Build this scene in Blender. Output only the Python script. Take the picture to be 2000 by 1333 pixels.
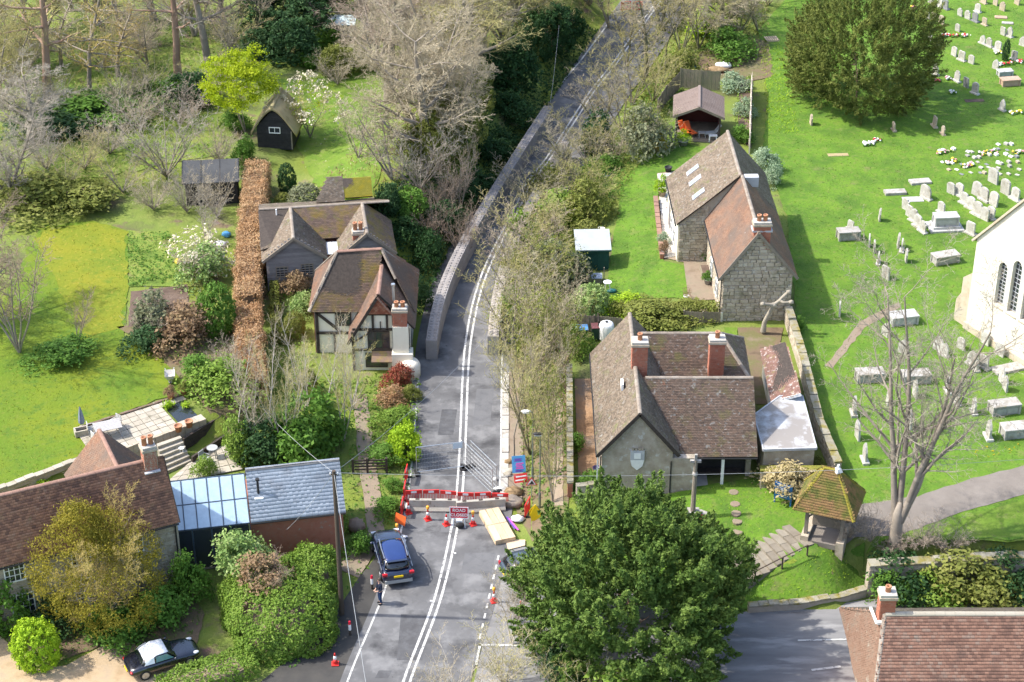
import bpy, math, random
import numpy as np
from mathutils import Vector, Matrix
from mathutils.geometry import delaunay_2d_cdt
R = math.radians
scene = bpy.context.scene
for _o in list(bpy.data.objects): bpy.data.objects.remove(_o, do_unlink=True)
COL = scene.collection

# ---------------------------------------------------------------- camera
CAMH, PITCH, FPX, CX, CY = 70.0, R(31), 3800.0, 1000.0, 666.5
cam_d = bpy.data.cameras.new('camera'); cam = bpy.data.objects.new('camera', cam_d); COL.objects.link(cam)
cam.location = (0, 0, CAMH); cam.rotation_euler = (R(90) - PITCH, 0, 0)
cam_d.sensor_width = 36; cam_d.lens = 36 * FPX / 2000.0; cam_d.clip_start = 1; cam_d.clip_end = 8000
scene.camera = cam
# ---------------------------------------------------------------- light: morning sun from the left, slightly behind the scene
SUN_EL, SUN_DIR = R(50), (-1.0, 0.06)            # towards the sun, in plan
w = bpy.data.worlds.new('World'); scene.world = w; w.use_nodes = True
nt = w.node_tree; sky = nt.nodes.new('ShaderNodeTexSky'); sky.sky_type = 'NISHITA'; sky.sun_disc = False
sky.sun_elevation = SUN_EL; sky.sun_rotation = math.atan2(SUN_DIR[0], SUN_DIR[1])
sky.air_density = 1.0; sky.dust_density = 2.5
nt.links.new(sky.outputs[0], nt.nodes['Background'].inputs[0]); nt.nodes['Background'].inputs[1].default_value = 0.15
sl = bpy.data.lights.new('sun', 'SUN'); sl.energy = 2.5; sl.angle = R(1.0); sl.color = (1, .95, .87)
so = bpy.data.objects.new('sun', sl); COL.objects.link(so)
_d = Vector((SUN_DIR[0], SUN_DIR[1], 0)).normalized() * math.cos(SUN_EL) + Vector((0, 0, math.sin(SUN_EL)))
so.rotation_euler = (-_d).to_track_quat('-Z', 'Y').to_euler(); so.location = (-60, 120, 90)
scene.view_settings.view_transform = 'Standard'; scene.view_settings.look = 'None'
scene.view_settings.gamma = 1; scene.view_settings.exposure = 1.4; scene.view_settings.use_curve_mapping = False
scene.render.engine = 'CYCLES'

# ---------------------------------------------------------------- survey helpers (photo point -> place on the land)
_s, _c = math.sin(PITCH), math.cos(PITCH)
def ray(px, py):
    u = (px - CX) / FPX; v = (CY - py) / FPX
    return u, _c + v * _s, -_s + v * _c
def G(px, py, z=0.0):
    a, b, d = ray(px, py); t = (z - CAMH) / d
    return Vector((a * t, b * t, z))
def Zat(py, y):
    v = (CY - py) / FPX
    return CAMH + y * (v * _c - _s) / (_c + v * _s)
def scale_at(p): return FPX / (p[1] * _c - (p[2] - CAMH) * _s)
def sst(t): t = min(1.0, max(0.0, t)); return t * t * (3 - 2 * t)
def lerp(a, b, t): return a + (b - a) * t
def pl(pts, y):
    if y <= pts[0][0]: return pts[0][1]
    for (a, b), (c, d) in zip(pts, pts[1:]):
        if y <= c: return b + (d - b) * (y - a) / (c - a)
    return pts[-1][1]
ROAD_R = [(80, -1.4), (98, -.4), (114, -.6), (124, 0.2), (131, 1.4), (140, 4.2), (150, 7.6), (165, 12.2), (180, 16.5), (200, 22)]
WALL_L = [(100, -6.2), (114, -6.0), (120, -5.7), (126, -4.9), (132, -3.7), (140, -1.3), (150, 1.8), (158, 4.2), (170, 7.6), (200, 16)]
def land(x, y):
    # churchyard and right hand gardens stand higher than the road and the lane
    rr = pl(ROAD_R, y)
    p = sst((x - rr - 1.2) / 3.0) * (1.4 + .8 * sst((x - 4.5) / 8))
    if x < 19.2: p *= sst((y - 87.0 - .45 * max(0.0, min(7.0, 15.5 - x))) / 6.0)
    else: p *= sst((y - 90.1) / .5)
    # bank banked up round the lychgate steps
    if 9 < x < 20 and 85 < y < 95:
        f = ((x - 13.2) * 3.46 + (y - 90.1) * .8) / 12.6; gl = (x - 13.2) * -.225 + (y - 90.1) * .974
        e = lerp(.85, 2.06, min(1.0, max(-.15, f))) - max(0.0, abs(gl) - 1.5) * .75 - max(0.0, f - 1.35) * 3 - max(0.0, -.15 - f) * 4
        if y > 87.1: p = max(p, e * sst((y - 87.0) / .6))
    # left hand lawn above the lower terrace
    h = 0.0
    d = (y - (99.7 + .745 * (x + 26.07)))
    h = 1.2 * sst(d / .5) * (1 - sst((x + 19.6) / 3.0))
    h = max(h, .8 * sst((y - 113) / 9) * (1 - sst((x - (pl(WALL_L, y) - 3.2)) / 2)))
    # wooded bank left of the road
    wl = pl(WALL_L, y) - .3
    b = 3.0 * sst((wl - x) / 5) * (1 - .75 * sst((wl - 8 - x) / 8)) * sst((y - 119) / 12)
    return max(p, h, b)
def T(px, py, dz=0.0):
    z0 = 4.0; p = G(px, py, z0)
    if land(p.x, p.y) >= z0: return p
    while z0 > -.2:
        z1 = z0 - .1; q = G(px, py, z1)
        if land(q.x, q.y) >= z1: return Vector((q.x, q.y, land(q.x, q.y) + dz))
        z0 = z1
    q = G(px, py, 0); return Vector((q.x, q.y, land(q.x, q.y) + dz))
def on(x, y, dz=0.0): return Vector((x, y, land(x, y) + dz))
ORD = ['zeroth', 'first', 'second', 'third', 'fourth', 'fifth', 'sixth', 'seventh', 'eighth', 'ninth', 'tenth', 'eleventh', 'twelfth', 'thirteenth', 'fourteenth', 'fifteenth', 'sixteenth', 'seventeenth', 'eighteenth', 'nineteenth', 'twentieth']

# ---------------------------------------------------------------- objects
def link(o, parent=None):
    COL.objects.link(o)
    if parent is not None: o.parent = parent
    return o
def tag(o, label=None, cat=None, group=None, kind=None):
    if label: o['label'] = label
    if cat: o['category'] = cat
    if group: o['group'] = group
    if kind: o['kind'] = kind
    return o
def thing(name, label, cat, loc=(0, 0, 0), rz=0.0, group=None):
    o = bpy.data.objects.new(name, None); o.location = loc; o.rotation_euler = (0, 0, rz); o.empty_display_size = .3
    link(o); return tag(o, label, cat, group)
def inst(name, mesh, parent=None, loc=(0, 0, 0), rot=(0, 0, 0), sc=(1, 1, 1), mat=None):
    o = bpy.data.objects.new(name, mesh); o.location = loc; o.rotation_euler = rot; o.scale = sc; link(o, parent)
    if mat is not None:
        if not mesh.materials: mesh.materials.append(mat)
        o.material_slots[0].link = 'OBJECT'; o.material_slots[0].material = mat
    return o
class MB:
    def __init__(s): s.v = []; s.f = []; s.r = []
    def add(s, vs, fs, rnd=0.5):
        n = len(s.v); s.v += [tuple(q) for q in vs]; s.f += [tuple(i + n for i in f) for f in fs]; s.r += [rnd] * len(fs); return s
    def box(s, x0, x1, y0, y1, z0, z1, M=None, rnd=.5):
        vs = [Vector(q) for q in ((x0, y0, z0), (x1, y0, z0), (x1, y1, z0), (x0, y1, z0), (x0, y0, z1), (x1, y0, z1), (x1, y1, z1), (x0, y1, z1))]
        if M is not None: vs = [M @ q for q in vs]
        return s.add(vs, [(3, 2, 1, 0), (4, 5, 6, 7), (0, 1, 5, 4), (1, 2, 6, 5), (2, 3, 7, 6), (3, 0, 4, 7)], rnd)
    def bar(s, a, b, wd, ht=None, up=(0, 0, 1), rnd=.5):
        a, b = Vector(a), Vector(b); d = (b - a); L = d.length; d.normalize(); up = Vector(up)
        if abs(d.dot(up)) > .98: up = Vector((0, 1, 0))
        x = d.cross(up).normalized(); z = x.cross(d); ht = ht or wd
        vs = []
        for p in (a, b):
            for i, j in ((-1, -1), (1, -1), (1, 1), (-1, 1)): vs.append(p + x * (i * wd / 2) + z * (j * ht / 2))
        return s.add(vs, [(0, 1, 2, 3), (7, 6, 5, 4), (4, 5, 1, 0), (5, 6, 2, 1), (6, 7, 3, 2), (7, 4, 0, 3)], rnd)
    def cyl(s, a, b, r0, r1=None, n=8, cap=True, rnd=.5):
        a, b = Vector(a), Vector(b); r1 = r0 if r1 is None else r1; d = (b - a).normalized()
        up = Vector((0, 0, 1)) if abs(d.z) < .95 else Vector((1, 0, 0)); x = d.cross(up).normalized(); y = x.cross(d)
        vs = []
        for p, r in ((a, r0), (b, r1)):
            for i in range(n): t = 2 * math.pi * i / n; vs.append(p + x * (r * math.cos(t)) + y * (r * math.sin(t)))
        fs = [(i + n, (i + 1) % n + n, (i + 1) % n, i) for i in range(n)]
        if cap: fs += [tuple(range(n)), tuple(range(2 * n - 1, n - 1, -1))]
        return s.add(vs, fs, rnd)
    def lathe(s, prof, c=(0, 0, 0), n=12, rnd=.5):
        vs = []; fs = []
        for r, z in prof:
            for i in range(n): t = 2 * math.pi * i / n; vs.append((c[0] + r * math.cos(t), c[1] + r * math.sin(t), c[2] + z))
        for k in range(len(prof) - 1):
            for i in range(n): j = (i + 1) % n; fs.append((k * n + i, k * n + j, (k + 1) * n + j, (k + 1) * n + i))
        m = len(prof) - 1; fs.append(tuple(range(n - 1, -1, -1))); fs.append(tuple(m * n + i for i in range(n)))
        return s.add(vs, fs, rnd)
    def ell(s, c, r, nu=10, nv=7, jit=0.0, seed=0, rnd=.5):
        rg = random.Random(seed); vs = []; fs = []
        for j in range(1, nv):
            ph = math.pi * j / nv
            for i in range(nu):
                t = 2 * math.pi * i / nu; k = 1 + rg.uniform(-jit, jit)
                vs.append((c[0] + r[0] * k * math.sin(ph) * math.cos(t), c[1] + r[1] * k * math.sin(ph) * math.sin(t), c[2] + r[2] * k * math.cos(ph)))
        vs += [(c[0], c[1], c[2] + r[2]), (c[0], c[1], c[2] - r[2])]; a = len(vs) - 2
        for j in range(nv - 2):
            for i in range(nu): k = (i + 1) % nu; fs.append((j * nu + i, (j + 1) * nu + i, (j + 1) * nu + k, j * nu + k))
        for i in range(nu):
            k = (i + 1) % nu; fs.append((a, i, k)); fs.append((a + 1, (nv - 2) * nu + k, (nv - 2) * nu + i))
        return s.add(vs, fs, rnd)
    def poly(s, pts, rnd=.5): return s.add(pts, [tuple(range(len(pts)))], rnd)
    def prism(s, pts, d, rnd=.5):
        d = Vector(d); n = len(pts); pts = [Vector(q) for q in pts]; vs = pts + [q + d for q in pts]
        return s.add(vs, [tuple(range(n - 1, -1, -1)), tuple(range(n, 2 * n))] + [(i, (i + 1) % n, (i + 1) % n + n, i + n) for i in range(n)], rnd)
    def mesh(s, name, mat=None, smooth=False, fix=True):
        m = bpy.data.meshes.new(name); m.from_pydata(s.v, [], s.f)
        at = m.attributes.new('rnd', 'FLOAT', 'FACE'); at.data.foreach_set('value', s.r)
        if mat: m.materials.append(mat)
        if smooth: m.polygons.foreach_set('use_smooth', [True] * len(m.polygons))
        m.update()
        return m
    def build(s, name, mat, parent=None, smooth=False, loc=(0, 0, 0), rot=(0, 0, 0), bevel=0):
        o = bpy.data.objects.new(name, s.mesh(name, mat, smooth)); o.location = loc; o.rotation_euler = rot; link(o, parent)
        if bevel:
            b = o.modifiers.new('bevel', 'BEVEL'); b.width = bevel; b.segments = 2; b.limit_method = 'ANGLE'
        return o
def np_mesh(name, V, F, rnd, mat=None, smooth=False):
    """V (n,3), F (m,k) arrays; rnd (m,)"""
    V = np.ascontiguousarray(V, dtype=np.float32); F = np.ascontiguousarray(F, dtype=np.int32); k = F.shape[1]
    m = bpy.data.meshes.new(name); m.vertices.add(len(V)); m.vertices.foreach_set('co', V.ravel())
    m.loops.add(F.size); m.loops.foreach_set('vertex_index', F.ravel())
    m.polygons.add(len(F)); m.polygons.foreach_set('loop_start', np.arange(0, F.size, k, dtype=np.int32))
    m.polygons.foreach_set('loop_total', np.full(len(F), k, dtype=np.int32))
    if smooth: m.polygons.foreach_set('use_smooth', np.ones(len(F), dtype=bool))
    at = m.attributes.new('rnd', 'FLOAT', 'FACE'); at.data.foreach_set('value', np.ascontiguousarray(rnd, dtype=np.float32))
    if mat: m.materials.append(mat)
    m.update(calc_edges=True); m.validate(); return m

# ---------------------------------------------------------------- materials
_MC = {}
def mat(name, cols, scale=1.0, rough=.85, bump=0.0, bscale=None, spec=.25, rnd=0.0, obj=0.0, metal=0.0, detail=6, over=None, stretch=None, dist=.05):
    """cols: colours spread along a noise ramp; rnd/obj: share of per-face / per-object variation;
    over: list of (colour, scale, threshold, softness) patches such as lichen, moss, dirt"""
    if name in _MC: return _MC[name]
    m = bpy.data.materials.new(name); m.use_nodes = True; n = m.node_tree.nodes; L = m.node_tree.links; bs = n['Principled BSDF']
    geo = n.new('ShaderNodeNewGeometry'); src = geo.outputs['Position']
    if stretch:
        mp = n.new('ShaderNodeMapping'); mp.inputs['Scale'].default_value = stretch; L.new(src, mp.inputs[0]); src = mp.outputs[0]
    def noise(sc, det=detail, s=None):
        t = n.new('ShaderNodeTexNoise'); t.inputs['Scale'].default_value = sc; t.inputs['Detail'].default_value = det
        t.inputs['Roughness'].default_value = .62; L.new(s or src, t.inputs['Vector']); return t.outputs['Fac']
    def math_(op, a, b):
        x = n.new('ShaderNodeMath'); x.operation = op
        for i, q in enumerate((a, b)):
            if isinstance(q, (int, float)): x.inputs[i].default_value = q
            else: L.new(q, x.inputs[i])
        return x.outputs[0]
    mr = n.new('ShaderNodeMapRange'); mr.inputs[1].default_value = .28; mr.inputs[2].default_value = .72; L.new(noise(scale), mr.inputs[0])
    fac = math_('MULTIPLY', mr.outputs[0], max(0.0, 1 - rnd - obj))
    if rnd:
        a = n.new('ShaderNodeAttribute'); a.attribute_name = 'rnd'; fac = math_('ADD', fac, math_('MULTIPLY', a.outputs['Fac'], rnd))
    if obj:
        a = n.new('ShaderNodeObjectInfo'); fac = math_('ADD', fac, math_('MULTIPLY', a.outputs['Random'], obj))
    cr = n.new('ShaderNodeValToRGB'); L.new(fac, cr.inputs[0]); e = cr.color_ramp.elements
    while len(e) < len(cols): e.new(.5)
    for i, cc in enumerate(cols):
        e[i].position = i / max(1, len(cols) - 1); e[i].color = (*cc, 1)
    out = cr.outputs[0]
    for (cc, sc, th, sf) in (over or []):
        r2 = n.new('ShaderNodeMapRange'); r2.inputs[1].default_value = th - sf; r2.inputs[2].default_value = th + sf
        L.new(noise(sc, 8), r2.inputs[0])
        mx = n.new('ShaderNodeMixRGB'); L.new(r2.outputs[0], mx.inputs[0]); L.new(out, mx.inputs[1]); mx.inputs[2].default_value = (*cc, 1); out = mx.outputs[0]
    L.new(out, bs.inputs['Base Color']); bs.inputs['Roughness'].default_value = rough
    bs.inputs['Specular IOR Level'].default_value = spec; bs.inputs['Metallic'].default_value = metal
    if bump:
        b = n.new('ShaderNodeBump'); b.inputs['Strength'].default_value = bump; b.inputs['Distance'].default_value = dist
        L.new(noise(bscale or scale * 6, 8), b.inputs['Height']); L.new(b.outputs[0], bs.inputs['Normal'])
    _MC[name] = m; return m
def leafmat(name, cols, transl=.3, rough=.6, clump=.35, cscale=.6, spec=.15):
    if name in _MC: return _MC[name]
    m = mat(name, cols, cscale, rough, rnd=.6 - .1, obj=.15, spec=spec, detail=3)
    n = m.node_tree.nodes; L = m.node_tree.links; bs = n['Principled BSDF']; out = n['Material Output']
    col = bs.inputs['Base Color'].links[0].from_socket
    tr = n.new('ShaderNodeBsdfTranslucent'); L.new(col, tr.inputs[0]); mx = n.new('ShaderNodeMixShader'); mx.inputs[0].default_value = transl
    L.new(bs.outputs[0], mx.inputs[1]); L.new(tr.outputs[0], mx.inputs[2]); L.new(mx.outputs[0], out.inputs[0]); return m
def plain(name, c, rough=.5, metal=0.0, spec=.4, coat=0.0):
    if name in _MC: return _MC[name]
    m = mat(name, [tuple(q * .9 for q in c), tuple(min(1, q * 1.08) for q in c)], 3.0, rough, spec=spec, metal=metal)
    if coat: m.node_tree.nodes['Principled BSDF'].inputs['Coat Weight'].default_value = coat
    return m
def glass(name, c, rough=.05):
    m = plain(name, c, rough, 0, .9, .5); return m
# stone, plaster, metal, wood
M_STONE = mat('rubble_stone', [(.27, .225, .165), (.40, .34, .26), (.53, .47, .38)], 2.5, .9, .5, 14, rnd=.6, over=[((.44, .43, .38), 4, .62, .06), ((.22, .20, .13), 1.3, .64, .1)])
M_MORTAR = mat('lime_mortar', [(.33, .285, .22), (.42, .37, .30)], 3, .95, .4, 20)
M_RENDER = mat('rough_render', [(.30, .25, .19), (.39, .335, .265), (.46, .41, .34)], 1.6, .95, .6, 12, over=[((.52, .51, .48), 2.2, .63, .05), ((.25, .215, .16), .9, .6, .1), ((.30, .31, .22), 5, .68, .05)])
M_CREAM = mat('cream_plaster', [(.74, .69, .56), (.80, .75, .63)], 1.2, .8, .15, 9, over=[((.55, .50, .38), 1.4, .68, .08)])
M_TIMBER = mat('dark_timber', [(.035, .028, .024), (.075, .06, .05)], 6, .8, .3, 30)
M_WHITE = plain('white_paint', (.78, .78, .76), .5)
M_GLASS = plain('window_glass', (.03, .035, .045), .06, 0, .8, .4)
M_LEAD = mat('lead_sheet', [(.36, .37, .39), (.50, .51, .53)], 2, .6, .1, 8)
M_POT = mat('terracotta', [(0.36, 0.162, 0.09), (0.465, 0.23, 0.13)], 5, .8, .1, 20, obj=.3)
M_BRICK = mat('red_brick', [(.24, .085, .055), (.36, .14, .09), (.30, .17, .12)], 3, .9, .4, 22, rnd=.5, over=[((.27, .26, .22), 3, .66, .05)])
M_BOARD = mat('grey_weatherboard', [(.12, .113, .112), (.19, .18, .175), (.26, .245, .235)], 3, .85, .35, 25, rnd=.5, stretch=(1, 1, 6))
M_BLACKBOARD = mat('black_weatherboard', [(.018, .018, .02), (.045, .043, .045)], 3, .8, .3, 25, rnd=.4)
M_SLATE = mat('blue_slate', [(.22, .25, .29), (.30, .34, .39), (.37, .41, .46)], 1.0, .5, .15, 10, rnd=.5, spec=.5, over=[((.20, .21, .23), .6, .62, .1)])
M_TILE = mat('brown_tile', [(.085, .069, .052), (.14, .112, .085), (.195, .152, .112), (.25, .215, .17)], 1.1, .9, .25, 18, rnd=.55, over=[((.25, .235, .205), 3.2, .62, .05), ((.15, .15, .07), 1.4, .63, .07), ((.52, .50, .46), 4.5, .72, .02)])
M_TILE_RED = mat('red_tile', [(.14, .08, .056), (.215, .118, .078), (.27, .155, .10), (.22, .165, .125)], .7, .9, .25, 18, rnd=.55, over=[((.15, .115, .095), .55, .50, .13), ((.34, .30, .26), 4, .70, .04), ((.17, .16, .07), 1.2, .70, .05)])
M_TILE_MOSS = mat('mossy_tile', [(.14, .10, .08), (.21, .145, .11), (.28, .19, .135)], 1.2, .95, .4, 14, rnd=.5, over=[((.27, .19, .055), 1.0, .55, .1), ((.17, .165, .05), 2.5, .62, .08), ((.40, .37, .31), 4.5, .70, .03)])
M_TILE_LYCH = mat('moss_covered_tile', [(.22, .13, .06), (.30, .19, .08)], 2, .95, .5, 12, rnd=.35, over=[((.175, .165, .04), .9, .50, .08), ((.10, .115, .03), 1.8, .57, .08), ((.5, .5, .38), 6, .74, .03)])
M_TILE_DARK = mat('dark_plum_tile', [(.08, .06, .048), (.13, .095, .074), (.18, .122, .09), (.175, .15, .125)], 1.3, .9, .25, 18, rnd=.6, over=[((.28, .26, .235), 3.5, .62, .04), ((.15, .135, .06), 1.1, .60, .07), ((.24, .12, .085), 2.2, .66, .04), ((.56, .54, .50), 4.6, .70, .02)])
M_RIDGE = mat('ridge_tile', [(.17, .14, .115), (.25, .21, .17), (.31, .28, .24)], 3, .9, .3, 16, obj=.4)
M_RIDGE_RED = mat('red_ridge_tile', [(.22, .13, .10), (.31, .19, .145)], 3, .9, .3, 16, obj=.4)
M_OAK = mat('silvered_oak', [(.17, .145, .115), (.27, .235, .19)], 4, .85, .3, 25, obj=.3)
M_FENCE = mat('weathered_fence', [(.14, .115, .085), (.24, .20, .15), (.19, .19, .12)], 2, .9, .3, 20, obj=.5)
M_STEEL = plain('galvanised_steel', (.55, .57, .58), .4, .8)
M_BLACK = plain('black_rubber', (.02, .02, .021), .7)
M_CONC = mat('concrete', [(.34, .32, .285), (.46, .435, .39)], 1.6, .9, .3, 16, over=[((.24, .215, .18), 2, .62, .08)])
# ================================================================ the land
M_GROUND = mat('rough_ground', [(.10, .085, .05), (.115, .135, .042), (.135, .185, .036), (.175, .21, .05), (.18, .15, .095)], .28, .95, .6, 5, dist=.12, over=[((0.146, 0.186, 0.026), .16, .54, .08), ((0.134, 0.0832, 0.0715), .5, .64, .06)])
M_LAWN = mat('churchyard_grass', [(.06, .13, .014), (.095, .19, .016), (.125, .215, .02)], .55, .9, .7, 5, dist=.1, over=[((.15, .165, .055), .8, .66, .05), ((.135, .185, .035), 1.8, .60, .08), ((.052, .115, .014), .35, .60, .1), ((.07, .125, .02), 4.5, .60, .06), ((.15, .20, .04), 7, .64, .05)])
M_LAWN2 = mat('mossy_lawn', [(.065, .135, .010), (.10, .165, .010), (.155, .185, .010), (.19, .20, .014)], .2, .9, .6, 5, dist=.08, over=[((.075, .14, .012), .8, .56, .1), ((.13, .17, .02), 4, .60, .06), ((.06, .115, .012), 2.2, .63, .06)])
M_LAWN3 = mat('garden_lawn', [(.075, .145, .018), (.115, .19, .02), (.16, .215, .04)], .5, .9, .6, 5, dist=.08, over=[((.19, .215, .06), 2, .62, .07), ((.07, .12, .02), 4, .62, .06)])
M_ROUGHGRASS = mat('rough_grass', [(0.0696, 0.112, 0.0204), (0.116, 0.178, 0.0264), (0.174, 0.216, 0.0396), (0.139, 0.112, 0.066)], .6, .9, .6, 6, dist=.12)
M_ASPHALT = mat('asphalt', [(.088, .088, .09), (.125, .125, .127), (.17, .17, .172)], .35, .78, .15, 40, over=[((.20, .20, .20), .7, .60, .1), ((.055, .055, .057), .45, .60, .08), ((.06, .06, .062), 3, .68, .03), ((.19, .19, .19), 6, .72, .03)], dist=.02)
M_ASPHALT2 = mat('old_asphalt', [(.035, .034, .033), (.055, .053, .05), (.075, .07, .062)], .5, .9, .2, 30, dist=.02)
M_LANE = mat('lane_asphalt', [(.15, .148, .147), (.20, .198, .196), (.25, .247, .243)], .5, .85, .15, 40, stretch=(.35, 1.6, 1), over=[((.29, .286, .28), .7, .58, .06), ((.12, .118, .117), 1.1, .64, .05), ((.13, .128, .125), 5, .68, .04)], dist=.02)
M_LINE = mat('road_paint', [(.42, .42, .40), (.60, .60, .58)], 2.5, .7, over=[((.16, .16, .16), 4.5, .58, .06), ((.12, .12, .12), 14, .66, .05)])
M_GRAVEL = mat('gravel', [(.30, .22, .13), (.40, .30, .19), (.34, .27, .19)], 1.2, .95, .5, 40, dist=.02)
M_PATH = mat('trodden_path', [(.17, .13, .09), (.24, .19, .14), (.20, .18, .12)], .9, .95, .4, 18)
M_CPATH = mat('churchyard_path', [(.16, .14, .12), (.22, .195, .17)], .8, .9, .3, 20)
M_SOIL = mat('bare_soil', [(.075, .052, .04), (.12, .085, .065), (.15, .11, .085)], 1.2, .95, .6, 10)
M_LITTER = mat('leaf_litter', [(.10, .072, .045), (.16, .115, .075), (.13, .125, .05), (.19, .15, .10)], .7, .95, .6, 9)
M_BROWNYARD = mat('brown_paving', [(.24, .145, .08), (.30, .19, .11), (.17, .15, .13)], .7, .9, .3, 14)
M_FLAG = mat('stone_flag', [(.27, .24, .19), (.37, .335, .27), (.44, .405, .34)], 1.2, .9, .3, 12, obj=.5, over=[((.22, .20, .15), 1.7, .62, .08)])
M_WATER = plain('pond_water', (.02, .025, .025), .04, 0, .7)

def build_ground():
    xs = [-2500, -900, -350, -160, -100] + list(np.arange(-64, 64.01, .8)) + [100, 160, 350, 900, 2500]
    ys = [-600, -200, 0, 40, 60] + list(np.arange(70, 205.01, .8)) + [230, 300, 500, 1200, 3500]
    V = [(x, y, land(min(60, max(-60, x)), min(200, max(75, y))) - .05) for y in ys for x in xs]
    nx = len(xs); F = [(j * nx + i, j * nx + i + 1, (j + 1) * nx + i + 1, (j + 1) * nx + i) for j in range(len(ys) - 1) for i in range(nx - 1)]
    o = bpy.data.objects.new('ground', np_mesh('ground', np.array(V), np.array(F), np.full(len(F), .5), M_GROUND, True)); link(o); tag(o, kind='structure')
build_ground()
def inside(p, poly):
    c = False; j = len(poly) - 1
    for i in range(len(poly)):
        a, b = poly[i], poly[j]
        if (a[1] > p[1]) != (b[1] > p[1]) and p[0] < (b[0] - a[0]) * (p[1] - a[1]) / (b[1] - a[1]) + a[0]: c = not c
        j = i
    return c
def world_poly(pts): return [tuple(T(*q)[:2]) for q in pts]
def sheet(name, pts, m, dz, step=.6, jit=.0, world=False, kind='structure', seed=1):
    rg = random.Random(seed); P = pts if world else world_poly(pts); B = []
    for a, b in zip(P, P[1:] + P[:1]):
        L = math.hypot(b[0] - a[0], b[1] - a[1]); n = max(1, int(L / step))
        for k in range(n):
            t = k / n; B.append(Vector((lerp(a[0], b[0], t) + rg.uniform(-jit, jit), lerp(a[1], b[1], t) + rg.uniform(-jit, jit))))
    n = len(B); E = [(i, (i + 1) % n) for i in range(n)]; Q = list(B)
    x0, x1 = min(p.x for p in B), max(p.x for p in B); y0, y1 = min(p.y for p in B), max(p.y for p in B)
    y = y0 + step * .5
    while y < y1:
        x = x0 + step * .5
        while x < x1:
            if inside((x, y), B): Q.append(Vector((x + rg.uniform(-.01, .01), y + rg.uniform(-.01, .01))))
            x += step
        y += step
    vs, es, fs, *_ = delaunay_2d_cdt(Q, E, [], 1, 1e-4)
    me = bpy.data.meshes.new(name); me.from_pydata([(v.x, v.y, land(v.x, v.y) + dz) for v in vs], [], [tuple(f) for f in fs]); me.materials.append(m)
    me.polygons.foreach_set('use_smooth', [True] * len(me.polygons)); me.update()
    o = bpy.data.objects.new(name, me); link(o); tag(o, kind=kind); return o

# lawns and beds --------------------------------------------------------
sheet('churchyard_lawn', [(1480, 60), (1500, 180), (1490, 300), (1535, 420), (1550, 560), (1560, 660), (1590, 820), (1640, 900), (1690, 1000), (1692, 1075), (1850, 1070), (2080, 1050), (2250, 700), (2150, 300), (2050, -60), (1750, -60), (1560, -30)], M_LAWN, 0, .8, .12)
sheet('memorial_lawn', [(1160, 985), (1300, 972), (1360, 952), (1500, 930), (1560, 960), (1600, 1070), (1690, 1060), (1694, 1165), (1560, 1186), (1470, 1192), (1300, 1175), (1150, 1080)], M_LAWN, .005, .6, .08)
sheet('left_lawn', [(-40, 690), (60, 470), (85, 440), (180, 432), (250, 450), (248, 560), (245, 660), (300, 690), (350, 720), (362, 762), (150, 838), (192, 905), (0, 968), (-60, 990)], M_LAWN2, .0, .7, .12)
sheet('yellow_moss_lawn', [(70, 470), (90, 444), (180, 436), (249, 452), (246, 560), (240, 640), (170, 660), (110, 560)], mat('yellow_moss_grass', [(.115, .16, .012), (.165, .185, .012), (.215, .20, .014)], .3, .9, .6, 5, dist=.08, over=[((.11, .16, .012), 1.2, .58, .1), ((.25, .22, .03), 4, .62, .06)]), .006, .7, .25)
sheet('vegetable_strip', [(250, 450), (330, 455), (390, 530), (400, 560), (252, 560)], M_ROUGHGRASS, .004, .6, .1)
sheet('vegetable_bed', [(256, 570), (366, 556), (372, 620), (250, 640)], M_SOIL, .008, .5, .05)
sheet('upper_garden_lawn', [(545, 155), (600, 160), (720, 110), (750, 130), (760, 260), (730, 380), (640, 390), (590, 300), (560, 240)], M_LAWN3, .01, .8, .2)
sheet('orchard_grass', [(80, 290), (260, 250), (420, 220), (440, 300), (330, 320), (180, 350), (60, 340)], M_ROUGHGRASS, .01, .8, .3)
sheet('woodland_grass', [(-40, 160), (130, 120), (340, 90), (430, 110), (440, 160), (330, 190), (160, 230), (-40, 240)], M_ROUGHGRASS, .01, .8, .3)
sheet('cottage_lawn', [(1180, 585), (1205, 420), (1215, 350), (1270, 305), (1330, 280), (1400, 290), (1390, 330), (1300, 350), (1285, 380), (1295, 510), (1340, 520), (1350, 585)], M_LAWN, .004, .6, .08)
sheet('gazebo_lawn', [(1285, 215), (1330, 170), (1340, 230), (1330, 300), (1290, 290)], M_LAWN3, .003, .6, .08)
sheet('courtyard_lawn', [(1415, 640), (1440, 640), (1440, 680), (1415, 680)], M_LAWN3, .006, .5, .05)
sheet('lawn_beside_churchyard_path', [(1765, 1040), (1880, 1010), (2060, 960), (2060, 1060), (1900, 1065), (1770, 1070)], M_LAWN3, .006, .6, .05)
sheet('flower_bed', [(1445, 150), (1470, 150), (1468, 290), (1440, 270)], M_SOIL, .01, .5, .05)
sheet('shrubbery_floor', [(230, 640), (380, 600), (470, 660), (480, 860), (420, 830), (350, 740), (300, 680)], M_LITTER, .006, .7, .15)
sheet('thicket_floor', [(985, 700), (1110, 560), (1110, 1000), (1040, 1060), (990, 960)], M_LITTER, -.01, .7, .05)
sheet('brown_yard', [(1122, 740), (1168, 740), (1174, 935), (1130, 935)], M_BROWNYARD, .006, .5, .0)
sheet('courtyard_floor', [(1440, 640), (1530, 640), (1520, 690), (1500, 790), (1470, 790), (1450, 700)], M_LITTER, .004, .5, .0)
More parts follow.
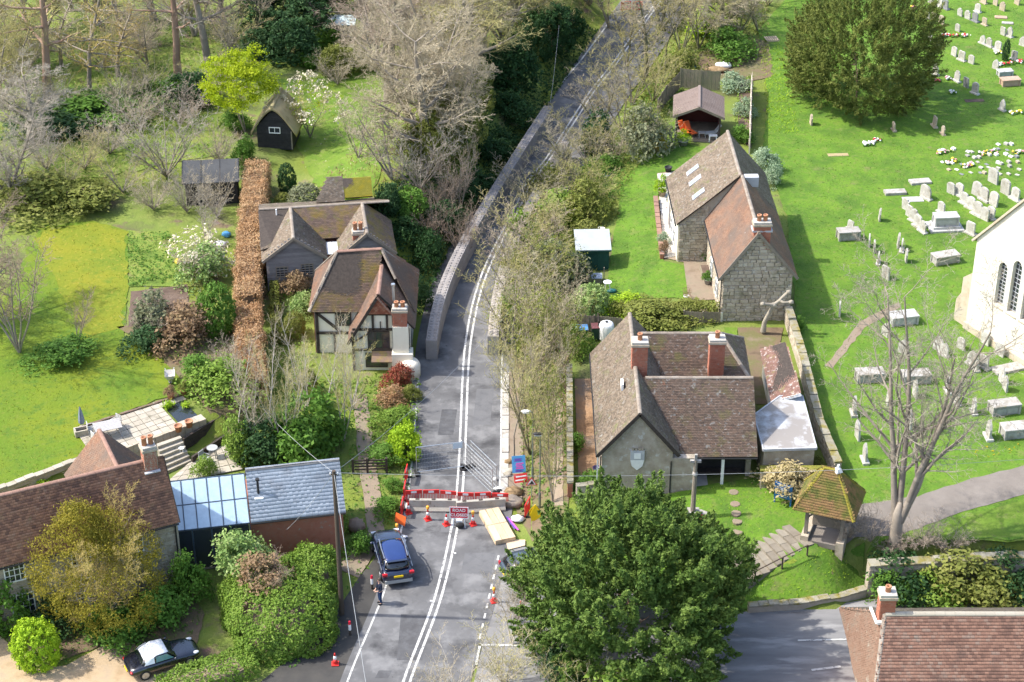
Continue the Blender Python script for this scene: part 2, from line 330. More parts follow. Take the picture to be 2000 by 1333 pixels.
sheet('cottage_path', [(1283, 340), (1318, 335), (1333, 500), (1385, 500), (1412, 585), (1345, 590), (1335, 515), (1297, 505)], M_PATH, .012, .5, .0)
sheet('footpath', [(1078, 990), (1100, 990), (1098, 780), (1085, 780)], M_PATH, .015, .6, .05)
sheet('churchyard_path', [(1592, 1062), (1670, 1050), (1760, 1045), (1880, 1000), (2060, 950), (2060, 895), (1900, 935), (1790, 970), (1690, 985), (1600, 1010)], M_CPATH, .02, .6, .06)
sheet('worn_path', [(1612, 715), (1625, 720), (1690, 640), (1760, 600), (1755, 590), (1680, 628)], M_PATH, .014, .5, .06)
sheet('woodland_track', [(690, 770), (716, 770), (735, 900), (752, 1050), (700, 1130), (660, 1110), (718, 1040), (700, 900)], M_PATH, .015, .6, .05)
sheet('gravel_drive', [(-60, 1230), (8, 1245), (40, 1310), (130, 1300), (220, 1250), (380, 1280), (330, 1345), (-80, 1400)], M_GRAVEL, .012, .5, .08)
sheet('house_border', [(0, 1190), (350, 1130), (400, 1200), (380, 1275), (230, 1250), (120, 1290), (20, 1260)], M_LITTER, .004, .5, .05)
sheet('patch_of_cleared_ground', [(1330, 120), (1440, 70), (1500, 80), (1510, 150), (1440, 165), (1340, 145)], M_LITTER, .008, .6, .15)

# roads -----------------------------------------------------------------
def strip(name, left, right, m, dz):
    n = len(left); V = []; F = []
    for a, b in zip(left, right):
        for k in range(7): t = k / 6; x = lerp(a[0], b[0], t); y = lerp(a[1], b[1], t); V.append((x, y, max(0, 0) + dz))
    for i in range(n - 1):
        for k in range(6): F.append((i * 7 + k, i * 7 + k + 1, (i + 1) * 7 + k + 1, (i + 1) * 7 + k))
    o = bpy.data.objects.new(name, np_mesh(name, np.array(V), np.array(F), np.full(len(F), .5), m, True)); link(o); return tag(o, kind='structure')
def resample(pts, step):
    out = []
    for a, b in zip(pts, pts[1:]):
        a, b = Vector(a), Vector(b); n = max(1, int((b - a).length / step))
        out += [a.lerp(b, k / n) for k in range(n)]
    return out + [Vector(pts[-1])]
def smooth_line(pts, step=.8, it=6):
    q = resample([Vector(p) for p in pts], step)
    for _ in range(it): q = [q[0]] + [(q[i - 1] + q[i] * 2 + q[i + 1]) / 4 for i in range(1, len(q) - 1)] + [q[-1]]
    return q
cl_px = [(690, 1700), (792, 1333), (853, 1180), (877, 1085), (896, 985), (902, 900), (906, 800), (908, 740), (911, 690), (918, 640), (928, 590), (943, 540), (961, 500), (978, 465), (1012, 405), (1030, 360), (1072, 309), (1111, 249), (1159, 174), (1195, 132), (1216, 102), (1258, 42), (1310, -30), (1370, -110)]
CL = smooth_line([G(*p) for p in cl_px])
def norm2(L, i):
    a, b = L[max(0, i - 1)], L[min(len(L) - 1, i + 1)]; d = (b - a); d.z = 0; d.normalize(); return Vector((d.y, -d.x, 0))
def offset(L, d): return [p + norm2(L, i) * (d(p) if callable(d) else d) for i, p in enumerate(L)]
strip('road', offset(CL, -3.55), offset(CL, lambda p: 3.35), M_ASPHALT, .02)
def line_on(name, L, d0, d1, a=0, b=None, m=M_LINE, dz=.026):
    L = L[a:b]; return strip(name, offset(L, d0), offset(L, d1), m, dz)
def ysel(L, y0, y1): 
    i = [k for k, p in enumerate(L) if y0 <= p.y <= y1]; return L[i[0]:i[-1] + 1]
line_on('centre_line', CL, -.24, -.10); line_on('centre_line', CL, .12, .26)
line_on('edge_line', ysel(CL, 70, 113.8), -3.2, -3.09); line_on('edge_line', ysel(CL, 156, 175), -3.2, -3.05)
line_on('edge_line', ysel(CL, 96.5, 118), 2.42, 2.52)
for k in range(9):
    a = Vector(G(974, 1086)).lerp(G(938, 1243), k / 8.2); b = Vector(G(974, 1086)).lerp(G(938, 1243), (k + .52) / 8.2); n = Vector((.07, 0, 0))
    o = MB().poly([(a.x - .06, a.y, .032), (b.x - .06, b.y, .032), (b.x + .06, b.y, .032), (a.x + .06, a.y, .032)]).build('give_way_dash', M_LINE); tag(o, kind='structure')
def mark(name, x0, y0, x1, y1, wd, z=.036):
    a = G(x0, y0); b = G(x1, y1); d = (b - a).normalized(); n = Vector((d.y, -d.x, 0)) * wd / 2
    o = MB().poly([(*(a - n)[:2], z), (*(b - n)[:2], z), (*(b + n)[:2], z), (*(a + n)[:2], z)]).build(name, M_LINE); return tag(o, kind='structure')
mark('stop_line', 935, 1261, 1056, 1262, .16); mark('stop_line', 938, 1258, 930, 1300, .14)
mark('lane_line', 1558, 1252, 1655, 1250, .13); mark('lane_line', 1585, 1310, 1642, 1303, .16)
# road studs
for px, py in ((889, 1082), (905, 983 - 60), (842, 1175), (812, 1270), (900, 862)):
    p = G(px, py); tag(MB().box(-.06, .06, -.05, .05, 0, .02).build('road_stud', M_WHITE, loc=(p.x, p.y, .03)), kind='structure')
def flat(name, px, m, z, step=2.0):
    P = [G(*q) for q in px]; vs, es, fs, *_ = delaunay_2d_cdt([Vector(p[:2]) for p in P], [(i, (i + 1) % len(P)) for i in range(len(P))], [], 1, 1e-4)
    o = MB(); o.add([(v.x, v.y, z) for v in vs], [tuple(f) for f in fs]); o = o.build(name, m); return tag(o, kind='structure')
flat('lane', [(985, 1000), (1005, 1060), (1120, 1110), (1300, 1188), (1480, 1196), (1560, 1192), (1690, 1172), (2100, 1150), (2200, 1420), (1400, 1450), (900, 1450), (960, 1180)], M_LANE, .010)
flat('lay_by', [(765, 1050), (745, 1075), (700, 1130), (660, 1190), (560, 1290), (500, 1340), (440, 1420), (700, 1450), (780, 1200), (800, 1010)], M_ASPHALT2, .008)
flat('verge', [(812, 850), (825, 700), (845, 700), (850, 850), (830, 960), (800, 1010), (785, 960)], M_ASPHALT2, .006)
# footway with flag kerb pieces on the right of the road
k = 0
for p, q in zip(offset(ysel(CL, 97, 113), 2.75)[::1], offset(ysel(CL, 97, 113), 2.75)[1:]):
    d = q - p; L = d.length - .03
    o = MB().box(0, L, -.22, .22, -.1, .10 + .03 * math.sin(k * 2.3)).build('kerb_stone', M_CONC, loc=(p.x, p.y, 0), rot=(0, 0, math.atan2(d.y, d.x))); tag(o, kind='structure'); k += 1
strip('footway', offset(ysel(CL, 97, 113), 3.0), offset(ysel(CL, 97, 113), 3.9), M_PATH, .06)
# repairs and grime in the carriageway
for k, (px, y0, y1, w_) in enumerate(((745, 1310, 1325, 26), (930, 1080, 1120, 60), (800, 1200, 1290, 50), (880, 1000, 1040, 40), (870, 800, 850, 30), (940, 760, 830, 34))):
    P = [G(px - w_ / 2, y1, .024), G(px + w_ / 2, y1, .024), G(px + w_ / 2 + 8, y0, .024), G(px - w_ / 2 + 8, y0, .024)]
    tag(MB().poly(P).build('road_patch', mat('road_patch_%d' % (k % 2), [((.07, .07, .073), (.095, .096, .1)), ((.12, .121, .125), (.15, .151, .155))][k % 2], .8, .85, .2, 30, over=[((.105, .107, .112), 1.6, .55, .1)])), kind='structure')
# ================================================================ buildings
RG = random.Random(7); NR = np.random.default_rng(5)
def tiles_mesh(name, pts, m, tw=.17, gauge=.105, lift=.022, wob=.006):
    P = [Vector(p) for p in pts]; O = P[0]; u = (P[1] - O).normalized(); n = (P[1] - O).cross(P[2] - O).normalized()
    if n.z < 0: n = -n
    v = n.cross(u).normalized()
    if v.z < 0: v = -v
    q = np.array([((p - O).dot(u), (p - O).dot(v)) for p in P]); cen = q.mean(0)
    umin, umax, vmax = q[:, 0].min(), q[:, 0].max(), q[:, 1].max(); vmin = q[:, 1].min()
    rows = np.arange(vmin - .02, vmax, gauge); cols = np.arange(umin, umax + tw, tw)
    U, W = np.meshgrid(cols, rows); U = U + (np.arange(len(rows)) % 2)[:, None] * tw / 2; U = U.ravel(); W = W.ravel()
    cu, cw = U + 0 * tw / 2, W + gauge / 2
    ok = np.ones(len(U), bool)
    for i in range(len(q)):
        a, b = q[i], q[(i + 1) % len(q)]; e = b - a; nn = np.array([-e[1], e[0]]) / max(1e-6, np.hypot(*e))
        if np.dot(cen - a, nn) < 0: nn = -nn
        ok &= ((cu - a[0]) * nn[0] + (cw - a[1]) * nn[1]) > -tw * .4
    U, W = U[ok], W[ok]; N = len(U)
    if N == 0: return None
    g = .004; tl = gauge * 1.12
    sag = .03 * (1 + np.sin(U * .9 + O.x) * np.sin(W * .8 + O.y + U * .35)); bz = .004
    h0 = lift + sag + NR.uniform(-wob, wob * 1.6, N); h1 = h0 + NR.uniform(-wob, wob, N)
    def at(uu, vv, hh): return np.array(O)[None] + uu[:, None] * np.array(u)[None] + vv[:, None] * np.array(v)[None] + hh[:, None] * np.array(n)[None]
    l, r = np.clip(U - tw / 2 + g, umin - .01, umax + .01), np.clip(U + tw / 2 - g, umin - .01, umax + .01); z = sag + bz
    V = np.stack([at(l, W, h0), at(r, W, h1), at(r, W + tl, z), at(l, W + tl, z), at(l, W, z - .004), at(r, W, z - .004)], 1).reshape(-1, 3)
    b = np.arange(N)[:, None] * 6
    F = np.concatenate([b + np.array([[0, 1, 2, 3]]), b + np.array([[4, 5, 1, 0]])], 0); rn = NR.random(N)
    return np_mesh(name, V, F, np.concatenate([rn, rn]), m)
def roof(parent, pts, m, thick=.09, name='roof', slab_m=None, **kw):
    P = [Vector(p) for p in pts]; n = (P[1] - P[0]).cross(P[2] - P[0]).normalized()
    if n.z < 0: n = -n
    o = MB().prism(P, -n * thick).build(name, slab_m or M_TIMBER, parent)
    me = tiles_mesh('roof_tiles', pts, m, **kw)
    if me:
        t = bpy.data.objects.new('roof_tiles', me); link(t, o); t['kind'] = 'stuff'
    return o
def _ridge_mesh(L=.42, r=.13):
    b = MB(); n = 6
    for k, (x0, x1, rr) in enumerate(((0, L, r),)):
        vs = []
        for x in (x0, x1):
            for i in range(n + 1): t = math.pi * i / n; vs.append((x, rr * math.cos(t), rr * .75 * math.sin(t) - .03))
        b.add(vs, [(i, i + 1, n + 1 + i + 1, n + 1 + i) for i in range(n)] + [tuple(range(n, -1, -1)), tuple(range(n + 1, 2 * n + 2))])
    return b.mesh('ridge_tile', M_RIDGE)
RIDGE = _ridge_mesh()
def ridge(parent, a, b, m=None, sc=1.0, L=.42):
    a, b = Vector(a), Vector(b); d = b - a; n = max(1, round(d.length / L)); st = d.length / n; q = d.to_track_quat('X', 'Z').to_euler()
    for k in range(n):
        o = bpy.data.objects.new('ridge_tile', RIDGE); o.location = a + d * (k / n) + Vector((0, 0, RG.uniform(-.006, .006)))
        o.rotation_euler = q; o.scale = (st / .42 * .985, sc, sc); link(o, parent)
        if m: o.material_slots[0].link = 'OBJECT'; o.material_slots[0].material = m
def stones(parent, O, u, W, Hh, m, hfun=None, sw=(.2, .5), sh=.17, name='stone_courses', depth=.03, skip=None, seed=1):
    """uneven rubble courses standing proud of a wall face; O lower left corner, u along the wall; outward = u x up"""
    rg = random.Random(seed); u = Vector(u).normalized(); up = Vector((0, 0, 1)); n = u.cross(up); b = MB(); z = 0.02; O = Vector(O)
    while z < Hh:
        h = sh * rg.uniform(.75, 1.3); x = rg.uniform(-.15, 0)
        while x < W:
            w_ = rg.uniform(*sw); x0, x1 = max(0.02, x), min(W - .02, x + w_ - .02); 
            lim = hfun((x0 + x1) / 2) if hfun else Hh
            if x1 - x0 > .06 and z + h < lim and not (skip and skip((x0 + x1) / 2, z + h / 2)):
                d = depth * rg.uniform(.3, 1.2); j = lambda: rg.uniform(-.015, .015)
                f = [O + u * (x0 + j()) + up * (z + j()), O + u * (x1 + j()) + up * (z + j()), O + u * (x1 + j()) + up * (z + h - .02 + j()), O + u * (x0 + j()) + up * (z + h - .02 + j())]
                fr = [p + n * d + (sum(f, Vector()) / 4 - p) * .12 for p in f]
                b.add(f + fr, [(4, 5, 6, 7), (0, 1, 5, 4), (1, 2, 6, 5), (2, 3, 7, 6), (3, 0, 4, 7)], rg.random())
            x += w_
        z += h
    o = b.build(name, m, parent); o['kind'] = 'stuff'; return o
def bricks(parent, O, u, W, Hh, m, **k): return stones(parent, O, u, W, Hh, m, sw=(.21, .24), sh=.075, name='brickwork', depth=.012, **k)
def window(parent, c, wd, ht, rz=0.0, cols=2, rows=2, m=None, name='window', depth=.06):
    """centre of the sill line on the wall face; the outside looks along -Y turned by rz"""
    m = m or M_WHITE; o = MB(); t = .06
    o.box(-wd / 2, wd / 2, -depth, .02, -.07, 0); o.box(-wd / 2, wd / 2, -depth, .02, ht, ht + t)
    for s in (-1, 1): o.box(min(s * wd / 2, s * (wd / 2 - t)), max(s * wd / 2, s * (wd / 2 - t)), -depth, .02, 0, ht)
    for i in range(1, cols): x = -wd / 2 + wd * i / cols; o.box(x - .022, x + .022, -depth + .01, .02, 0, ht)
    for i in range(1, rows): z = ht * i / rows; o.box(-wd / 2 + t, wd / 2 - t, -depth + .014, .02, z - .018, z + .018)
    f = o.build(name, m, parent, loc=c, rot=(0, 0, rz))
    for i in range(cols):
        for j in range(rows):
            x0 = -wd / 2 + wd * i / cols; z0 = ht * j / rows
            MB().box(x0 + .02, x0 + wd / cols - .02, -.025, -.015, z0 + .02, z0 + ht / rows - .02).build('pane', M_GLASS, f)
    return f
def chimney(parent, x, y, z0, z1, w_=.9, d=.7, m=None, pots=1, potm=None, cap=True, pot_h=.45):
    o = thing_part = MB()
    o.box(x - w_ / 2, x + w_ / 2, y - d / 2, y + d / 2, z0, z1)
    c = o.build('chimney', m or M_BRICK, parent)
    for s, ax in ((0, 0), (1, 1), (2, 0), (3, 1)):
        pass
    bricks(c, (x - w_ / 2, y - d / 2, z0), (1, 0, 0), w_, z1 - z0, M_BRICK, seed=int(x * 10) + 3)
    bricks(c, (x - w_ / 2, y + d / 2, z0), (0, -1, 0), d, z1 - z0, M_BRICK, seed=int(x * 10) + 4)
    if cap:
        MB().box(x - w_ / 2 - .07, x + w_ / 2 + .07, y - d / 2 - .07, y + d / 2 + .07, z1 - .22, z1 - .08).build('oversailing_course', M_STONE, c)
        MB().box(x - w_ / 2 - .02, x + w_ / 2 + .02, y - d / 2 - .02, y + d / 2 + .02, z1 - .07, z1 + .07).build('flaunching', M_CONC, c)
    for k in range(pots):
        px = x + (k - (pots - 1) / 2) * min(.42, w_ / max(1, pots))
        MB().lathe([(.15, 0), (.14, pot_h * .8), (.17, pot_h * .84), (.16, pot_h), (.11, pot_h), (.10, pot_h * .6)], (px, y, z1 + .06), 12).build('chimney_pot', potm or M_POT, c, True)
    return c
def gutter(parent, a, b, m=None, r=.06): return MB().cyl(a, b, r, r, 6).build('gutter', m or M_BLACK, parent)
def downpipe(parent, x, y, z0, z1): return MB().cyl((x, y, z0), (x, y, z1), .045, .045, 6).build('downpipe', M_BLACK, parent)

# ---------------------------------------------------------------- old stone schoolhouse (front right), axis aligned
def schoolhouse():
    t = thing('stone_schoolhouse', 'stone house with shield plaque gable, plum tiled roofs and two brick chimneys', 'house', (5.3, 95.6, 1.2))
    bx, by, bz = 5.3, 95.6, 1.2
    L = lambda x, y, z: (x - bx, y - by, z - bz)
    # walls
    gx0, gx1, rx, ez, az = 5.35, 9.55, 7.5, 4.95, 7.7
    w1 = MB().prism([L(gx0, 95.6, .4), L(gx1, 95.6, .4), L(gx1, 95.6, ez), L(rx, 95.6, az - .15), L(gx0, 95.6, ez)], (0, 11.3, 0)).build('wall', M_RENDER, t)
    hf = lambda x: (ez - .4) + min(x, 4.2 - x) * 1.28 - .1
    MB().box(9.55 - bx, 10.95 - bx, .02, .5, -.8, 3.2).build('porch_wall', M_RENDER, t)
    stones(t, L(gx0, 95.6, .4), (1, 0, 0), 5.5, 1.5, M_STONE, seed=9, depth=.02)
    # shield plaque
    sh = [(-.42, .55), (.42, .55), (.42, -.1), (.32, -.55), (0, -.85), (-.32, -.55), (-.42, -.1)]
    pl_ = MB().prism([L(7.45 + a, 95.58, 4.45 + b) for a, b in sh], (0, -.05, 0)).build('shield_plaque', M_WHITE, t)
    MB().prism([L(7.45 + a * .98, 95.525, 4.45 + b) for a, b in sh[:3] + [(-.42, -.1)]], (0, -.015, 0)).build('shield_upper_panel', M_LEAD, pl_)
    MB().prism([L(7.45 + a, 95.505, 4.45 + b) for a, b in ((-.2, .4), (.2, .4), (.2, 0), (-.2, 0))], (0, -.015, 0)).build('shield_device', M_WHITE, pl_)
    for a in (-.28, -.1, .12, .28): MB().box(7.45 + a - .06 - bx, 7.45 + a + .06 - bx, -.09, -.03, 3.83, 3.83 + .14 + .1 * abs(a)).build('shield_crest', M_STONE, pl_)
    w2 = MB().prism([L(9.5, 97.4, .4), L(14.5, 97.4, .4), L(14.5, 97.4, 4.6), L(9.5, 97.4, 4.6)], (0, 10.4, 0)).build('wall', M_RENDER, t)
    # east gable of the front wing
    MB().prism([L(14.44, 97.0, 1), L(14.44, 103, 1), L(14.44, 103, 5), L(14.44, 100.1, 7.1), L(14.44, 97.0, 4.8)], (-.3, 0, 0)).build('gable_wall', M_RENDER, t)
    # roofs: A gabled N-S, B front wing, C rear wing
    rA = roof(t, [L(5.08, 107.1, 4.72), L(5.08, 95.4, 4.72), L(rx, 95.4, az), L(rx, 107.1, az)], M_TILE)
    roof(t, [L(9.9, 95.4, 4.75), L(9.9, 98.2, 4.75), L(rx, 100.6, az), L(rx, 95.4, az)], M_TILE)
    roof(t, [L(9.2, 102, 5.6), L(9.2, 107.1, 5.6), L(rx, 107.1, az), L(rx, 100.6, az)], M_TILE)
    roof(t, [L(9.75, 95.95, 4.28), L(14.65, 95.95, 4.28), L(14.65, 100.1, 7.25), L(7.9, 100.1, 7.25)], M_TILE_DARK)
    roof(t, [L(14.65, 103.1, 5.1), L(8, 103.1, 5.1), L(8, 100.1, 7.25), L(14.65, 100.1, 7.25)], M_TILE_DARK)
    roof(t, [L(8.2, 103.1, 5.1), L(14.9, 103.1, 5.1), L(13.2, 105.8, 7.0), L(7.6, 105.8, 7.0)], M_TILE_DARK)
    roof(t, [L(15.0, 103.1, 5.1), L(15.0, 108.4, 5.1), L(13.2, 105.8, 7.0)], M_TILE)
    roof(t, [L(15.0, 108.4, 5.1), L(7.6, 108.4, 5.1), L(7.6, 105.8, 7.0), L(13.2, 105.8, 7.0)], M_TILE)
    ridge(t, L(rx, 95.4, az + .03), L(rx, 107.1, az + .03)); ridge(t, L(8.1, 100.1, 7.28), L(14.65, 100.1, 7.28)); ridge(t, L(7.7, 105.8, 7.03), L(13.2, 105.8, 7.03))
    ridge(t, L(13.2, 105.8, 7.03), L(15, 103.1, 5.13)); ridge(t, L(13.2, 105.8, 7.03), L(15, 108.4, 5.13))
    # verge boards of the gable
    for s, x in ((-1, 5.05), (1, 9.92)):
        MB().bar(L(rx, 95.36, az - .02), L(x, 95.36, 4.72), .06, .22).build('bargeboard', M_TIMBER, t)
    MB().bar(L(7.45, 99.9, 6.9), L(8.7, 99.2, 6.5), .35, .04).build('lead_valley', M_LEAD, t)
    MB().box(L(6.6, 0, 0)[0], L(6.75, 0, 0)[0], 3.8, 4.5, 5.55, 6.0).build('lead_flashing', M_WHITE, t)
    gutter(t, L(9.7, 95.9, 4.2), L(14.65, 95.9, 4.2)); gutter(t, L(5.02, 95.4, 4.66), L(5.02, 107.1, 4.66)); downpipe(t, 4.18, .0, -.4, 3.0); downpipe(t, -.02, -.08, -.4, 3.4)
    chimney(t, 7.75 - bx, 101.0 - by, 5.2, 8.15, .95, .8, pots=1); chimney(t, 12.75 - bx, 103.6 - by, 3.6, 6.75, .95, .75, pots=1)
    # porch: bench recess, post
    MB().box(11.0 - bx, 14.4 - bx, 1.72, 1.79, .9, 3.0).build('porch_recess', M_BLACKBOARD, t)
    MB().box(11.2 - bx, 13.9 - bx, 1.2, 1.7, 1.3, 1.38).build('porch_bench', M_TIMBER, t)
    MB().box(11.05 - bx, 11.55 - bx, 1.66, 1.70, 2.0, 2.7).build('notice', M_WHITE, t)
    MB().box(12.55 - bx, 12.72 - bx, .45, .62, .9, 3.05).build('porch_post', M_WHITE, t); MB().box(12.45 - bx, 12.82 - bx, .35, .72, .7, .95).build('post_base', M_CONC, t)
    MB().box(10.95 - bx, 14.6 - bx, .3, 1.9, .5, .93).build('porch_floor', M_CONC, t)
    MB().box(5.05 - bx, 5.12 - bx, -.06, .0, 0.6, 3.5).build('corner_post', M_WHITE, t)
schoolhouse()
def annexe():
    t = thing('brick_outhouse', 'low lean-to outhouse with white speckled tile roof against churchyard wall', 'outhouse', (16.3, 102.2, 2.0))
    MB().prism([(.1, .1, 0), (1.5, -.3, 0), (1.4, 5.6, 0), (.1, 6.1, 0)], (0, 0, 2.1)).build('wall', M_CREAM, t)
    M_SP = mat('lichen_speckled_tile', [(.13, .075, .065), (.19, .11, .09), (.24, .15, .12)], 2, .9, .3, 18, rnd=.5, over=[((.42, .39, .37), 4, .60, .04), ((.2, .18, .08), 1.5, .62, .06)])
    roof(t, [(-.1, 6.3, 2.15), (-.1, -.0, 2.15), (1.6, -.5, 3.1), (1.35, 5.7, 3.1)], M_SP)
    MB().bar((-.1, -.03, 2.1), (1.62, -.53, 3.05), .05, .2).build('bargeboard', M_WHITE, t)
    MB().box(.02, .09, 1.2, 2.1, .1, 1.9).build('door', M_WHITE, t); window(t, (.1, 4, .9), .8, .8, R(-90))
    f = thing('flat_roofed_extension', 'flat grey felt roofed extension with puddle stain beside schoolhouse', 'extension', (15, 96.5, 2.0))
    P = [(0.1, 0, 0), (3.15, .15, 0), (3.05, 5.7, 0), (1.7, 5.65, 0), (-.05, 3.6, 0)]
    MB().prism(P, (0, 0, 2.4)).build('wall', M_RENDER, f)
    Mf = mat('roof_felt', [(.35, .36, .37), (.46, .47, .48)], .4, .5, over=[((.25, .23, .21), .32, .50, .05), ((.50, .52, .54), .8, .6, .08)])
    c = sum((Vector(p) for p in P), Vector()) / 5
    MB().prism([Vector((0, 0, 2.42)) + c + (Vector(p) - c) * 1.04 for p in P], (0, 0, .12)).build('roof', Mf, f)
    for a, b in zip(P, P[1:] + P[:1]):
        a = c + (Vector(a) - c) * 1.05; b = c + (Vector(b) - c) * 1.05; MB().bar(a + Vector((0, 0, 2.5)), b + Vector((0, 0, 2.5)), .08, .16).build('roof_edge_trim', M_LEAD, f)
    wl = thing('mossy_garden_wall', 'low wall with yellow moss and dead grass before the flat roof', 'wall', (14.9, 95.7, 1.9))
    MB().box(0, 3.6, 0, .45, -.6, 1.5).build('masonry', M_STONE, wl); stones(wl, (0, 0, -.2), (1, 0, 0), 3.6, 1.6, M_STONE, seed=4)
    Mm = mat('yellow_moss', [(.24, .20, .03), (.16, .17, .03), (.28, .24, .06)], 2, .95, .6, 10)
    MB().box(-.05, 3.65, -.06, .5, 1.5, 1.6).build('mossy_coping', Mm, wl)
annexe()

# ---------------------------------------------------------------- long stone cottage beside the churchyard
def long_cottage():
    rz = R(1.6); O = Vector((14.35, 115.6, 2.0)); t = thing('long_stone_cottage', 'long stone cottage with red and brown tiled roof beside the churchyard', 'house', O, rz)
    ez, az = 3.85, 7.05; W = 4.75; rxx = 2.2
    D1, D2 = 9.2, 15.8
    MB().prism([(0, 0, -1), (W, 0, -1), (W, 0, ez), (rxx, 0, az - .12), (0, 0, ez)], (0, D1, 0)).build('wall', M_MORTAR, t)
    hf = lambda x: ez + 1 + (x * (az - ez) / rxx if x < rxx else (W - x) * (az - ez) / (W - rxx)) - .15
    stones(t, (0, 0, -1), (1, 0, 0), W, 9, M_STONE, hf, seed=2, sw=(.28, .7), sh=.25, depth=.09)
    stones(t, (0, D1, -1), (0, -1, 0), D1, ez + .9, M_STONE, seed=3)
    MB().prism([(-2.1, D1 - .6, -1), (W, D1 - .6, -1), (W, D1 - .6, ez - .2), (rxx - .125, D1 - .6, az - .2), (-2.1, D1 - .6, 3.35)], (0, D2 - D1 + .6, 0)).build('rear_wall', M_MORTAR, t)
    hf2 = lambda x: 4.35 + x * .85 - .2
    stones(t, (-2.1, D1 - .6, -1), (1, 0, 0), 2.1, 6, M_STONE, hf2, seed=5, sw=(.28, .6), sh=.23, depth=.08)
    # plastered terrace wall of the rear range
    MB().box(-2.16, -2.1, D1 - .55, D2, -.9, 3.2).build('plaster_face', M_CREAM, t)
    # roofs
    roof(t, [(-.25, D1, ez - .3), (-.25, -.2, ez - .3), (rxx, -.2, az), (rxx, D1, az)], M_TILE_RED)
    roof(t, [(W + .3, -.2, ez - .3), (W + .3, D1, ez - .3), (rxx, D1, az), (rxx, -.2, az)], M_TILE_RED)
    s = (az - .05 - 2.3) / (rxx - .125 + 2.45)
    b = roof(t, [(-2.3, D2 + .2, 3.25), (-2.3, D1 - .75, 3.25), (rxx - .12, D1 - .75, az - .0), (rxx - .12, D2 + .2, az - .0)], M_TILE)
    roof(t, [(W + .3, D1, ez - .3), (W + .3, D2 + .2, ez - .3), (rxx - .12, D2 + .2, az), (rxx - .12, D1, az)], M_TILE)
    ridge(t, (rxx, -.2, az + .03), (rxx, D1 - .7, az + .03), M_RIDGE); ridge(t, (rxx - .12, D1 - .7, az + .04), (rxx - .12, D2 + .2, az + .04))
    MB().box(rxx - .2, rxx + 1.2, D1 - .7, D1 - .1, 6.15, 6.9).build('lead_cricket', M_LEAD, t)
    MB().bar((rxx, -.24, az - .04), (-.28, -.24, ez - .34), .05, .2).build('bargeboard', M_OAK, t); MB().bar((rxx, -.24, az - .04), (W + .33, -.24, ez - .34), .05, .2).build('bargeboard', M_OAK, t)
    # skylights on the left rear slope
    e = Vector((rxx - .12 + 2.3, 0, az - 3.25)).normalized(); nn = Vector((-e.z, 0, e.x))
    for k, (yy, dd) in enumerate(((14.1, 2.3), (12.4, 2.3), (10.2, 2.3))):
        p = Vector((-2.3, yy, 3.25)) + e * dd + nn * .06; M4 = Matrix.Translation(p) @ Matrix(((e.x, 0, nn.x, 0), (0, 1, 0, 0), (e.z, 0, nn.z, 0), (0, 0, 0, 1)))
        f = MB().box(-.55, .55, -.3, .3, -.04, .05, M4).build('skylight', M_LEAD, t); MB().box(-.46, .46, -.22, .22, .05, .065, M4).build('pane', plain('sky_pane', (.25, .28, .32), .08, 0, .9, .5), f)
    c = chimney(t, rxx + .25, .36, 5.2, 7.65, 1.15, .7, pots=2, potm=M_POT); MB().box(rxx - .42, rxx + .95, -.0, .8, 7.0, 7.12).build('lead_apron', M_LEAD, c)
    gutter(t, (-.32, -.2, ez - .38), (-.32, D1 - .7, ez - .38)); gutter(t, (-2.37, D1 - .75, 3.15), (-2.37, D2, 3.15)); downpipe(t, -.1, -.1, -.5, ez - .4)
    MB().box(-.02, .12, -.16, -.06, -.8, .9).build('pale_stone_quoin', M_CREAM, t)
    for yy in (2.2, 5.2): window(t, (-.06, yy, 1.0), .9, 1.1, R(-90))
    for yy in (10.5, 12.4): window(t, (-2.17, yy, .6), 1.0, 1.2, R(-90))
    MB().box(-2.2, -2.1, 13.6, 14.6, -.2, 1.9).build('door', M_BOARD, t)
    # climber on the red range wall
long_cottage()

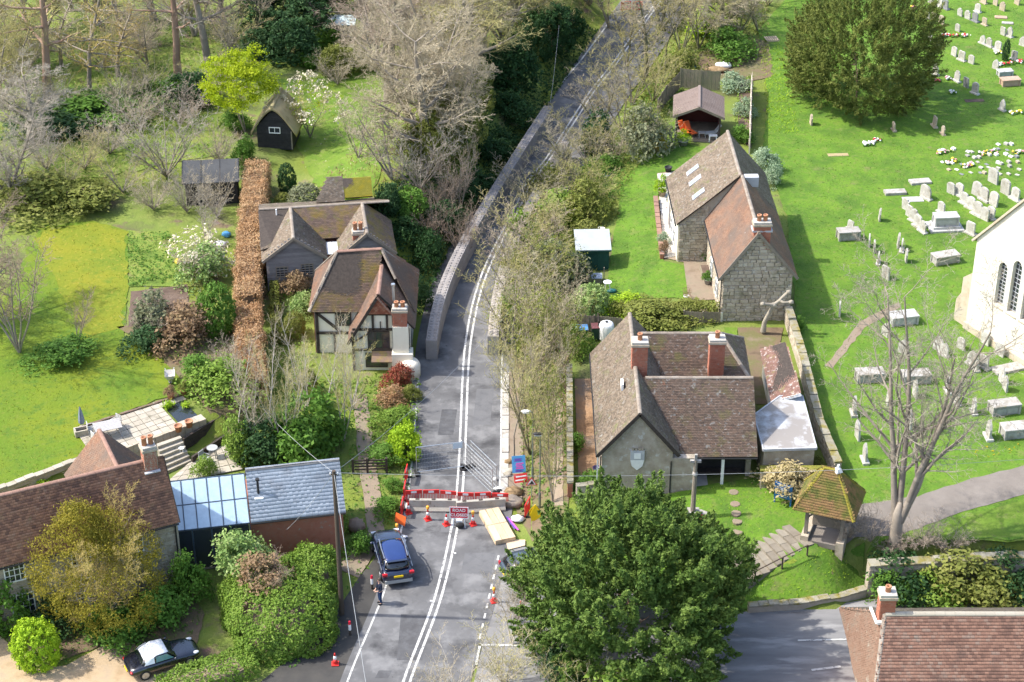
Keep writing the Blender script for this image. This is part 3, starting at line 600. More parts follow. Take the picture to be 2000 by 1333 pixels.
# ---------------------------------------------------------------- timber framed cottage left of the road
def timber_cottage():
    O = Vector((-13.6, 112.6, 0)); t = thing('timber_framed_cottage', 'cream timber framed cottage with hipped and catslide tile roof', 'house', O)
    lx = lambda x: x + 13.6; ly = lambda y: y - 112.6
    P = lambda x, y, z: (lx(x), ly(y), z)
    # main range and wing bodies
    MB().prism([P(-13.5, 114.9, -.3), P(-6.95, 114.9, -.3), P(-6.95, 120.2, -.3), P(-13.5, 120.2, -.3)], (0, 0, 3.8)).build('wall', M_CREAM, t)
    MB().prism([P(-10.8, 112.75, -.3), P(-6.95, 112.75, -.3), P(-6.95, 112.75, 3.0), P(-8.05, 112.75, 4.5), P(-9.85, 112.75, 4.3), P(-10.8, 112.75, 2.6)], (0, 3, 0)).build('wing_wall', M_CREAM, t)
    MB().prism([P(-13.5, 114.85, -.3), P(-13.5, 120.1, -.3), P(-13.5, 120.1, 3.3), P(-13.5, 114.85, 3.3)], (-.05, 0, 0)).build('brick_end_wall', M_BRICK, t)
    # main roof: ridge along x, hipped at the left
    A = P(-11.95, 117.0, 6.85); B = P(-8.9, 117.2, 6.95); e = 3.45
    roof(t, [P(-13.85, 114.6, e), P(-9.3, 114.6, e), B, A], M_TILE_MOSS)
    roof(t, [P(-13.85, 120.4, e), P(-13.85, 114.6, e), A], M_TILE_RED)
    roof(t, [P(-6.7, 120.4, e), P(-13.85, 120.4, e), A, B], M_TILE)
    ridge(t, A, B, M_RIDGE_RED, 1.1); ridge(t, A, P(-13.85, 114.6, e + .03)); ridge(t, A, P(-13.85, 120.4, e + .03)); 
    # wing: ridge along y, catslide to the right
    F = P(-8.9, 112.5, 6.0); Bk = P(-8.9, 116.6, 6.0)
    roof(t, [P(-11.05, 116.6, 2.25), P(-11.05, 112.5, 2.25), F, Bk], M_TILE_RED)
    roof(t, [P(-6.55, 112.5, 3.35), P(-6.55, 118.2, 3.35), P(-8.9, 118.2, 6.0), F], M_TILE_RED)
    roof(t, [P(-6.6, 114.4, 3.5), P(-6.6, 120.4, 3.5), B], M_TILE_RED); ridge(t, F, Bk, M_RIDGE_RED, 1.15); ridge(t, B, P(-7.9, 115.9, 5.3))
    ridge(t, B, P(-6.6, 119.9, 3.45))
    # tile hung gablet
    roof(t, [P(-9.75, 112.55, 4.5), P(-8.05, 112.55, 4.5), P(-8.9, 112.6, 5.85)], mat('tile_hanging', [(.20, .07, .05), (.32, .12, .08), (.40, .24, .17)], 2, .9, .3, 18, rnd=.7), thick=.05, name='tile_hung_gablet')
    for k in range(7):
        a = Vector(P(-8.9, 112.42, 5.72)).lerp(P(-7.9, 112.42, 4.35), k / 7); MB().box(-.11, .11, -.04, .04, -.06, .06).build('verge_tile', M_RIDGE_RED, t, loc=a, rot=(0, .9, 0))
    MB().bar(P(-8.95, 112.44, 5.85), P(-11.08, 112.44, 2.15), .06, .2).build('bargeboard', M_TIMBER, t)
    # timbers (front of wing)
    y = 112.68
    def tb(x0, z0, x1, z1, w_=.16, yy=y): MB().bar(P(x0, yy, z0), P(x1, yy, z1), w_, .10, up=(0, 1, 0)).build('timber', M_TIMBER, t)
    tb(-9.8, 4.42, -7.9, 4.42, .2); tb(-10.75, 3.2, -7.95, 3.2); tb(-10.75, -.2, -10.75, 3.0, .18); tb(-9.35, 3.2, -9.35, 4.4); tb(-8.85, 3.2, -8.85, 3.8, .06); tb(-8.4, 3.2, -8.4, 4.4); tb(-7.98, .2, -7.98, 4.4); tb(-10.7, 2.2, -9.4, 3.1, .1); tb(-10.75, 1.6, -7.95, 1.6)
    tb(-6.98, 1.2, -6.98, 3.3); tb(-7.2, 3.0, -6.95, 3.0); tb(-7.3, 2.5, -6.98, 2.1, .1); tb(-7.2, 1.6, -6.9, 1.6, .5)
    y2 = 114.83
    tb(-13.35, -.2, -13.35, 3.4, .2, y2); tb(-13.4, 3.3, -11, 3.3, .16, y2); tb(-13.3, 3.2, -11.7, 1.7, .18, y2); tb(-13.4, 1.65, -10.9, 1.65, .18, y2); tb(-12.2, -.2, -12.2, 1.6, .14, y2)
    window(t, P(-11.55, 114.84, 2.3), 1.1, .9, 0, 3, 2, M_TIMBER); window(t, P(-9.0, 112.7, 1.75), 1.5, 1.25, 0, 3, 2, M_TIMBER); window(t, P(-9.2, 112.7, .3), 1.5, 1.0, 0, 3, 2, M_TIMBER)
    # plastered stack and its bulges
    ch = MB(); ch.box(lx(-8.0), lx(-6.95), ly(112.05), ly(112.75), 1.7, 3.75); ch.build('chimney_breast', M_CREAM, t)
    MB().box(lx(-8.1), lx(-6.7), ly(111.85), ly(112.8), -.2, 1.72).build('chimney_base', M_CREAM, t)
    MB().lathe([(.75, 0), (.75, 1.1), (.6, 1.35), (.2, 1.5)], P(-6.95, 111.95, -.2), 14).build('bread_oven', M_CREAM, t, True)
    MB().prism([P(-8.1, 111.95, 1.0), P(-9.5, 111.95, 1.0), P(-9.5, 112.7, 1.5), P(-8.1, 112.7, 1.5)], (0, 0, .08)).build('lean_to_roof', M_TILE_MOSS, t)
    chimney(t, lx(-7.5), ly(112.45), 3.75, 5.05, .95, .7, pots=2, pot_h=.4)
    MB().cyl(P(-7.95, 113.4, 5), P(-7.95, 113.4, 6.2), .09, .09, 8).cyl(P(-7.95, 113.4, 6.2), P(-7.95, 113.4, 6.32), .14, .14, 8).build('flue', M_STEEL, t)
timber_cottage()

# ---------------------------------------------------------------- weatherboarded cottage behind it
def boarded_cottage():
    rz = R(8); O = Vector((-17.6, 122.2, .2)); t = thing('weatherboarded_cottage', 'grey weatherboarded cottage with twin gables and mossy tile roof', 'house', O, rz)
    e, a, v = 3.3, 4.85, 4.6
    def wing(u0, u1):
        m = (u0 + u1) / 2
        MB().prism([(u0, 0, -.6), (u1, 0, -.6), (u1, 0, e), (m, 0, a - .1), (u0, 0, e)], (0, v, 0)).build('wall', M_BLACKBOARD, t)
        z = -.4
        while z < a - .2:
            if z < e: x0, x1 = u0, u1
            else: k = (z - e) / (a - e); x0, x1 = lerp(u0, m, k), lerp(u1, m, k)
            if x1 - x0 > .3: MB().prism([(x0 + .02, -.085 + RG.uniform(-.01, .01), z), (x1 - .02, -.085, z), (x1 - .02, -.02, z + .2), (x0 + .02, -.02, z + .2)], (0, .03, 0), RG.random()).build('board', M_BOARD, t)
            z += .19
        return m
    for (u0, u1) in ((0, 4.1), (5.5, 9.1)):
        m = wing(u0, u1)
        for s, (x, w_) in enumerate(((u0 - .25, 1), (u1 + .25, -1))):
            pts = [(x, v + .2, e - .18), (x, -.25, e - .18), (m, -.25, a), (m, v + .2, a)]
            if w_ < 0: pts = [pts[1], pts[0], pts[3], pts[2]]
            roof(t, pts, M_TILE if (u0 == 0 or w_ > 0) else M_TILE_MOSS)
            MB().bar((m, -.29, a - .03), (x, -.29, e - .22), .05, .2).build('bargeboard', M_OAK, t)
        ridge(t, (m, -.25, a + .03), (m, v, a + .03))
    roof(t, [(4.2, v - 2.2, e), (5.4, v - 2.2, e), (7.3, v, a), (2.1, v, a)], M_TILE_MOSS)
    roof(t, [(9.3, v + 4.2, e - .2), (-.25, v + 4.2, e - .2), (-.25, v, a), (9.3, v, a)], M_TILE)
    roof(t, [(-.3, 1.0, e + .1), (.6, 1.0, e + .35), (2.1, v, a), (-.3, v, a)], M_TILE); 
    ridge(t, (-.25, v, a + .03), (9.3, v, a + .03))
    Mz = mat('pale_metal_sheet', [(.60, .60, .58), (.74, .74, .72)], 2, .5, .1, 8, over=[((.42, .40, .36), 3, .66, .05)])
    for k in range(2): MB().box(4.2 + k * .66, 4.2 + k * .66 + .63, .5, v - 2.2, e - .35, e - .3).build('metal_roof_sheet', Mz, t)
    MB().box(0, 9.1, v, v + 4, -.6, e - .3).build('rear_wall', M_BLACKBOARD, t); MB().box(4.1, 5.5, .6, v, -.6, e - .4).build('link_wall', M_BRICK, t)
    window(t, (1.1, -.04, 1.75), .9, .75, 0, 3, 1, M_OAK); window(t, (2.9, -.04, 1.75), .9, .85, 0, 3, 1, M_OAK); window(t, (7.5, -.04, 2.2), .9, .75, 0, 2, 1, M_OAK)
    chimney(t, 6.7, .55, 2.4, 4.75, .8, .65, pots=2, pot_h=.6)
    # small rear extension roof with yellow moss
    roof(t, [(4.0, v + 1.5, a - .5), (6.1, v + 1.5, a - .5), (6.1, v + 3.5, a + .55), (5.0, v + 3.5, a + .55)], M_TILE)
    Mm = mat('yellow_moss_roof', [(.30, .24, .02), (.22, .20, .03), (.34, .28, .05)], 2, .95, .5, 10)
    roof(t, [(6.1, v + 1.8, a - .4), (8.2, v + 1.8, a - .4), (8.2, v + 3.3, a + .4), (6.1, v + 3.3, a + .5)], Mm)
    MB().cyl((1.0, v - .6, a - .4), (1.0, v - .6, a + .25), .06, .06, 6).build('soil_vent_pipe', M_WHITE, t)
boarded_cottage()

# ---------------------------------------------------------------- stone house bottom left, with its glass link and slate range
def stone_house():
    rz = math.atan2(3.9, 8.6); O = Vector((-19.1, 89.3, 0)); t = thing('stone_farmhouse', 'stone farmhouse with long brown tile roof behind the golden tree', 'house', O, rz)
    # local: x to the right along the front, front faces -y ; runs from x=-16 to 0
    X0, X1, D, e, a = -16, 0, 3.9, 4.9, 7.6
    MB().prism([(X1, 0, -.2), (X1, D, -.2), (X1, D, e), (X1, D / 2, a - .12), (X1, 0, e)], (X0 - X1, 0, 0)).build('wall', M_MORTAR, t)
    wins = [(-9.2, 3.2, 1.15, 1.15), (-9.0, .9, 1.3, 1.25), (-2.3, 3.1, .7, 1.0), (-5.5, 3.2, 1.1, 1.1), (-5.5, .9, 1.2, 1.2)]
    stones(t, (X0, 0, -.2), (1, 0, 0), X1 - X0, e + .15, M_STONE, seed=12, sw=(.25, .6), skip=lambda x, z: any(abs(x + X0 - q[0]) < q[2] / 2 + .15 and q[1] - .1 < z - .2 < q[1] + q[3] + .1 for q in wins))
    stones(t, (X1, 0, -.2), (0, 1, 0), D, e + 2, M_STONE, lambda x: e + min(x, D - x) * 1.3, seed=13, sw=(.25, .6))
    MB().box(-.02, .1, -.07, .1, -.2, e).build('pale_quoin', M_STONE, t)
    for (x, z, w_, h) in wins: window(t, (x, -.05, z), w_, h, 0, 4 if w_ > 1 else 2, 3)
    roof(t, [(X0, -.35, e - .35), (X1 + .15, -.35, e - .35), (X1 + .15, D / 2, a), (X0, D / 2, a)], mat('weathered_clay_tile', [(.11, .065, .052), (.20, .105, .075), (.32, .165, .105), (.25, .175, .135)], .8, .9, .25, 18, rnd=.6, over=[((.26, .16, .10), 1.4, .64, .06), ((.16, .15, .05), .7, .72, .04)]), tw=.21, gauge=.15, lift=.032)
    roof(t, [(X1 + .15, D + .35, e - .35), (X0, D + .35, e - .35), (X0, D / 2, a), (X1 + .15, D / 2, a)], M_TILE_RED)
    ridge(t, (X0, D / 2, a + .04), (X1 - .8, D / 2, a + .04), M_RIDGE_RED, 1.15)
    MB().bar((X1 + .18, D / 2, a - .02), (X1 + .18, -.38, e - .38), .05, .16).build('bargeboard', M_TIMBER, t); gutter(t, (X0, -.42, e - .42), (X1 + .1, -.42, e - .42)); downpipe(t, -.05, -.1, 0, e - .4)
    # rear wing roof
    MB().prism([(-4.4, D, -.2), (-.6, D, -.2), (-.6, 6.4, -.2), (-4.4, 6.4, -.2)], (0, 0, 5.0)).build('rear_wing_wall', M_BRICK, t)
    roof(t, [(-4.7, 6.6, e - .1), (-4.7, 2.8, e - .1), (-2.4, 2.6, a - .3), (-2.4, 6.6, a - .3)], M_TILE_RED)
    roof(t, [(-.3, 2.4, e - .1), (-.3, 6.6, e - .1), (-2.4, 6.6, a - .3), (-2.4, 2.6, a - .3)], M_TILE_RED)
    ridge(t, (-2.4, 2.3, a - .27), (-2.4, 6.6, a - .27), M_RIDGE_RED)
    c = chimney(t, -.65, D / 2, 6.6, 8.6, .75, .75, m=M_STONE, pots=2, pot_h=.55); MB().box(-1.1, -.2, D / 2 - .6, D / 2 + .5, 7.05, 7.12).build('lead_apron', M_LEAD, c)
stone_house()
def glass_link():
    rz = R(11); O = Vector((-19.0, 90.3, 0)); t = thing('glass_conservatory', 'glass roofed conservatory between the farmhouse and slate range', 'conservatory', O, rz)
    W, D, e, a = 3.9, 2.9, 3.0, 4.5
    Mg = plain('blue_roof_glass', (.50, .66, .80), .05, 0, .9, .6); Mg.node_tree.nodes['Principled BSDF'].inputs['Alpha'].default_value = .6; Mfr = plain('dark_blue_frame', (.045, .07, .10), .5)
    for i in range(6):
        x = -.55 + (W + .55) * i / 6; x1 = -.55 + (W + .55) * (i + 1) / 6
        for j in range(2):
            p = lambda xx, k: Vector((xx, D * k, lerp(e, a, k)))
            k0, k1 = (0, .5) if j == 0 else (.5, 1)
            MB().prism([p(x + .03, k0 + .01), p(x1 - .03, k0 + .01), p(x1 - .03, k1 - .01), p(x + .03, k1 - .01)], (0, 0, .02)).build('pane', Mg, t)
    for i in range(7):
        x = -.55 + (W + .55) * i / 6; MB().bar((x, 0, e + .02), (x, D, a + .02), .05, .08).build('glazing_bar', Mfr, t)
    for k in (0, .5, 1): MB().bar((-.55, D * k, lerp(e, a, k) + .015), (W, D * k, lerp(e, a, k) + .015), .06, .06).build('purlin', Mfr, t)
    MB().box(-.5, W, D - .1, D + .05, 0, a - .1).build('back_wall', M_STONE, t)
    for i in range(5):
        x = -.5 + (W + .5) * i / 4; MB().box(x - .04, x + .04, 0, .08, 0, e).build('frame_post', Mfr, t)
        if i < 4: MB().box(x + .05, x + (W + .5) / 4 - .05, .03, .05, .2, e - .1).build('front_pane', M_GLASS, t)
    MB().box(-.5, W, 0.1, D - .1, .0, .05).build('floor', M_FLAG, t); MB().box(1.2, 2.4, .9, 1.7, .7, .76).build('table_top', M_WHITE, t); MB().box(1.7, 1.9, 1.2, 1.4, .05, .7).build('table_pedestal', M_WHITE, t); MB().box(2.8, 3.5, .5, 2.2, .05, .8).build('sofa', M_CREAM, t)
    s = thing('slate_roofed_range', 'low outbuilding with blue slate roof beside the telegraph pole', 'outbuilding', (-15.1, 91.1, 0), rz)
    W, D, e, a = 5.5, 2.45, 3.0, 5.0
    MB().prism([(0, .25, -.1), (W - .15, .25, -.1), (W - .15, 4.6, -.1), (0, 4.6, -.1)], (0, 0, 3.0)).build('wall', M_BRICK, s)
    roof(s, [(0, 0, e), (W, 0, e), (W, D, a), (0, D, a)], M_SLATE, tw=.34, gauge=.22, lift=.005, wob=.0015)
    roof(s, [(W, 2 * D, e), (0, 2 * D, e), (0, D, a), (W, D, a)], M_SLATE, tw=.34, gauge=.22, lift=.005, wob=.0015)
    MB().prism([(W - .16, .3, 2.9), (W - .16, 4.5, 2.9), (W - .16, D, a - .15)], (.08, 0, 0)).build('gable_wall', M_BOARD, s)
    ridge(s, (0, D, a + .03), (W, D, a + .03), mat('grey_ridge', [(.17, .165, .16), (.24, .235, .23)], 2, .8, obj=.4))
    MB().cyl((.6, 1.3, 4.0), (.6, 1.3, 5.0), .07, .07, 8).cyl((.6, 1.3, 5.0), (.6, 1.3, 5.12), .12, .12, 8).build('flue', M_BLACK, s)
    MB().box(.35, .85, .95, 1.2, 3.82, 3.95).build('flashing', M_WHITE, s)
    gutter(s, (0, -.05, e - .06), (W, -.05, e - .06))
glass_link()
# ---------------------------------------------------------------- brick house bottom right
def brick_house():
    t = thing('tile_roofed_house', 'house with red plain tile roof and leaning mossy chimney beside the lane', 'house', (18.3, 73.0, 0))
    A = (.75, 5.0, 6.9); B = (14, 5.0, 6.9); e = 3.2
    MB().box(.3, 14, .5, 9.2, -.2, 3.3).build('wall', M_BRICK, t)
    Mt = mat('orange_red_tile', [(.12, .07, .055), (.20, .11, .08), (.28, .155, .11), (.24, .185, .15)], .9, .9, .25, 18, rnd=.6, over=[((.15, .10, .08), .7, .66, .1), ((.40, .36, .31), 6, .72, .03)])
    roof(t, [(-.3, 0, e), (14, 0, e), B, A], Mt, tw=.22, gauge=.17, lift=.04)
    Mh = mat('scraped_brown_tile', [(.20, .115, .08), (.28, .175, .125), (.25, .20, .155)], 1.5, .9, .3, 16, rnd=.3, stretch=(1, .5, 1), over=[((.38, .34, .28), 2.5, .66, .06)])
    roof(t, [(-.5, 10, e), (-.5, 0, e), A], Mh)
    roof(t, [(14, 10, e), (-.5, 10, e), A, B], M_TILE)
    ridge(t, A, B, mat('pale_ridge', [(.30, .27, .21), (.37, .34, .28)], 2, .9, obj=.4), 1.3, .5); ridge(t, A, (-.45, 0, e), M_RIDGE)
    c = chimney(t, .85, 5.35, 6.0, 8.0, .8, .75, pots=1, pot_h=.35)
    MB().box(.35, 1.4, 4.75, 4.95, 6.35, 6.5).build('lead_apron', M_WHITE, c); MB().bar((.35, 4.8, 6.4), (.2, 6.0, 6.5), .14, .05).build('lead_flashing', M_WHITE, c)
brick_house()
# ---------------------------------------------------------------- church east end
def church():
    d = Vector((2.78, -4.8)).normalized(); rz = math.atan2(d.y, d.x); O = Vector((31.0, 114.6, 2.2))
    t = thing('church', 'whitewashed church gable with three tall lancet windows', 'church', O, rz)
    Mw = mat('limewashed_wall', [(.58, .54, .46), (.69, .66, .58)], 1.0, .85, .5, 5, over=[((.58, .51, .40), .6, .60, .1), ((.52, .47, .38), 3, .66, .06)])
    W, e, a = 9.6, 6.9, 12.6; BK = 14
    P = [(0, 0), (W, 0), (W, e), (W / 2, a), (0, e)]
    # gable wall with lancet openings (outside towards -y)
    lanc = [(2.7, 3.1, 2.7), (3.95, 3.1, 3.4), (5.2, 3.1, 2.7)]
    def arch(x, z, h, w_=.42): return [(x - w_, z), (x + w_, z), (x + w_, z + h)] + [(x + w_ * math.cos(q), z + h + w_ * 1.3 * math.sin(q)) for q in (R(30), R(60))] + [(x, z + h + w_ * 1.3)] + [(x - w_ * math.cos(q), z + h + w_ * 1.3 * math.sin(q)) for q in (R(60), R(30))] + [(x - w_, z + h)]
    pts = [Vector(p) for p in P]; edges = [(i, (i + 1) % 5) for i in range(5)]; holes = []
    for l in lanc:
        ar = arch(*l); b = len(pts); pts += [Vector(p) for p in ar]; edges += [(b + i, b + (i + 1) % len(ar)) for i in range(len(ar))]; holes.append(ar)
    vs, es, fs, *_ = delaunay_2d_cdt(pts, edges, [], 1, 1e-4)
    m = MB(); F = []
    for f in fs:
        c = sum((vs[i] for i in f), Vector((0, 0))) / len(f)
        if not any(inside(c, h) for h in holes): F.append(tuple(f))
    m.add([(v.x, 0, v.y) for v in vs], F)
    for h in holes:
        n = len(h); m.add([(p[0], 0, p[1]) for p in h] + [(p[0], .35, p[1]) for p in h], [(i, i + n, (i + 1) % n + n, (i + 1) % n) for i in range(n)])
    m.box(-.0, .5, .02, BK, -.5, e); m.box(W - .5, W, .02, BK, -.5, e); m.box(0, W, .01, .1, -.6, 0)
    wall = m.build('wall', Mw, t)
    for k, h in enumerate(holes):
        g = MB().poly([(p[0], .3, p[1]) for p in h]).build('lancet_window', M_GLASS, t)
        x, z, hh = lanc[k]
        for i in range(11): MB().box(x - .42, x + .42, .27, .295, z + .1 + i * hh / 10, z + .14 + i * hh / 10).build('glazing_bar', M_LEAD, g)
        for xx in (-.14, .14): MB().box(x + xx - .015, x + xx + .015, .265, .29, z, z + hh + .3).build('glazing_bar', M_LEAD, g)
        MB().prism([(x - .5, -.06, z - .15), (x + .5, -.06, z - .15), (x + .5, .3, z), (x - .5, .3, z)], (0, 0, .05)).build('sill', M_STONE, t)
    Mst = mat('buff_stone', [(.38, .31, .21), (.48, .41, .31), (.42, .38, .32)], 1.5, .9, .3, 12)
    # plinth and corner buttresses
    MB().box(-.1, W, -.14, .0, -.6, .5).build('plinth', Mst, t)
    b1 = MB(); b1.prism([(-.0, .1, -.6), (-1.3, .1, -.6), (-1.3, .1, 1.6), (-.9, .1, 2.3), (-.9, .1, 3.5), (0, .1, 4.3)], (0, .8, 0)).build('buttress', Mst, t)
    b2 = MB().prism([(W - .8, 0, -.6), (W - .8, -1.3, -.6), (W - .8, -1.3, 1.6), (W - .8, -.9, 2.3), (W - .8, 0, 4.3)], (.8, 0, 0)).build('buttress', Mst, t)
    Ms = mat('stone_roof_slab', [(.24, .19, .15), (.33, .28, .23)], 1.5, .9, .3, 12, rnd=.5)
    roof(t, [(-.3, BK, e - .25), (-.3, .1, e - .25), (W / 2, .1, a + .1), (W / 2, BK, a + .1)], Ms, tw=.35, gauge=.25)
    roof(t, [(W + .3, .1, e - .25), (W + .3, BK, e - .25), (W / 2, BK, a + .1), (W / 2, .1, a + .1)], Ms, tw=.35, gauge=.25)
    for x in (-.32, W + .32): MB().bar((W / 2, -.02, a + .14), (x, -.02, e - .25), .3, .14).build('coping', Mst, t)
church()
# ---------------------------------------------------------------- lychgate
def lychgate():
    rz = R(-20); O = Vector((18.3, 91.4, 2.15)); t = thing('lychgate', 'oak lychgate with moss covered pyramid roof above the steps', 'lychgate', O, rz); t.scale = (.9, .9, .95)
    for sx in (-1, 1):
        for sy in (-1, 1):
            MB().box(sx * 1.15 - .11, sx * 1.15 + .11, sy * 1.05 - .11, sy * 1.05 + .11, .3, 2.35).build('post', M_OAK, t)
            MB().bar((sx * 1.15, sy * 1.0, 1.5), (sx * 1.15, sy * .35, 2.3), .1, .1).build('brace', M_OAK, t); MB().bar((sx * 1.1, sy * 1.05, 1.5), (sx * .4, sy * 1.05, 2.3), .1, .1).build('brace', M_OAK, t)
        MB().box(sx * 1.15 - .25, sx * 1.15 + .25, -1.45, 1.45, -1.0, .32).build('plinth_wall', M_STONE, t)
    for s in (-1, 1):
        MB().box(s * 1.15 - .1, s * 1.15 + .1, -1.4, 1.4, 2.35, 2.52).build('wall_plate', M_OAK, t); MB().box(-1.4, 1.4, s * 1.05 - .1, s * 1.05 + .1, 2.36, 2.5).build('tie_beam', M_OAK, t)
    MB().box(-.95, .95, -.04, .04, .35, 1.3).build('gate', M_OAK, t); MB().box(-.95, .95, -1.4, 1.4, -.3, .06).build('floor', M_CPATH, t)
    e, a = 2.3, 4.65; A = (-.55, .0, a); B = (.35, 0, a)
    c = [(-1.95, -1.75, e), (1.95, -1.75, e), (1.95, 1.75, e), (-1.95, 1.75, e)]
    k = dict(tw=.22, gauge=.16, lift=.04)
    roof(t, [c[0], c[1], B, A], M_TILE_LYCH, **k); roof(t, [c[1], c[2], B], M_TILE_LYCH, **k); roof(t, [c[2], c[3], A, B], M_TILE_LYCH, **k); roof(t, [c[3], c[0], A], M_TILE_LYCH, **k)
    Mm = mat('ridge_moss', [(.26, .21, .03), (.20, .19, .03)], 3, .95, .5, 12)
    for p, q in ((A, c[0]), (B, c[1]), (B, c[2]), (A, c[3]), (A, B)): ridge(t, p, q, Mm)
    MB().lathe([(.32, 0), (.2, .25), (.1, .32), (.08, .5)], (B[0], B[1], a - .12), 4).build('lead_finial_cap', M_WHITE, t)
lychgate()
# ---------------------------------------------------------------- sheds, hut, gazebo
def green_shed():
    t = thing('green_shed', 'dark green garden shed with pale grey roof on the cottage lawn', 'shed', T(1158, 530), R(2))
    Mg = mat('dark_green_paint', [(.012, .05, .045), (.02, .075, .065)], 3, .6)
    MB().box(-1.15, 1.15, .0, 2.0, -.05, 1.75).build('wall', Mg, t)
    for k in range(11): MB().box(-1.15 + k * .21, -1.15 + k * .21 + .195, -.025, -.003, 0, 1.74).build('board', Mg, t)
    Mr = mat('pale_shed_roof', [(.30, .33, .33), (.38, .41, .41)], 1, .6)
    MB().prism([(-1.3, -.2, 1.72), (1.3, -.2, 1.72), (1.3, 2.15, 2.2), (-1.3, 2.15, 2.2)], (0, 0, .06)).build('roof', Mr, t)
    MB().box(-1.28, 1.28, -.21, -.17, 1.62, 1.72).build('fascia', Mg, t); MB().box(.35, 1.0, -.045, -.026, .05, 1.6).build('door', Mg, t); MB().box(1.155, 1.17, .6, 1.3, .9, 1.4).build('side_window', M_GLASS, t)
green_shed()
def hut():
    p = T(538, 290); t = thing('thatched_garden_hut', 'black weatherboarded hut with mossy thatched roof beside the magnolia', 'hut', p, R(-6))
    W, D, e, a = 2.9, 3.2, 1.75, 3.6
    MB().prism([(-W / 2, 0, -.2), (W / 2, 0, -.2), (W / 2, 0, e), (0, 0, a - .3), (-W / 2, 0, e)], (0, D, 0)).build('wall', M_BLACKBOARD, t)
    z = -.1
    while z < 3:
        w_ = W if z < e else W * (1 - (z - e) / (a - .3 - e))
        if w_ > .3: MB().box(-w_ / 2, w_ / 2, -.04, -.005, z, z + .16, rnd=RG.random()).build('board', M_BLACKBOARD, t)
        z += .17
    Mt = mat('mossy_thatch', [(.24, .19, .105), (.34, .28, .16), (.28, .26, .12)], 1.5, .95, .6, 12, stretch=(1, 1, .4))
    for s in (-1, 1):
        m = MB(); n = 8; vs = []; 
        for j in range(2):
            for i in range(n + 1):
                k = i / n; x = s * (k * (W / 2 + .45)); zz = a + .12 - (a - e + .45) * (k ** 1.45)
                vs.append((x, -.3 + j * (D + .6), zz)); vs.append((x, -.3 + j * (D + .6), zz - .3))
        q = 2 * (n + 1); F = []
        for i in range(n):
            F += [(2 * i, 2 * i + 2, q + 2 * i + 2, q + 2 * i), (2 * i + 1, q + 2 * i + 1, q + 2 * i + 3, 2 * i + 3), (2 * i, 2 * i + 1, 2 * i + 3, 2 * i + 2), (q + 2 * i, q + 2 * i + 2, q + 2 * i + 3, q + 2 * i + 1)]
        F.append((2 * n, 2 * n + 1, q + 2 * n + 1, q + 2 * n)); m.add(vs, F).build('thatch', Mt, t, True)
    MB().cyl((0, -.32, a + .1), (0, D + .3, a + .1), .16, .16, 8).build('thatch_ridge', Mt, t)
    window(t, (0.05, -.04, 1.35), .95, .42, 0, 2, 1); MB().box(W / 2 - .08, W / 2 + .02, -.06, .0, -.1, 1.5).build('corner_post', M_OAK, t)
hut()
def gazebo():
    p = T(1362, 275); t = thing('garden_summerhouse', 'open fronted brown summerhouse with ribbed roof and loungers inside', 'summerhouse', p, R(-5))
    Mr = mat('ribbed_brown_roof', [(.16, .12, .10), (.22, .17, .145), (.25, .205, .18)], 1.2, .6, .2, 8, rnd=.4); Mw = mat('dark_red_boards', [(.07, .018, .016), (.10, .03, .025)], 3, .8)
    W, D, e, a = 3.5, 3.7, 2.15, 3.05
    for sx in (-1, 1):
        for y in (0, D): MB().box(sx * W / 2 - .07, sx * W / 2 + .07, y - .07, y + .07, 0, e).build('post', M_TIMBER, t)
    MB().box(-W / 2, W / 2, D - .1, D, 0, e).build('back_wall', Mw, t); MB().box(W / 2 - .08, W / 2, 1.9, D - .1, 0, e).build('side_wall', Mw, t); MB().box(-W / 2, -W / 2 + .08, 1.9, D - .1, 0, e).build('side_wall', Mw, t)
    for x in (-.1, .8): window(t, (x, D - .12, 1.2), .7, .6, 0, 2, 2)
    MB().box(-W / 2 - .1, W / 2 + .1, -.2, D, -.25, .05).build('deck', M_FENCE, t)
    for s in (-1, 1):
        P = [(0, -.35, a), (s * (W / 2 + .35), -.35, e - .02), (s * (W / 2 + .35), D + .3, e - .02), (0, D + .3, a)]
        r = MB().prism(P, (0, 0, .05)).build('roof', Mr, t)
        for k in range(19):
            y = -.3 + k * (D + .55) / 18; b = (0, y, a + .06), (s * (W / 2 + .35), y, e + .04); MB().bar(*b, .035, .035, rnd=RG.random()).build('roof_rib', Mr, r)
        MB().bar((0, -.37, a), (s * (W / 2 + .37), -.37, e), .05, .2).build('bargeboard', M_FENCE, t)
    MB().box(-.1, .1, -.36, D + .3, a + .05, a + .12).build('ridge_cap', Mr, t)
gazebo()
def black_shed():
    t = thing('black_felt_roofed_shed', 'long black shed with felt roof left of the beech hedge', 'shed', T(418, 398), R(6))
    MB().box(-2.1, 1.9, .0, 2.6, -.1, 1.9).build('wall', M_BLACKBOARD, t)
    for k in range(11): MB().box(-2.1, 1.9, -.04, -.005, k * .17 - .05, k * .17 + .11, rnd=RG.random()).build('board', M_BLACKBOARD, t)
    Mf = mat('dark_roof_felt', [(.05, .052, .055), (.075, .078, .08)], 1, .8, .3, 10)
    MB().prism([(-2.3, -.3, 1.9), (2.1, -.3, 1.9), (2.1, 2.0, 2.75), (-2.3, 2.0, 2.75)], (0, 0, .06)).build('roof', Mf, t); MB().prism([(-2.3, 2.0, 2.75), (2.1, 2.0, 2.75), (2.1, 3.0, 2.3), (-2.3, 3.0, 2.3)], (0, 0, .06)).build('rear_roof', Mf, t)
    for k in range(4): MB().bar((-2.3 + k * 1.45, -.3, 1.98), (-2.3 + k * 1.45, 2.0, 2.83), .04, .02).build('felt_batten', M_BLACK, t)
black_shed()
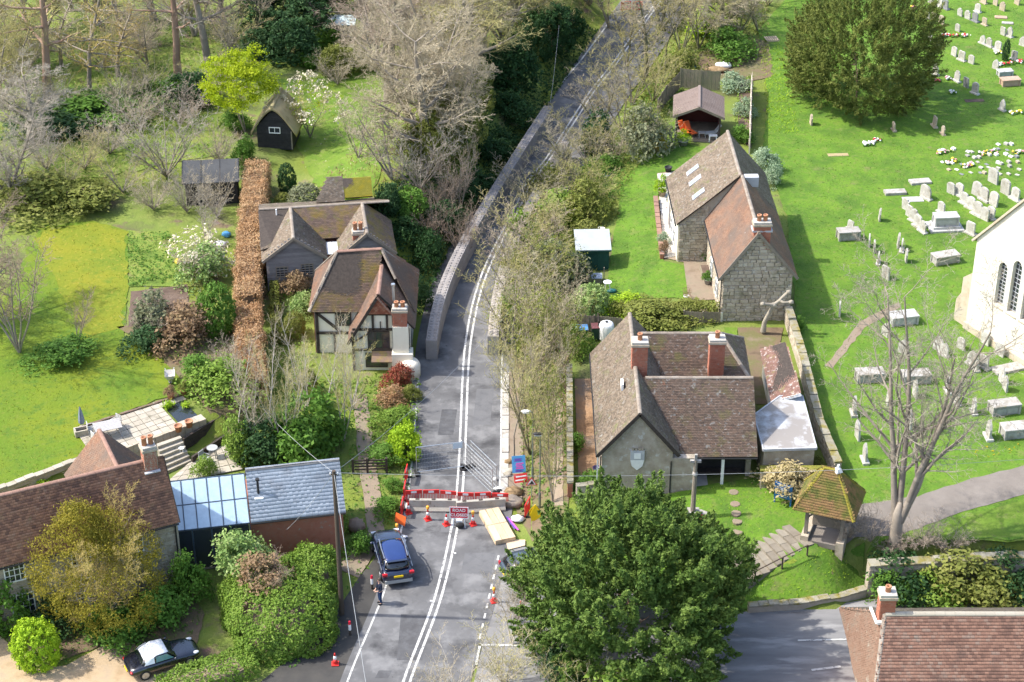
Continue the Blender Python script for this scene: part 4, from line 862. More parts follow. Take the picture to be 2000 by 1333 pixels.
def far_hut():
    t = thing('pale_blue_roofed_shelter', 'small shelter with pale blue sheet roof among dark shrubs', 'shelter', T(668, 82), R(-2))
    Mb = mat('pale_blue_sheet', [(.45, .60, .63), (.62, .72, .74)], 1, .5, stretch=(4, .3, 1))
    MB().prism([(-1.3, -.2, 1.7), (1.3, -.2, 1.7), (1.3, 1.4, 2.05), (-1.3, 1.4, 2.05)], (0, 0, .05)).build('roof', Mb, t)
    for x in (-1.15, 1.15):
        for y in (0, 1.2): MB().box(x - .05, x + .05, y - .05, y + .05, 0, 1.75).build('post', M_OAK, t)
    MB().box(-1.2, 1.2, 1.15, 1.2, 0, 1.9).build('back_wall', M_BOARD, t)
far_hut()
# ================================================================ block walls
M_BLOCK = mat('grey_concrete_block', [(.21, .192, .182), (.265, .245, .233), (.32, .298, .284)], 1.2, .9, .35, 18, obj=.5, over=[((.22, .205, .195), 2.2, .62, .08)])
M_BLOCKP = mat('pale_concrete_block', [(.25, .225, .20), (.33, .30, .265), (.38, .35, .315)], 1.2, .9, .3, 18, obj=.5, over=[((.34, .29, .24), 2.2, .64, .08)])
def block_mesh(studs):
    b = MB(); h = .78; c = .03
    b.box(-.795, .795, -.39, .39, 0, h - c)
    b.add([(-.795, -.39, h - c), (.795, -.39, h - c), (.795, .39, h - c), (-.795, .39, h - c), (-.765, -.36, h), (.765, -.36, h), (.765, .36, h), (-.765, .36, h)], [(0, 1, 5, 4), (1, 2, 6, 5), (2, 3, 7, 6), (3, 0, 4, 7), (4, 5, 6, 7)])
    if studs:
        for i in range(4):
            for j in range(2):
                x, y = -.58 + i * .387, -.19 + j * .38
                b.add([(x - .11, y - .11, h), (x + .11, y - .11, h), (x + .11, y + .11, h), (x - .11, y + .11, h), (x - .06, y - .06, h + .07), (x + .06, y - .06, h + .07), (x + .06, y + .06, h + .07), (x - .06, y + .06, h + .07)], [(0, 1, 5, 4), (1, 2, 6, 5), (2, 3, 7, 6), (3, 0, 4, 7), (4, 5, 6, 7)])
    return b.mesh('concrete_block')
BLK0, BLK1 = block_mesh(False), block_mesh(True)
def block_wall(label, px, m, side, z=1.56):
    L = smooth_line([G(a, b, z) for a, b in px], .4, 10); L = [Vector((p.x, p.y, 0)) for p in L]; L = offset(L, .4)
    cum = [0]
    for a, b in zip(L, L[1:]): cum.append(cum[-1] + (b - a).length)
    def at(s):
        for i in range(len(L) - 1):
            if cum[i + 1] >= s: return L[i].lerp(L[i + 1], (s - cum[i]) / max(1e-6, cum[i + 1] - cum[i]))
        return L[-1]
    t = thing('concrete_block_wall', label, 'block wall', L[0])
    for c, off in ((0, 0), (1, .0)):
        s = off
        while s < cum[-1] - .4:
            a, b = at(s), at(min(cum[-1], s + 1.6)); mid = (a + b) / 2; d = b - a
            o = bpy.data.objects.new('concrete_block', BLK1 if c else BLK0); o.location = (mid.x - L[0].x, mid.y - L[0].y, c * .785); o.rotation_euler = (0, 0, math.atan2(d.y, d.x) + RG.uniform(-.006, .006))
            o.scale = (d.length / 1.6, 1, 1); link(o, t)
            if not o.data.materials: o.data.materials.append(m)
            o.material_slots[0].link = 'OBJECT'; o.material_slots[0].material = m
            s += 1.6 if not (c and s == 0) else 1.6
    return t
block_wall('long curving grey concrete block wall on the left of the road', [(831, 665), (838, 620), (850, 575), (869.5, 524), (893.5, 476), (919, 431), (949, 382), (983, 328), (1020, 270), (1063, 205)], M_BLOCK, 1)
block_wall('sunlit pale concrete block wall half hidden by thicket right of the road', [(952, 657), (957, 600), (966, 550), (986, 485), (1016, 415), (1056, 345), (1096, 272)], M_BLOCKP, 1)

# ================================================================ road works
M_RED = plain('red_plastic', (.62, .035, .03), .45); M_ORANGE = plain('orange_plastic', (.72, .13, .03), .5); M_REFL = plain('white_reflective', (.8, .8, .8), .35)
M_SIGNRED = plain('sign_red', (.55, .01, .035), .4); M_SIGNBLUE = plain('sign_blue', (.09, .33, .62), .4); M_PINK = plain('sign_pink', (.62, .12, .45), .4); M_YEL = plain('sign_yellow', (.75, .52, .01), .45); M_AMBER = plain('amber_lens', (.80, .36, .04), .25)
M_PURP = plain('sign_purple', (.16, .07, .42), .4); M_GREYP = plain('grey_plastic', (.33, .34, .34), .5)
def text_mesh(txt, size, m, align='CENTER'):
    c = bpy.data.curves.new('lettering', 'FONT'); c.body = txt; c.size = size; c.align_x = align; c.align_y = 'CENTER'; c.extrude = .004; c.offset = size * .018
    o = bpy.data.objects.new('lettering', c); COL.objects.link(o); dg = bpy.context.evaluated_depsgraph_get(); me = bpy.data.meshes.new_from_object(o.evaluated_get(dg)); bpy.data.objects.remove(o)
    me.materials.clear(); me.materials.append(m); return me
def lettering(parent, txt, size, m, loc, rot=(R(90), 0, 0)):
    o = bpy.data.objects.new('lettering', text_mesh(txt, size, m)); o.location = loc; o.rotation_euler = rot; link(o, parent); return o
def barrier_parts():
    fr = MB(); fr.box(-.5, .5, -.03, .03, .72, .98); fr.box(-.5, -.44, -.03, .03, .1, .72); fr.box(.44, .5, -.03, .03, .1, .72); fr.box(-.5, .5, -.03, .03, .1, .2)
    for k in range(9): x = -.38 + k * .095; fr.box(x - .02, x + .02, -.02, .02, .2, .72)
    ft = MB().box(-.05, .05, -.25, .25, 0, .1)
    wp = MB().box(-.17, .17, -.036, .036, .78, .93)
    return fr.mesh('frame', M_RED), ft.mesh('foot', M_BLACK), wp.mesh('reflective_panel', M_REFL)
BAR = barrier_parts()
def barrier(p, rz, label, group=None):
    t = thing('plastic_barrier', label, 'barrier', p, rz, group); inst('frame', BAR[0], t); [inst('foot', BAR[1], t, (x, 0, 0)) for x in (-.37, .37)]; inst('reflective_panel', BAR[2], t); return t
a, b = G(809, 984), G(977, 988)
for k in range(6):
    p = a.lerp(b, k / 5) + Vector((0, [.0, .08, .02, -.12, -.05, -.1][k], .026)); barrier(p, R([6, 2, -8, -4, 5, -3][k]), '%s red plastic barrier from the left behind the concrete barriers' % ORD[k + 1], 'row of red plastic barriers across the road')
for k, (px, py, rz, lb) in enumerate(((794, 940, 84, 'red plastic barrier on the left verge farthest up the road'), (791, 972, 86, 'red plastic barrier in the middle of the left verge line'), (786, 1004, 84, 'red plastic barrier on the left verge nearest the orange sign'))): barrier(G(px, py, .02), R(rz), lb, 'red barriers along the left verge')
barrier(T(1030, 1005), R(72), 'red plastic barrier standing among rubble right of the road')
M_CONC2 = mat('old_barrier_concrete', [(0.259, 0.238, 0.2), (0.338, 0.317, 0.274), (0.389, 0.367, 0.326)], 1.3, .9, .3, 16, over=[((0.187, 0.158, 0.126), 2.4, .64, .05)])
def conc_barrier(p, rz, L, label):
    t = thing('concrete_barrier', label, 'barrier', p, rz); pr = [(-.3, 0), (.3, 0), (.3, .12), (.16, .3), (.11, .78), (-.11, .78), (-.16, .3), (-.3, .12)]
    MB().prism([(-L / 2, y, z) for y, z in pr], (L, 0, 0)).build('body', M_CONC2, t, bevel=.015)
    for s in (-1, 1): MB().box(s * L * .3 - .12, s * L * .3 + .12, -.305, .305, -.0, .07).build('lifting_slot', M_BLACK, t)
    for k in range(3): x = -L / 2 + L * (k + .5) / 3; MB().box(x - .12, x + .12, -.07, .07, .778, .8).build('lifting_recess', M_TIMBER, t)
a, b = G(803, 1001), G(891, 1002); conc_barrier((a + b) / 2 + Vector((0, .25, .02)), math.atan2((b - a).y, (b - a).x), 2.95, 'left concrete barrier across the closed road')
a, b = G(893, 1006), G(985, 999); conc_barrier((a + b) / 2 + Vector((0, .25, .02)), math.atan2((b - a).y, (b - a).x), 3.0, 'right concrete barrier across the closed road, with dark stain')
def cone_meshes():
    base = MB().box(-.2, .2, -.2, .2, 0, .04).lathe([(.17, .04), (.15, .1), (.145, .1)], (0, 0, 0), 12); low = MB().lathe([(.145, .1), (.105, .36)], (0, 0, 0), 12); sl = MB().lathe([(.107, .36), (.068, .58)], (0, 0, 0), 12); top = MB().lathe([(.066, .58), (.035, .76), (.02, .77)], (0, 0, 0), 12)
    lamp = MB().box(-.05, .05, -.05, .05, .74, .82).lathe([(.09, .82), (.1, .86), (.1, .98), (.05, 1.02)], (0, 0, 0), 10)
    return [('base', base.mesh('base', M_RED)), ('body', low.mesh('body', M_RED, True)), ('sleeve', sl.mesh('sleeve', M_REFL, True)), ('tip', top.mesh('tip', M_RED, True))], lamp.mesh('lamp', M_AMBER, True)
CONE, CLAMP = cone_meshes()
def cone(px, py, label, lamp=False, z=.03):
    p = T(px, py); t = thing('traffic_cone', label, 'traffic cone', (p.x, p.y, max(z, p.z)), RG.uniform(0, 1), 'traffic cones')
    for n, m in CONE: inst(n, m, t)
    if lamp: inst('lamp', CLAMP, t)
cone(798, 1003, 'traffic cone at the left end of the concrete barriers'); cone(836, 1016, 'cone with amber lamp before the left concrete barrier', True); cone(872, 1026, 'cone without lamp just left of the road closed sign')
cone(924, 1026, 'cone with amber lamp right of the road closed sign', True); cone(776, 1051, 'cone with lamp in front of the blue parked car', True); cone(655, 1298, 'traffic cone alone in the dark lay-by bottom left'); cone(965, 1176, 'cone with amber lamp by the dashed line beside the conifer', True); cone(1017, 1196, 'orange cone half hidden under bare shrub near the conifer')
def marker(px, py, label):
    p = G(px, py, .02); t = thing('marker_post', label, 'bollard', p, 0, 'verge marker posts')
    MB().cyl((0, 0, 0), (0, 0, .45), .075, .07, 10).build('post', M_TIMBER, t); MB().cyl((0, 0, .35), (0, 0, .75), .08, .08, 10).build('white_band', M_REFL, t); MB().cyl((0, 0, .75), (0, 0, .95), .085, .06, 10).build('red_cap', M_SIGNRED, t)
marker(727, 1150, 'red capped white marker post beside the parked blue car'); marker(684, 1240, 'red capped white marker post in the lay-by below the pole')
def road_closed():
    t = thing('road_closed_sign', 'red road closed sign on a steel frame before the barriers', 'sign', G(897, 1026, .03), R(-2)); t.scale = (1.08, 1, 1.12)
    MB().box(-.52, .52, -.02, .02, .45, 1.2).build('plate', M_SIGNRED, t)
    b = MB()
    for x0, x1, z0, z1 in ((-.53, .53, 1.16, 1.21), (-.53, .53, .44, .49), (-.53, -.48, .49, 1.16), (.48, .53, .49, 1.16)): b.box(x0, x1, -.028, -.015, z0, z1)
    b.build('white_border', M_REFL, t)
    lettering(t, 'ROAD', .26, M_REFL, (0, -.03, .985)); lettering(t, 'CLOSED', .26, M_REFL, (0, -.03, .68))
    for s in (-1, 1): MB().bar((s * .3, .0, .5), (s * .34, .35, 0), .04).bar((s * .3, 0, .5), (s * .34, -.3, 0), .04).build('leg', M_STEEL, t)
    MB().ell((.05, -.25, .17), (.24, .19, .17), 10, 7, .12, 3).build('sandbag', M_BLACK, t); MB().box(-.16, .18, -.2, -.05, .3, .44).build('counterweight', M_REFL, t)
road_closed()
def heras(a, b, label, board=False):
    a, b = Vector(a), Vector(b); d = b - a; L = d.length; t = thing('mesh_fence_panel', label, 'fence panel', a, math.atan2(d.y, d.x), 'steel mesh fence panels behind the barriers'); H = 2.0
    f = MB()
    for p, q in (((0, 0, .1), (0, 0, H)), ((L, 0, .1), (L, 0, H)), ((0, 0, H), (L, 0, H)), ((0, 0, .15), (L, 0, .15))): f.cyl(p, q, .024, .024, 6)
    f.build('frame', M_STEEL, t); w_ = MB()
    n = int(L / .17)
    for k in range(1, n): w_.cyl((k * L / n, 0, .15), (k * L / n, 0, H), .0035, .0035, 3, False)
    for k in range(1, 6): w_.cyl((0, 0, .15 + k * .31), (L, 0, .15 + k * .31), .0035, .0035, 3, False)
    o = w_.build('wire_mesh', M_STEEL, t); o['kind'] = 'stuff'
    for x in (.0, L): MB().box(x - .12, x + .12, -.33, .33, 0, .13).build('foot_block', M_BLACK, t)
    if board: MB().box(L - .65, L - .05, -.035, -.02, H - .42, H - .02).build('site_notice', plain('pale_notice', (.55, .66, .72), .4), t)
heras(G(814, 926, .03), G(905, 915, .03), 'mesh fence panel spanning the left lane, with pale notice', True); heras(G(908, 916, .03), G(962, 968, .03), 'angled mesh fence panel across the right lane, nearest the camera'); heras(G(919, 912, .03), G(970, 962, .03), 'second angled mesh fence panel parallel behind the nearest one')
M_PLY = mat('raw_timber', [(.46, .34, .21), (.58, .44, .29), (.63, .50, .35)], 1.5, .8, .15, 12, obj=.5, stretch=(3, .7, 1))
def boards():
    p = G(981, 1050, .03); t = thing('timber_stack', 'stack of pale new boards lying beside the right concrete barrier', 'timber stack', p, R(19))
    for l in range(3):
        for k in range(3):
            for s in range(2): MB().box(-.62 + k * .42, -.62 + k * .42 + .405, -.6 + s * 1.62, -.6 + s * 1.6 + 1.58, l * .11, l * .11 + .1).build('board', M_PLY, t, rot=(0, 0, RG.uniform(-.012, .012)))
    q = thing('loose_plywood', 'splintered piece of plywood lying at the foot of the timber stack', 'plywood', G(1005, 1064, .02), R(25)); MB().prism([(-.6, -.35, .02), (.5, -.4, .02), (.75, .1, .02), (.1, .4, .02), (-.4, .3, .02)], (0, 0, .04)).build('sheet', M_PLY, q)
boards()
def board_sign(name, px, py, w_, h, m, label, tilt, rz, extra=None, cat='sign', z0=.05):
    p = T(px, py); t = thing(name, label, cat, p, rz); M4 = Matrix.Translation((0, 0, z0)) @ Matrix.Rotation(-tilt, 4, 'X')
    MB().box(-w_ / 2, w_ / 2, -.015, .015, 0, h, M4).build('plate', m, t)
    for s in (-1, 1): MB().bar(M4 @ Vector((s * w_ * .35, .03, h * .9)), (s * w_ * .35, h * .55 + .25, 0), .035).build('leg', M_STEEL, t)
    if extra: extra(t, M4)
    return t
def blue_extra(t, M4):
    for (x0, x1, z0, z1, m) in ((-.28, .22, .75, .95, M_PURP), (-.2, .3, .25, .68, M_PINK), (-.25, .25, .08, .2, M_PURP)):
        b = MB()
        for k in range(4):
            zz = lerp(z0, z1, k / 4); b.box(x0 + .03 * (k % 2), x1 - .05 * (k % 3), -.022, -.012, zz, zz + (z1 - z0) / 6, M4)
        b.build('printed_line', m, t)
board_sign('blue_information_board', 1014, 925, .85, 1.1, M_SIGNBLUE, 'leaning blue notice board with pink lettering right of the road', R(20), R(8), blue_extra)
def red_extra(t, M4):
    b = MB(); b.box(-.36, .3, -.022, -.012, .12, .2, M4); b.box(-.3, .36, -.022, -.012, .34, .42, M4); b.build('printed_line', M_REFL, t)
board_sign('red_sign_board', 1018, 944, .85, .55, M_RED, 'red and white board leaning at the foot of the blue notice', R(30), R(14), red_extra)
board_sign('orange_sign_back', 781, 1030, .8, .6, M_ORANGE, 'orange sign board on the left verge behind the parked car', R(15), R(-38), None, z0=.25)
board_sign('white_sign_board', 778, 1058, .9, .45, M_REFL, 'white board lying flat under the coned lamp by the car', R(68), R(-18))
def yel_extra(t, M4): MB().box(-.04, .04, -.022, -.012, .25, .6, M4).build('printed_symbol', M_BLACK, t)
def yellow_sign():
    t = thing('yellow_folding_sign', 'bright yellow folded sign beside the red barrier near the conifer', 'sign', T(1045, 1012), R(12))
    for s in (-1, 1): MB().prism([(-.28, s * .25, 0), (.28, s * .25, 0), (.34, s * .16, .45), (0, 0, 1.0), (-.34, s * .16, .45)], (0, .02 * s, 0)).build('panel', M_YEL, t)
yellow_sign()
def tri_sign():
    t = thing('falling_rocks_sign', 'triangular red and white warning sign with black slope symbol', 'sign', T(1038, 975), R(0))
    MB().cyl((0, .04, 0), (0, .04, 1.35), .035, .035, 8).build('post', M_STEEL, t)
    tri = lambda s, y, z: [(-.36 * s, y, z + .10 * (1 - s) * 2.1), (.36 * s, y, z + .10 * (1 - s) * 2.1), (0, y, z + .62 * s + .10 * (1 - s) * 2.1)]
    MB().prism(tri(1, 0, .95), (0, .02, 0)).build('plate', M_SIGNRED, t); MB().prism(tri(.74, -.006, .95), (0, .004, 0)).build('white_field', M_REFL, t)
    MB().prism([(-.2, -.012, 1.03), (.16, -.012, 1.03), (-.0, -.012, 1.3), (-.06, -.012, 1.16)], (0, .004, 0)).build('black_slope_symbol', M_BLACK, t)
    for x, z in ((.08, 1.2), (.13, 1.13), (.04, 1.26)): MB().box(x - .02, x + .02, -.014, -.008, z - .02, z + .02).build('rock_symbol', M_BLACK, t)
tri_sign()
def lump(name, px, py, r, m, label, cat, seed, dz=0.0):
    p = T(px, py); o = MB().ell((0, 0, r[2] * .7), r, 12, 8, .16, seed).build(name, m, None, True, loc=p); return tag(o, label, cat)
M_SACK = mat('white_woven_sack', [(.66, .66, .64), (.78, .78, .77)], 2, .7, .4, 9); M_RUB = mat('rubble', [(.12, .10, .085), (.22, .19, .16), (.30, .25, .18)], 2, .95, .6, 8)
lump('builders_sack', 1011, 1017, (.42, .3, .2), M_SACK, 'white sack slumped beside the red barrier', 'sack', 1); lump('builders_sack', 1009, 987, (.2, .18, .16), M_SACK, 'small round white sack on the rubble heap', 'sack', 2); lump('builders_sack', 975, 957, (.36, .16, .12), M_SACK, 'white sack at the foot of the angled fence', 'sack', 4); lump('builders_sack', 967, 939, (.14, .14, .14), M_SACK, 'tiny white bundle beside the angled fence panel', 'sack', 6)
lump('rubble_heap', 1000, 985, (.75, .6, .28), M_RUB, 'dark heap of rubble at the right end of the barriers', 'rubble heap', 5); lump('rubble_heap', 1003, 965, (.55, .5, .25), mat('tan_rubble', [(.30, .21, .11), (.22, .15, .08), (.38, .28, .16)], 3, .95, .6, 8), 'tan heap of broken timber behind the dark rubble', 'rubble heap', 8); 
for k, (px, py, m, lb) in enumerate(((998, 1024, M_PURP, 'purple and blue rolled board lying by the timber stack'), (1003, 1027, M_PINK, 'pink board lying beside the timber stack'))): tag(MB().box(-.05, .05, -.65, .65, 0, .05).build('loose_board', m, loc=T(px, py, .06), rot=(0, .15, R(22 + 4 * k))), lb, 'board')
for k, (px, py) in enumerate(((993, 905), (997, 922), (991, 930))): lump('stone_lump', px, py, (.28, .22, .16), M_FLAG if k else mat('tan_rubble', [(.3, .2, .1)]), '%s pale stone lump from the top beside the blue notice' % ORD[k + 1], 'stone', 20 + k)
for k, (px, py) in enumerate(((1222, 22), (1245, 22))): barrier(T(px, py), R(10), '%s red barrier at the far end of the road' % ('left hand', 'right hand')[k], 'red barriers at the far end of the road')

# ================================================================ poles, lamps, wires
M_POLE = mat('creosoted_pole', [(.06, .045, .035), (.10, .078, .06)], 2, .9, .3, 20, stretch=(3, 3, .3)); M_WIRE = plain('grey_wire', (.32, .33, .34), .5)
def pole(px, py, top, label, r=.15):
    b = T(px, py); z = Zat(top, b.y) - b.z; t = thing('telegraph_pole', label, 'pole', b)
    MB().cyl((0, 0, 0), (0, 0, z), r, r * .7, 10).build('post', M_POLE, t); MB().bar((-.25, 0, z - .25), (.25, 0, z - .25), .06).build('crossarm', M_POLE, t)
    for s in (-1, 1): MB().cyl((s * .2, 0, z - .22), (s * .2, 0, z - .1), .04, .03, 6).build('insulator', M_REFL, t)
    return Vector((b.x, b.y, b.z + z - .12))
P1 = pole(668, 1200, 920, 'tall dark telegraph pole beside the slate roof and lay-by'); P2 = pole(1089, 570, 488, 'short dark pole in the thicket left of the green shed', .1)
def wire(a, b, sag, label, r=.012):
    n = 24; m = MB(); prev = None
    for k in range(n + 1):
        t = k / n; p = Vector(a).lerp(Vector(b), t) - Vector((0, 0, 4 * sag * t * (1 - t)))
        if prev is not None: m.cyl(prev, p, r, r, 4, False)
        prev = p
    tag(m.build('overhead_wire', M_WIRE), label, 'wire')
def end(px, py, y): 
    z = Zat(py, y); return Vector(((px - CX) / FPX * (y * _c - (z - CAMH) * _s), y, z))
wire(P1, end(2100, 890, 92), .7, 'overhead wire crossing the road and churchyard from the tall pole'); wire(P1, end(725, 1400, 76), .25, 'pale wire running down towards the camera from the tall pole', .016)
wire(P1, end(560, 1035, 90.5), .2, 'wire from the tall pole down to the farmhouse side'); wire(P1, P2, 1.2, 'wire sagging from the tall pole over the block wall to the short pole'); wire(P1, end(480, 760, 112), .4, 'thin wire from the tall pole into the garden thicket'); wire(end(1075, 200, 150), end(1092, 50, 163), .3, 'wire hanging before the dark bank at the top of the road')
def lamp(px, py, top, label, arm=-.5, hm=None):
    b = T(px, py); z = Zat(top, b.y) - b.z; t = thing('street_lamp', label, 'street lamp', b); Mp = plain('lamp_post_green', (.16, .19, .16), .5, .3)
    MB().cyl((0, 0, 0), (0, 0, 1.1), .085, .08, 10).cyl((0, 0, 1.1), (0, 0, z), .05, .04, 10).build('post', Mp, t); MB().bar((0, 0, z), (arm, 0, z + .06), .05).build('arm', Mp, t)
    MB().ell((arm - .1, 0, z + .08), (.32, .14, .09), 12, 7).build('lantern', hm or M_GREYP, t, True); MB().box(arm - .3, arm + .1, -.09, .09, z - .03, z + .02).build('lens', M_REFL, t)
lamp(1054, 994, 850, 'grey lamp post with dark head beside the conifer', -.05, M_BLACK); lamp(1040, 942, 806, 'lamp post with white head among the roadside saplings', -.32, M_REFL)

# ================================================================ vehicles
M_TYRE = plain('tyre', (.018, .018, .019), .8); M_RIM = plain('alloy_rim', (.45, .46, .48), .3, .8); M_CGLASS = plain('car_glass', (.012, .015, .018), .04, 0, .8, .5)
M_NAVY = mat('navy_car_paint', [(.006, .011, .034), (.009, .016, .045)], 3, .22, spec=.6); M_NAVY.node_tree.nodes['Principled BSDF'].inputs['Coat Weight'].default_value = 1
M_INK = mat('black_blue_paint', [(.004, .005, .012), (.006, .008, .018)], 3, .2, spec=.6); M_INK.node_tree.nodes['Principled BSDF'].inputs['Coat Weight'].default_value = 1
M_TAIL = plain('tail_lamp', (.40, .012, .02), .2, 0, .6); M_HEAD = plain('head_lamp', (.6, .62, .64), .1, 0, .7)
def loft(secs, m, name, parent, subs=1, caps=True):
    """secs: list of (x, [(y,z)...]) half sections mirrored in y"""
    b = MB(); n = len(secs[0][1]); vs = []
    for x, h in secs:
        for y, z in h: vs.append((x, y, z))
        for y, z in reversed(h): vs.append((x, -y, z))
    k = 2 * n; F = []
    for i in range(len(secs) - 1):
        for j in range(k - 1): F.append((i * k + j, i * k + j + 1, (i + 1) * k + j + 1, (i + 1) * k + j))
        F.append((i * k + k - 1, i * k, (i + 1) * k, (i + 1) * k + k - 1))
    if caps: F.append(tuple(range(k - 1, -1, -1))); F.append(tuple((len(secs) - 1) * k + j for j in range(k)))
    b.add(vs, F); o = b.build(name, m, parent, True)
    if subs: s = o.modifiers.new('sub', 'SUBSURF'); s.levels = subs; s.render_levels = subs
    return o
def wheel(parent, x, y, r=.33, wdt=.22):
    w_ = MB().cyl((x, y - wdt / 2, r), (x, y + wdt / 2, r), r, r, 20).build('wheel', M_TYRE, parent); s = 1 if y > 0 else -1
    f = MB()
    for k in range(5): t = k * 2 * math.pi / 5; f.bar((x, y + s * (wdt / 2 + .004), r), (x + .2 * math.cos(t), y + s * (wdt / 2 + .004), r + .2 * math.sin(t)), .07, .02, up=(0, 1, 0))
    f.cyl((x, y + s * (wdt / 2 - .01), r), (x, y + s * (wdt / 2 + .006), r), r * .68, r * .66, 20); f.build('rim', M_RIM, w_)
def body_secs(L, W, pts):
    out = []
    for x, wf, zb, zs, zt in pts:  # x, width factor, bottom, shoulder, top
        h = W / 2 * wf; out.append((x, [(h * .86, zb), (h * .98, zb + .12), (h, (zb + zs) / 2), (h * .97, zs), (h * .80, zt - .01), (h * .35, zt)]))
    return out
def suv(loc, rz, label):
    t = thing('parked_car', label, 'car', loc, rz)   # front at -x
    W = 1.88
    loft(body_secs(4.7, W, [(-2.36, .62, .35, .55, .68), (-2.25, .86, .25, .66, .82), (-1.9, .97, .22, .82, .93), (-1.2, 1, .22, .93, 1.03), (-.7, 1, .22, .97, 1.06), (.6, 1, .22, 1.0, 1.07), (1.7, 1, .24, 1.02, 1.08), (2.15, .97, .28, 1.0, 1.06), (2.3, .88, .34, .9, .98), (2.35, .7, .42, .7, .8)]), M_NAVY, 'body', t)
    gh = [(-1.0, [(.84, .98), (.80, 1.02), (.70, 1.05), (.3, 1.06)]), (-.2, [(.87, 1.0), (.80, 1.3), (.68, 1.58), (.3, 1.61)]), (.7, [(.88, 1.02), (.82, 1.32), (.70, 1.64), (.3, 1.68)]), (1.6, [(.87, 1.03), (.80, 1.32), (.68, 1.60), (.3, 1.64)]), (2.2, [(.82, 1.02), (.76, 1.12), (.62, 1.2), (.3, 1.22)])]
    loft(gh, M_CGLASS, 'glasshouse', t, 1)
    roof_ = [(-.28, [(.66, 1.56), (.66, 1.60), (.3, 1.63)]), (.7, [(.70, 1.62), (.70, 1.67), (.3, 1.70)]), (1.72, [(.68, 1.58), (.68, 1.63), (.3, 1.66)]), (1.86, [(.62, 1.52), (.62, 1.54), (.3, 1.56)])]
    loft(roof_, mat('panoramic_roof', [(.012, .03, .12), (.015, .036, .14)], 2, .12, spec=.8), 'roof', t, 1)
    for s in (-1, 1):
        MB().bar((-.3, s * .66, 1.63), (.7, s * .70, 1.71), .045).bar((.7, s * .70, 1.71), (1.65, s * .67, 1.67), .045).build('roof_rail', M_RIM, t)
        for a, b in (((-.95, s * .83, 1.05), (-.25, s * .70, 1.57)), ((.35, s * .885, 1.05), (.35, s * .72, 1.62)), ((1.35, s * .88, 1.05), (1.45, s * .71, 1.6)), ((2.12, s * .82, 1.1), (1.75, s * .67, 1.58))): MB().bar(a, b, .07, .05).build('pillar', M_NAVY, t)
        MB().bar((-.9, s * .905, 1.03), (1.9, s * .90, 1.07), .03).build('chrome_strip', M_RIM, t)
        MB().ell((-.75, s * 1.03, 1.1), (.1, .12, .08), 8, 6).build('door_mirror', M_NAVY, t, True)
        for x in (-1.42, 1.42): wheel(t, x, s * .84, .35)
        MB().box(2.16, 2.33, s * .78 - .14, s * .78 + .14, .86, 1.0).build('tail_lamp', M_TAIL, t); MB().box(-2.27, -2.1, s * .68 - .16, s * .68 + .16, .66, .78).build('head_lamp', M_HEAD, t)
        for x in (-.25, .85): MB().box(x, x + .16, s * .925, s * .955, .9, .93).build('door_handle', M_RIM, t)
    MB().box(2.28, 2.37, -.8, .8, .34, .55).build('rear_bumper', M_GREYP, t); MB().box(2.335, 2.372, -.27, .27, .72, .84).build('number_plate', M_YEL, t); MB().bar((2.05, -.1, 1.36), (2.17, .3, 1.22), .02).build('rear_wiper', M_BLACK, t)
    MB().box(1.72, 1.95, -.6, .6, 1.55, 1.585).build('spoiler', M_NAVY, t)
d = Vector((-6.55, 88.85)) - Vector((-7.6, 93.3)); suv((-7.05, 91.15, .03), math.atan2(d.y, d.x), 'dark blue estate car parked on the left before the barriers')
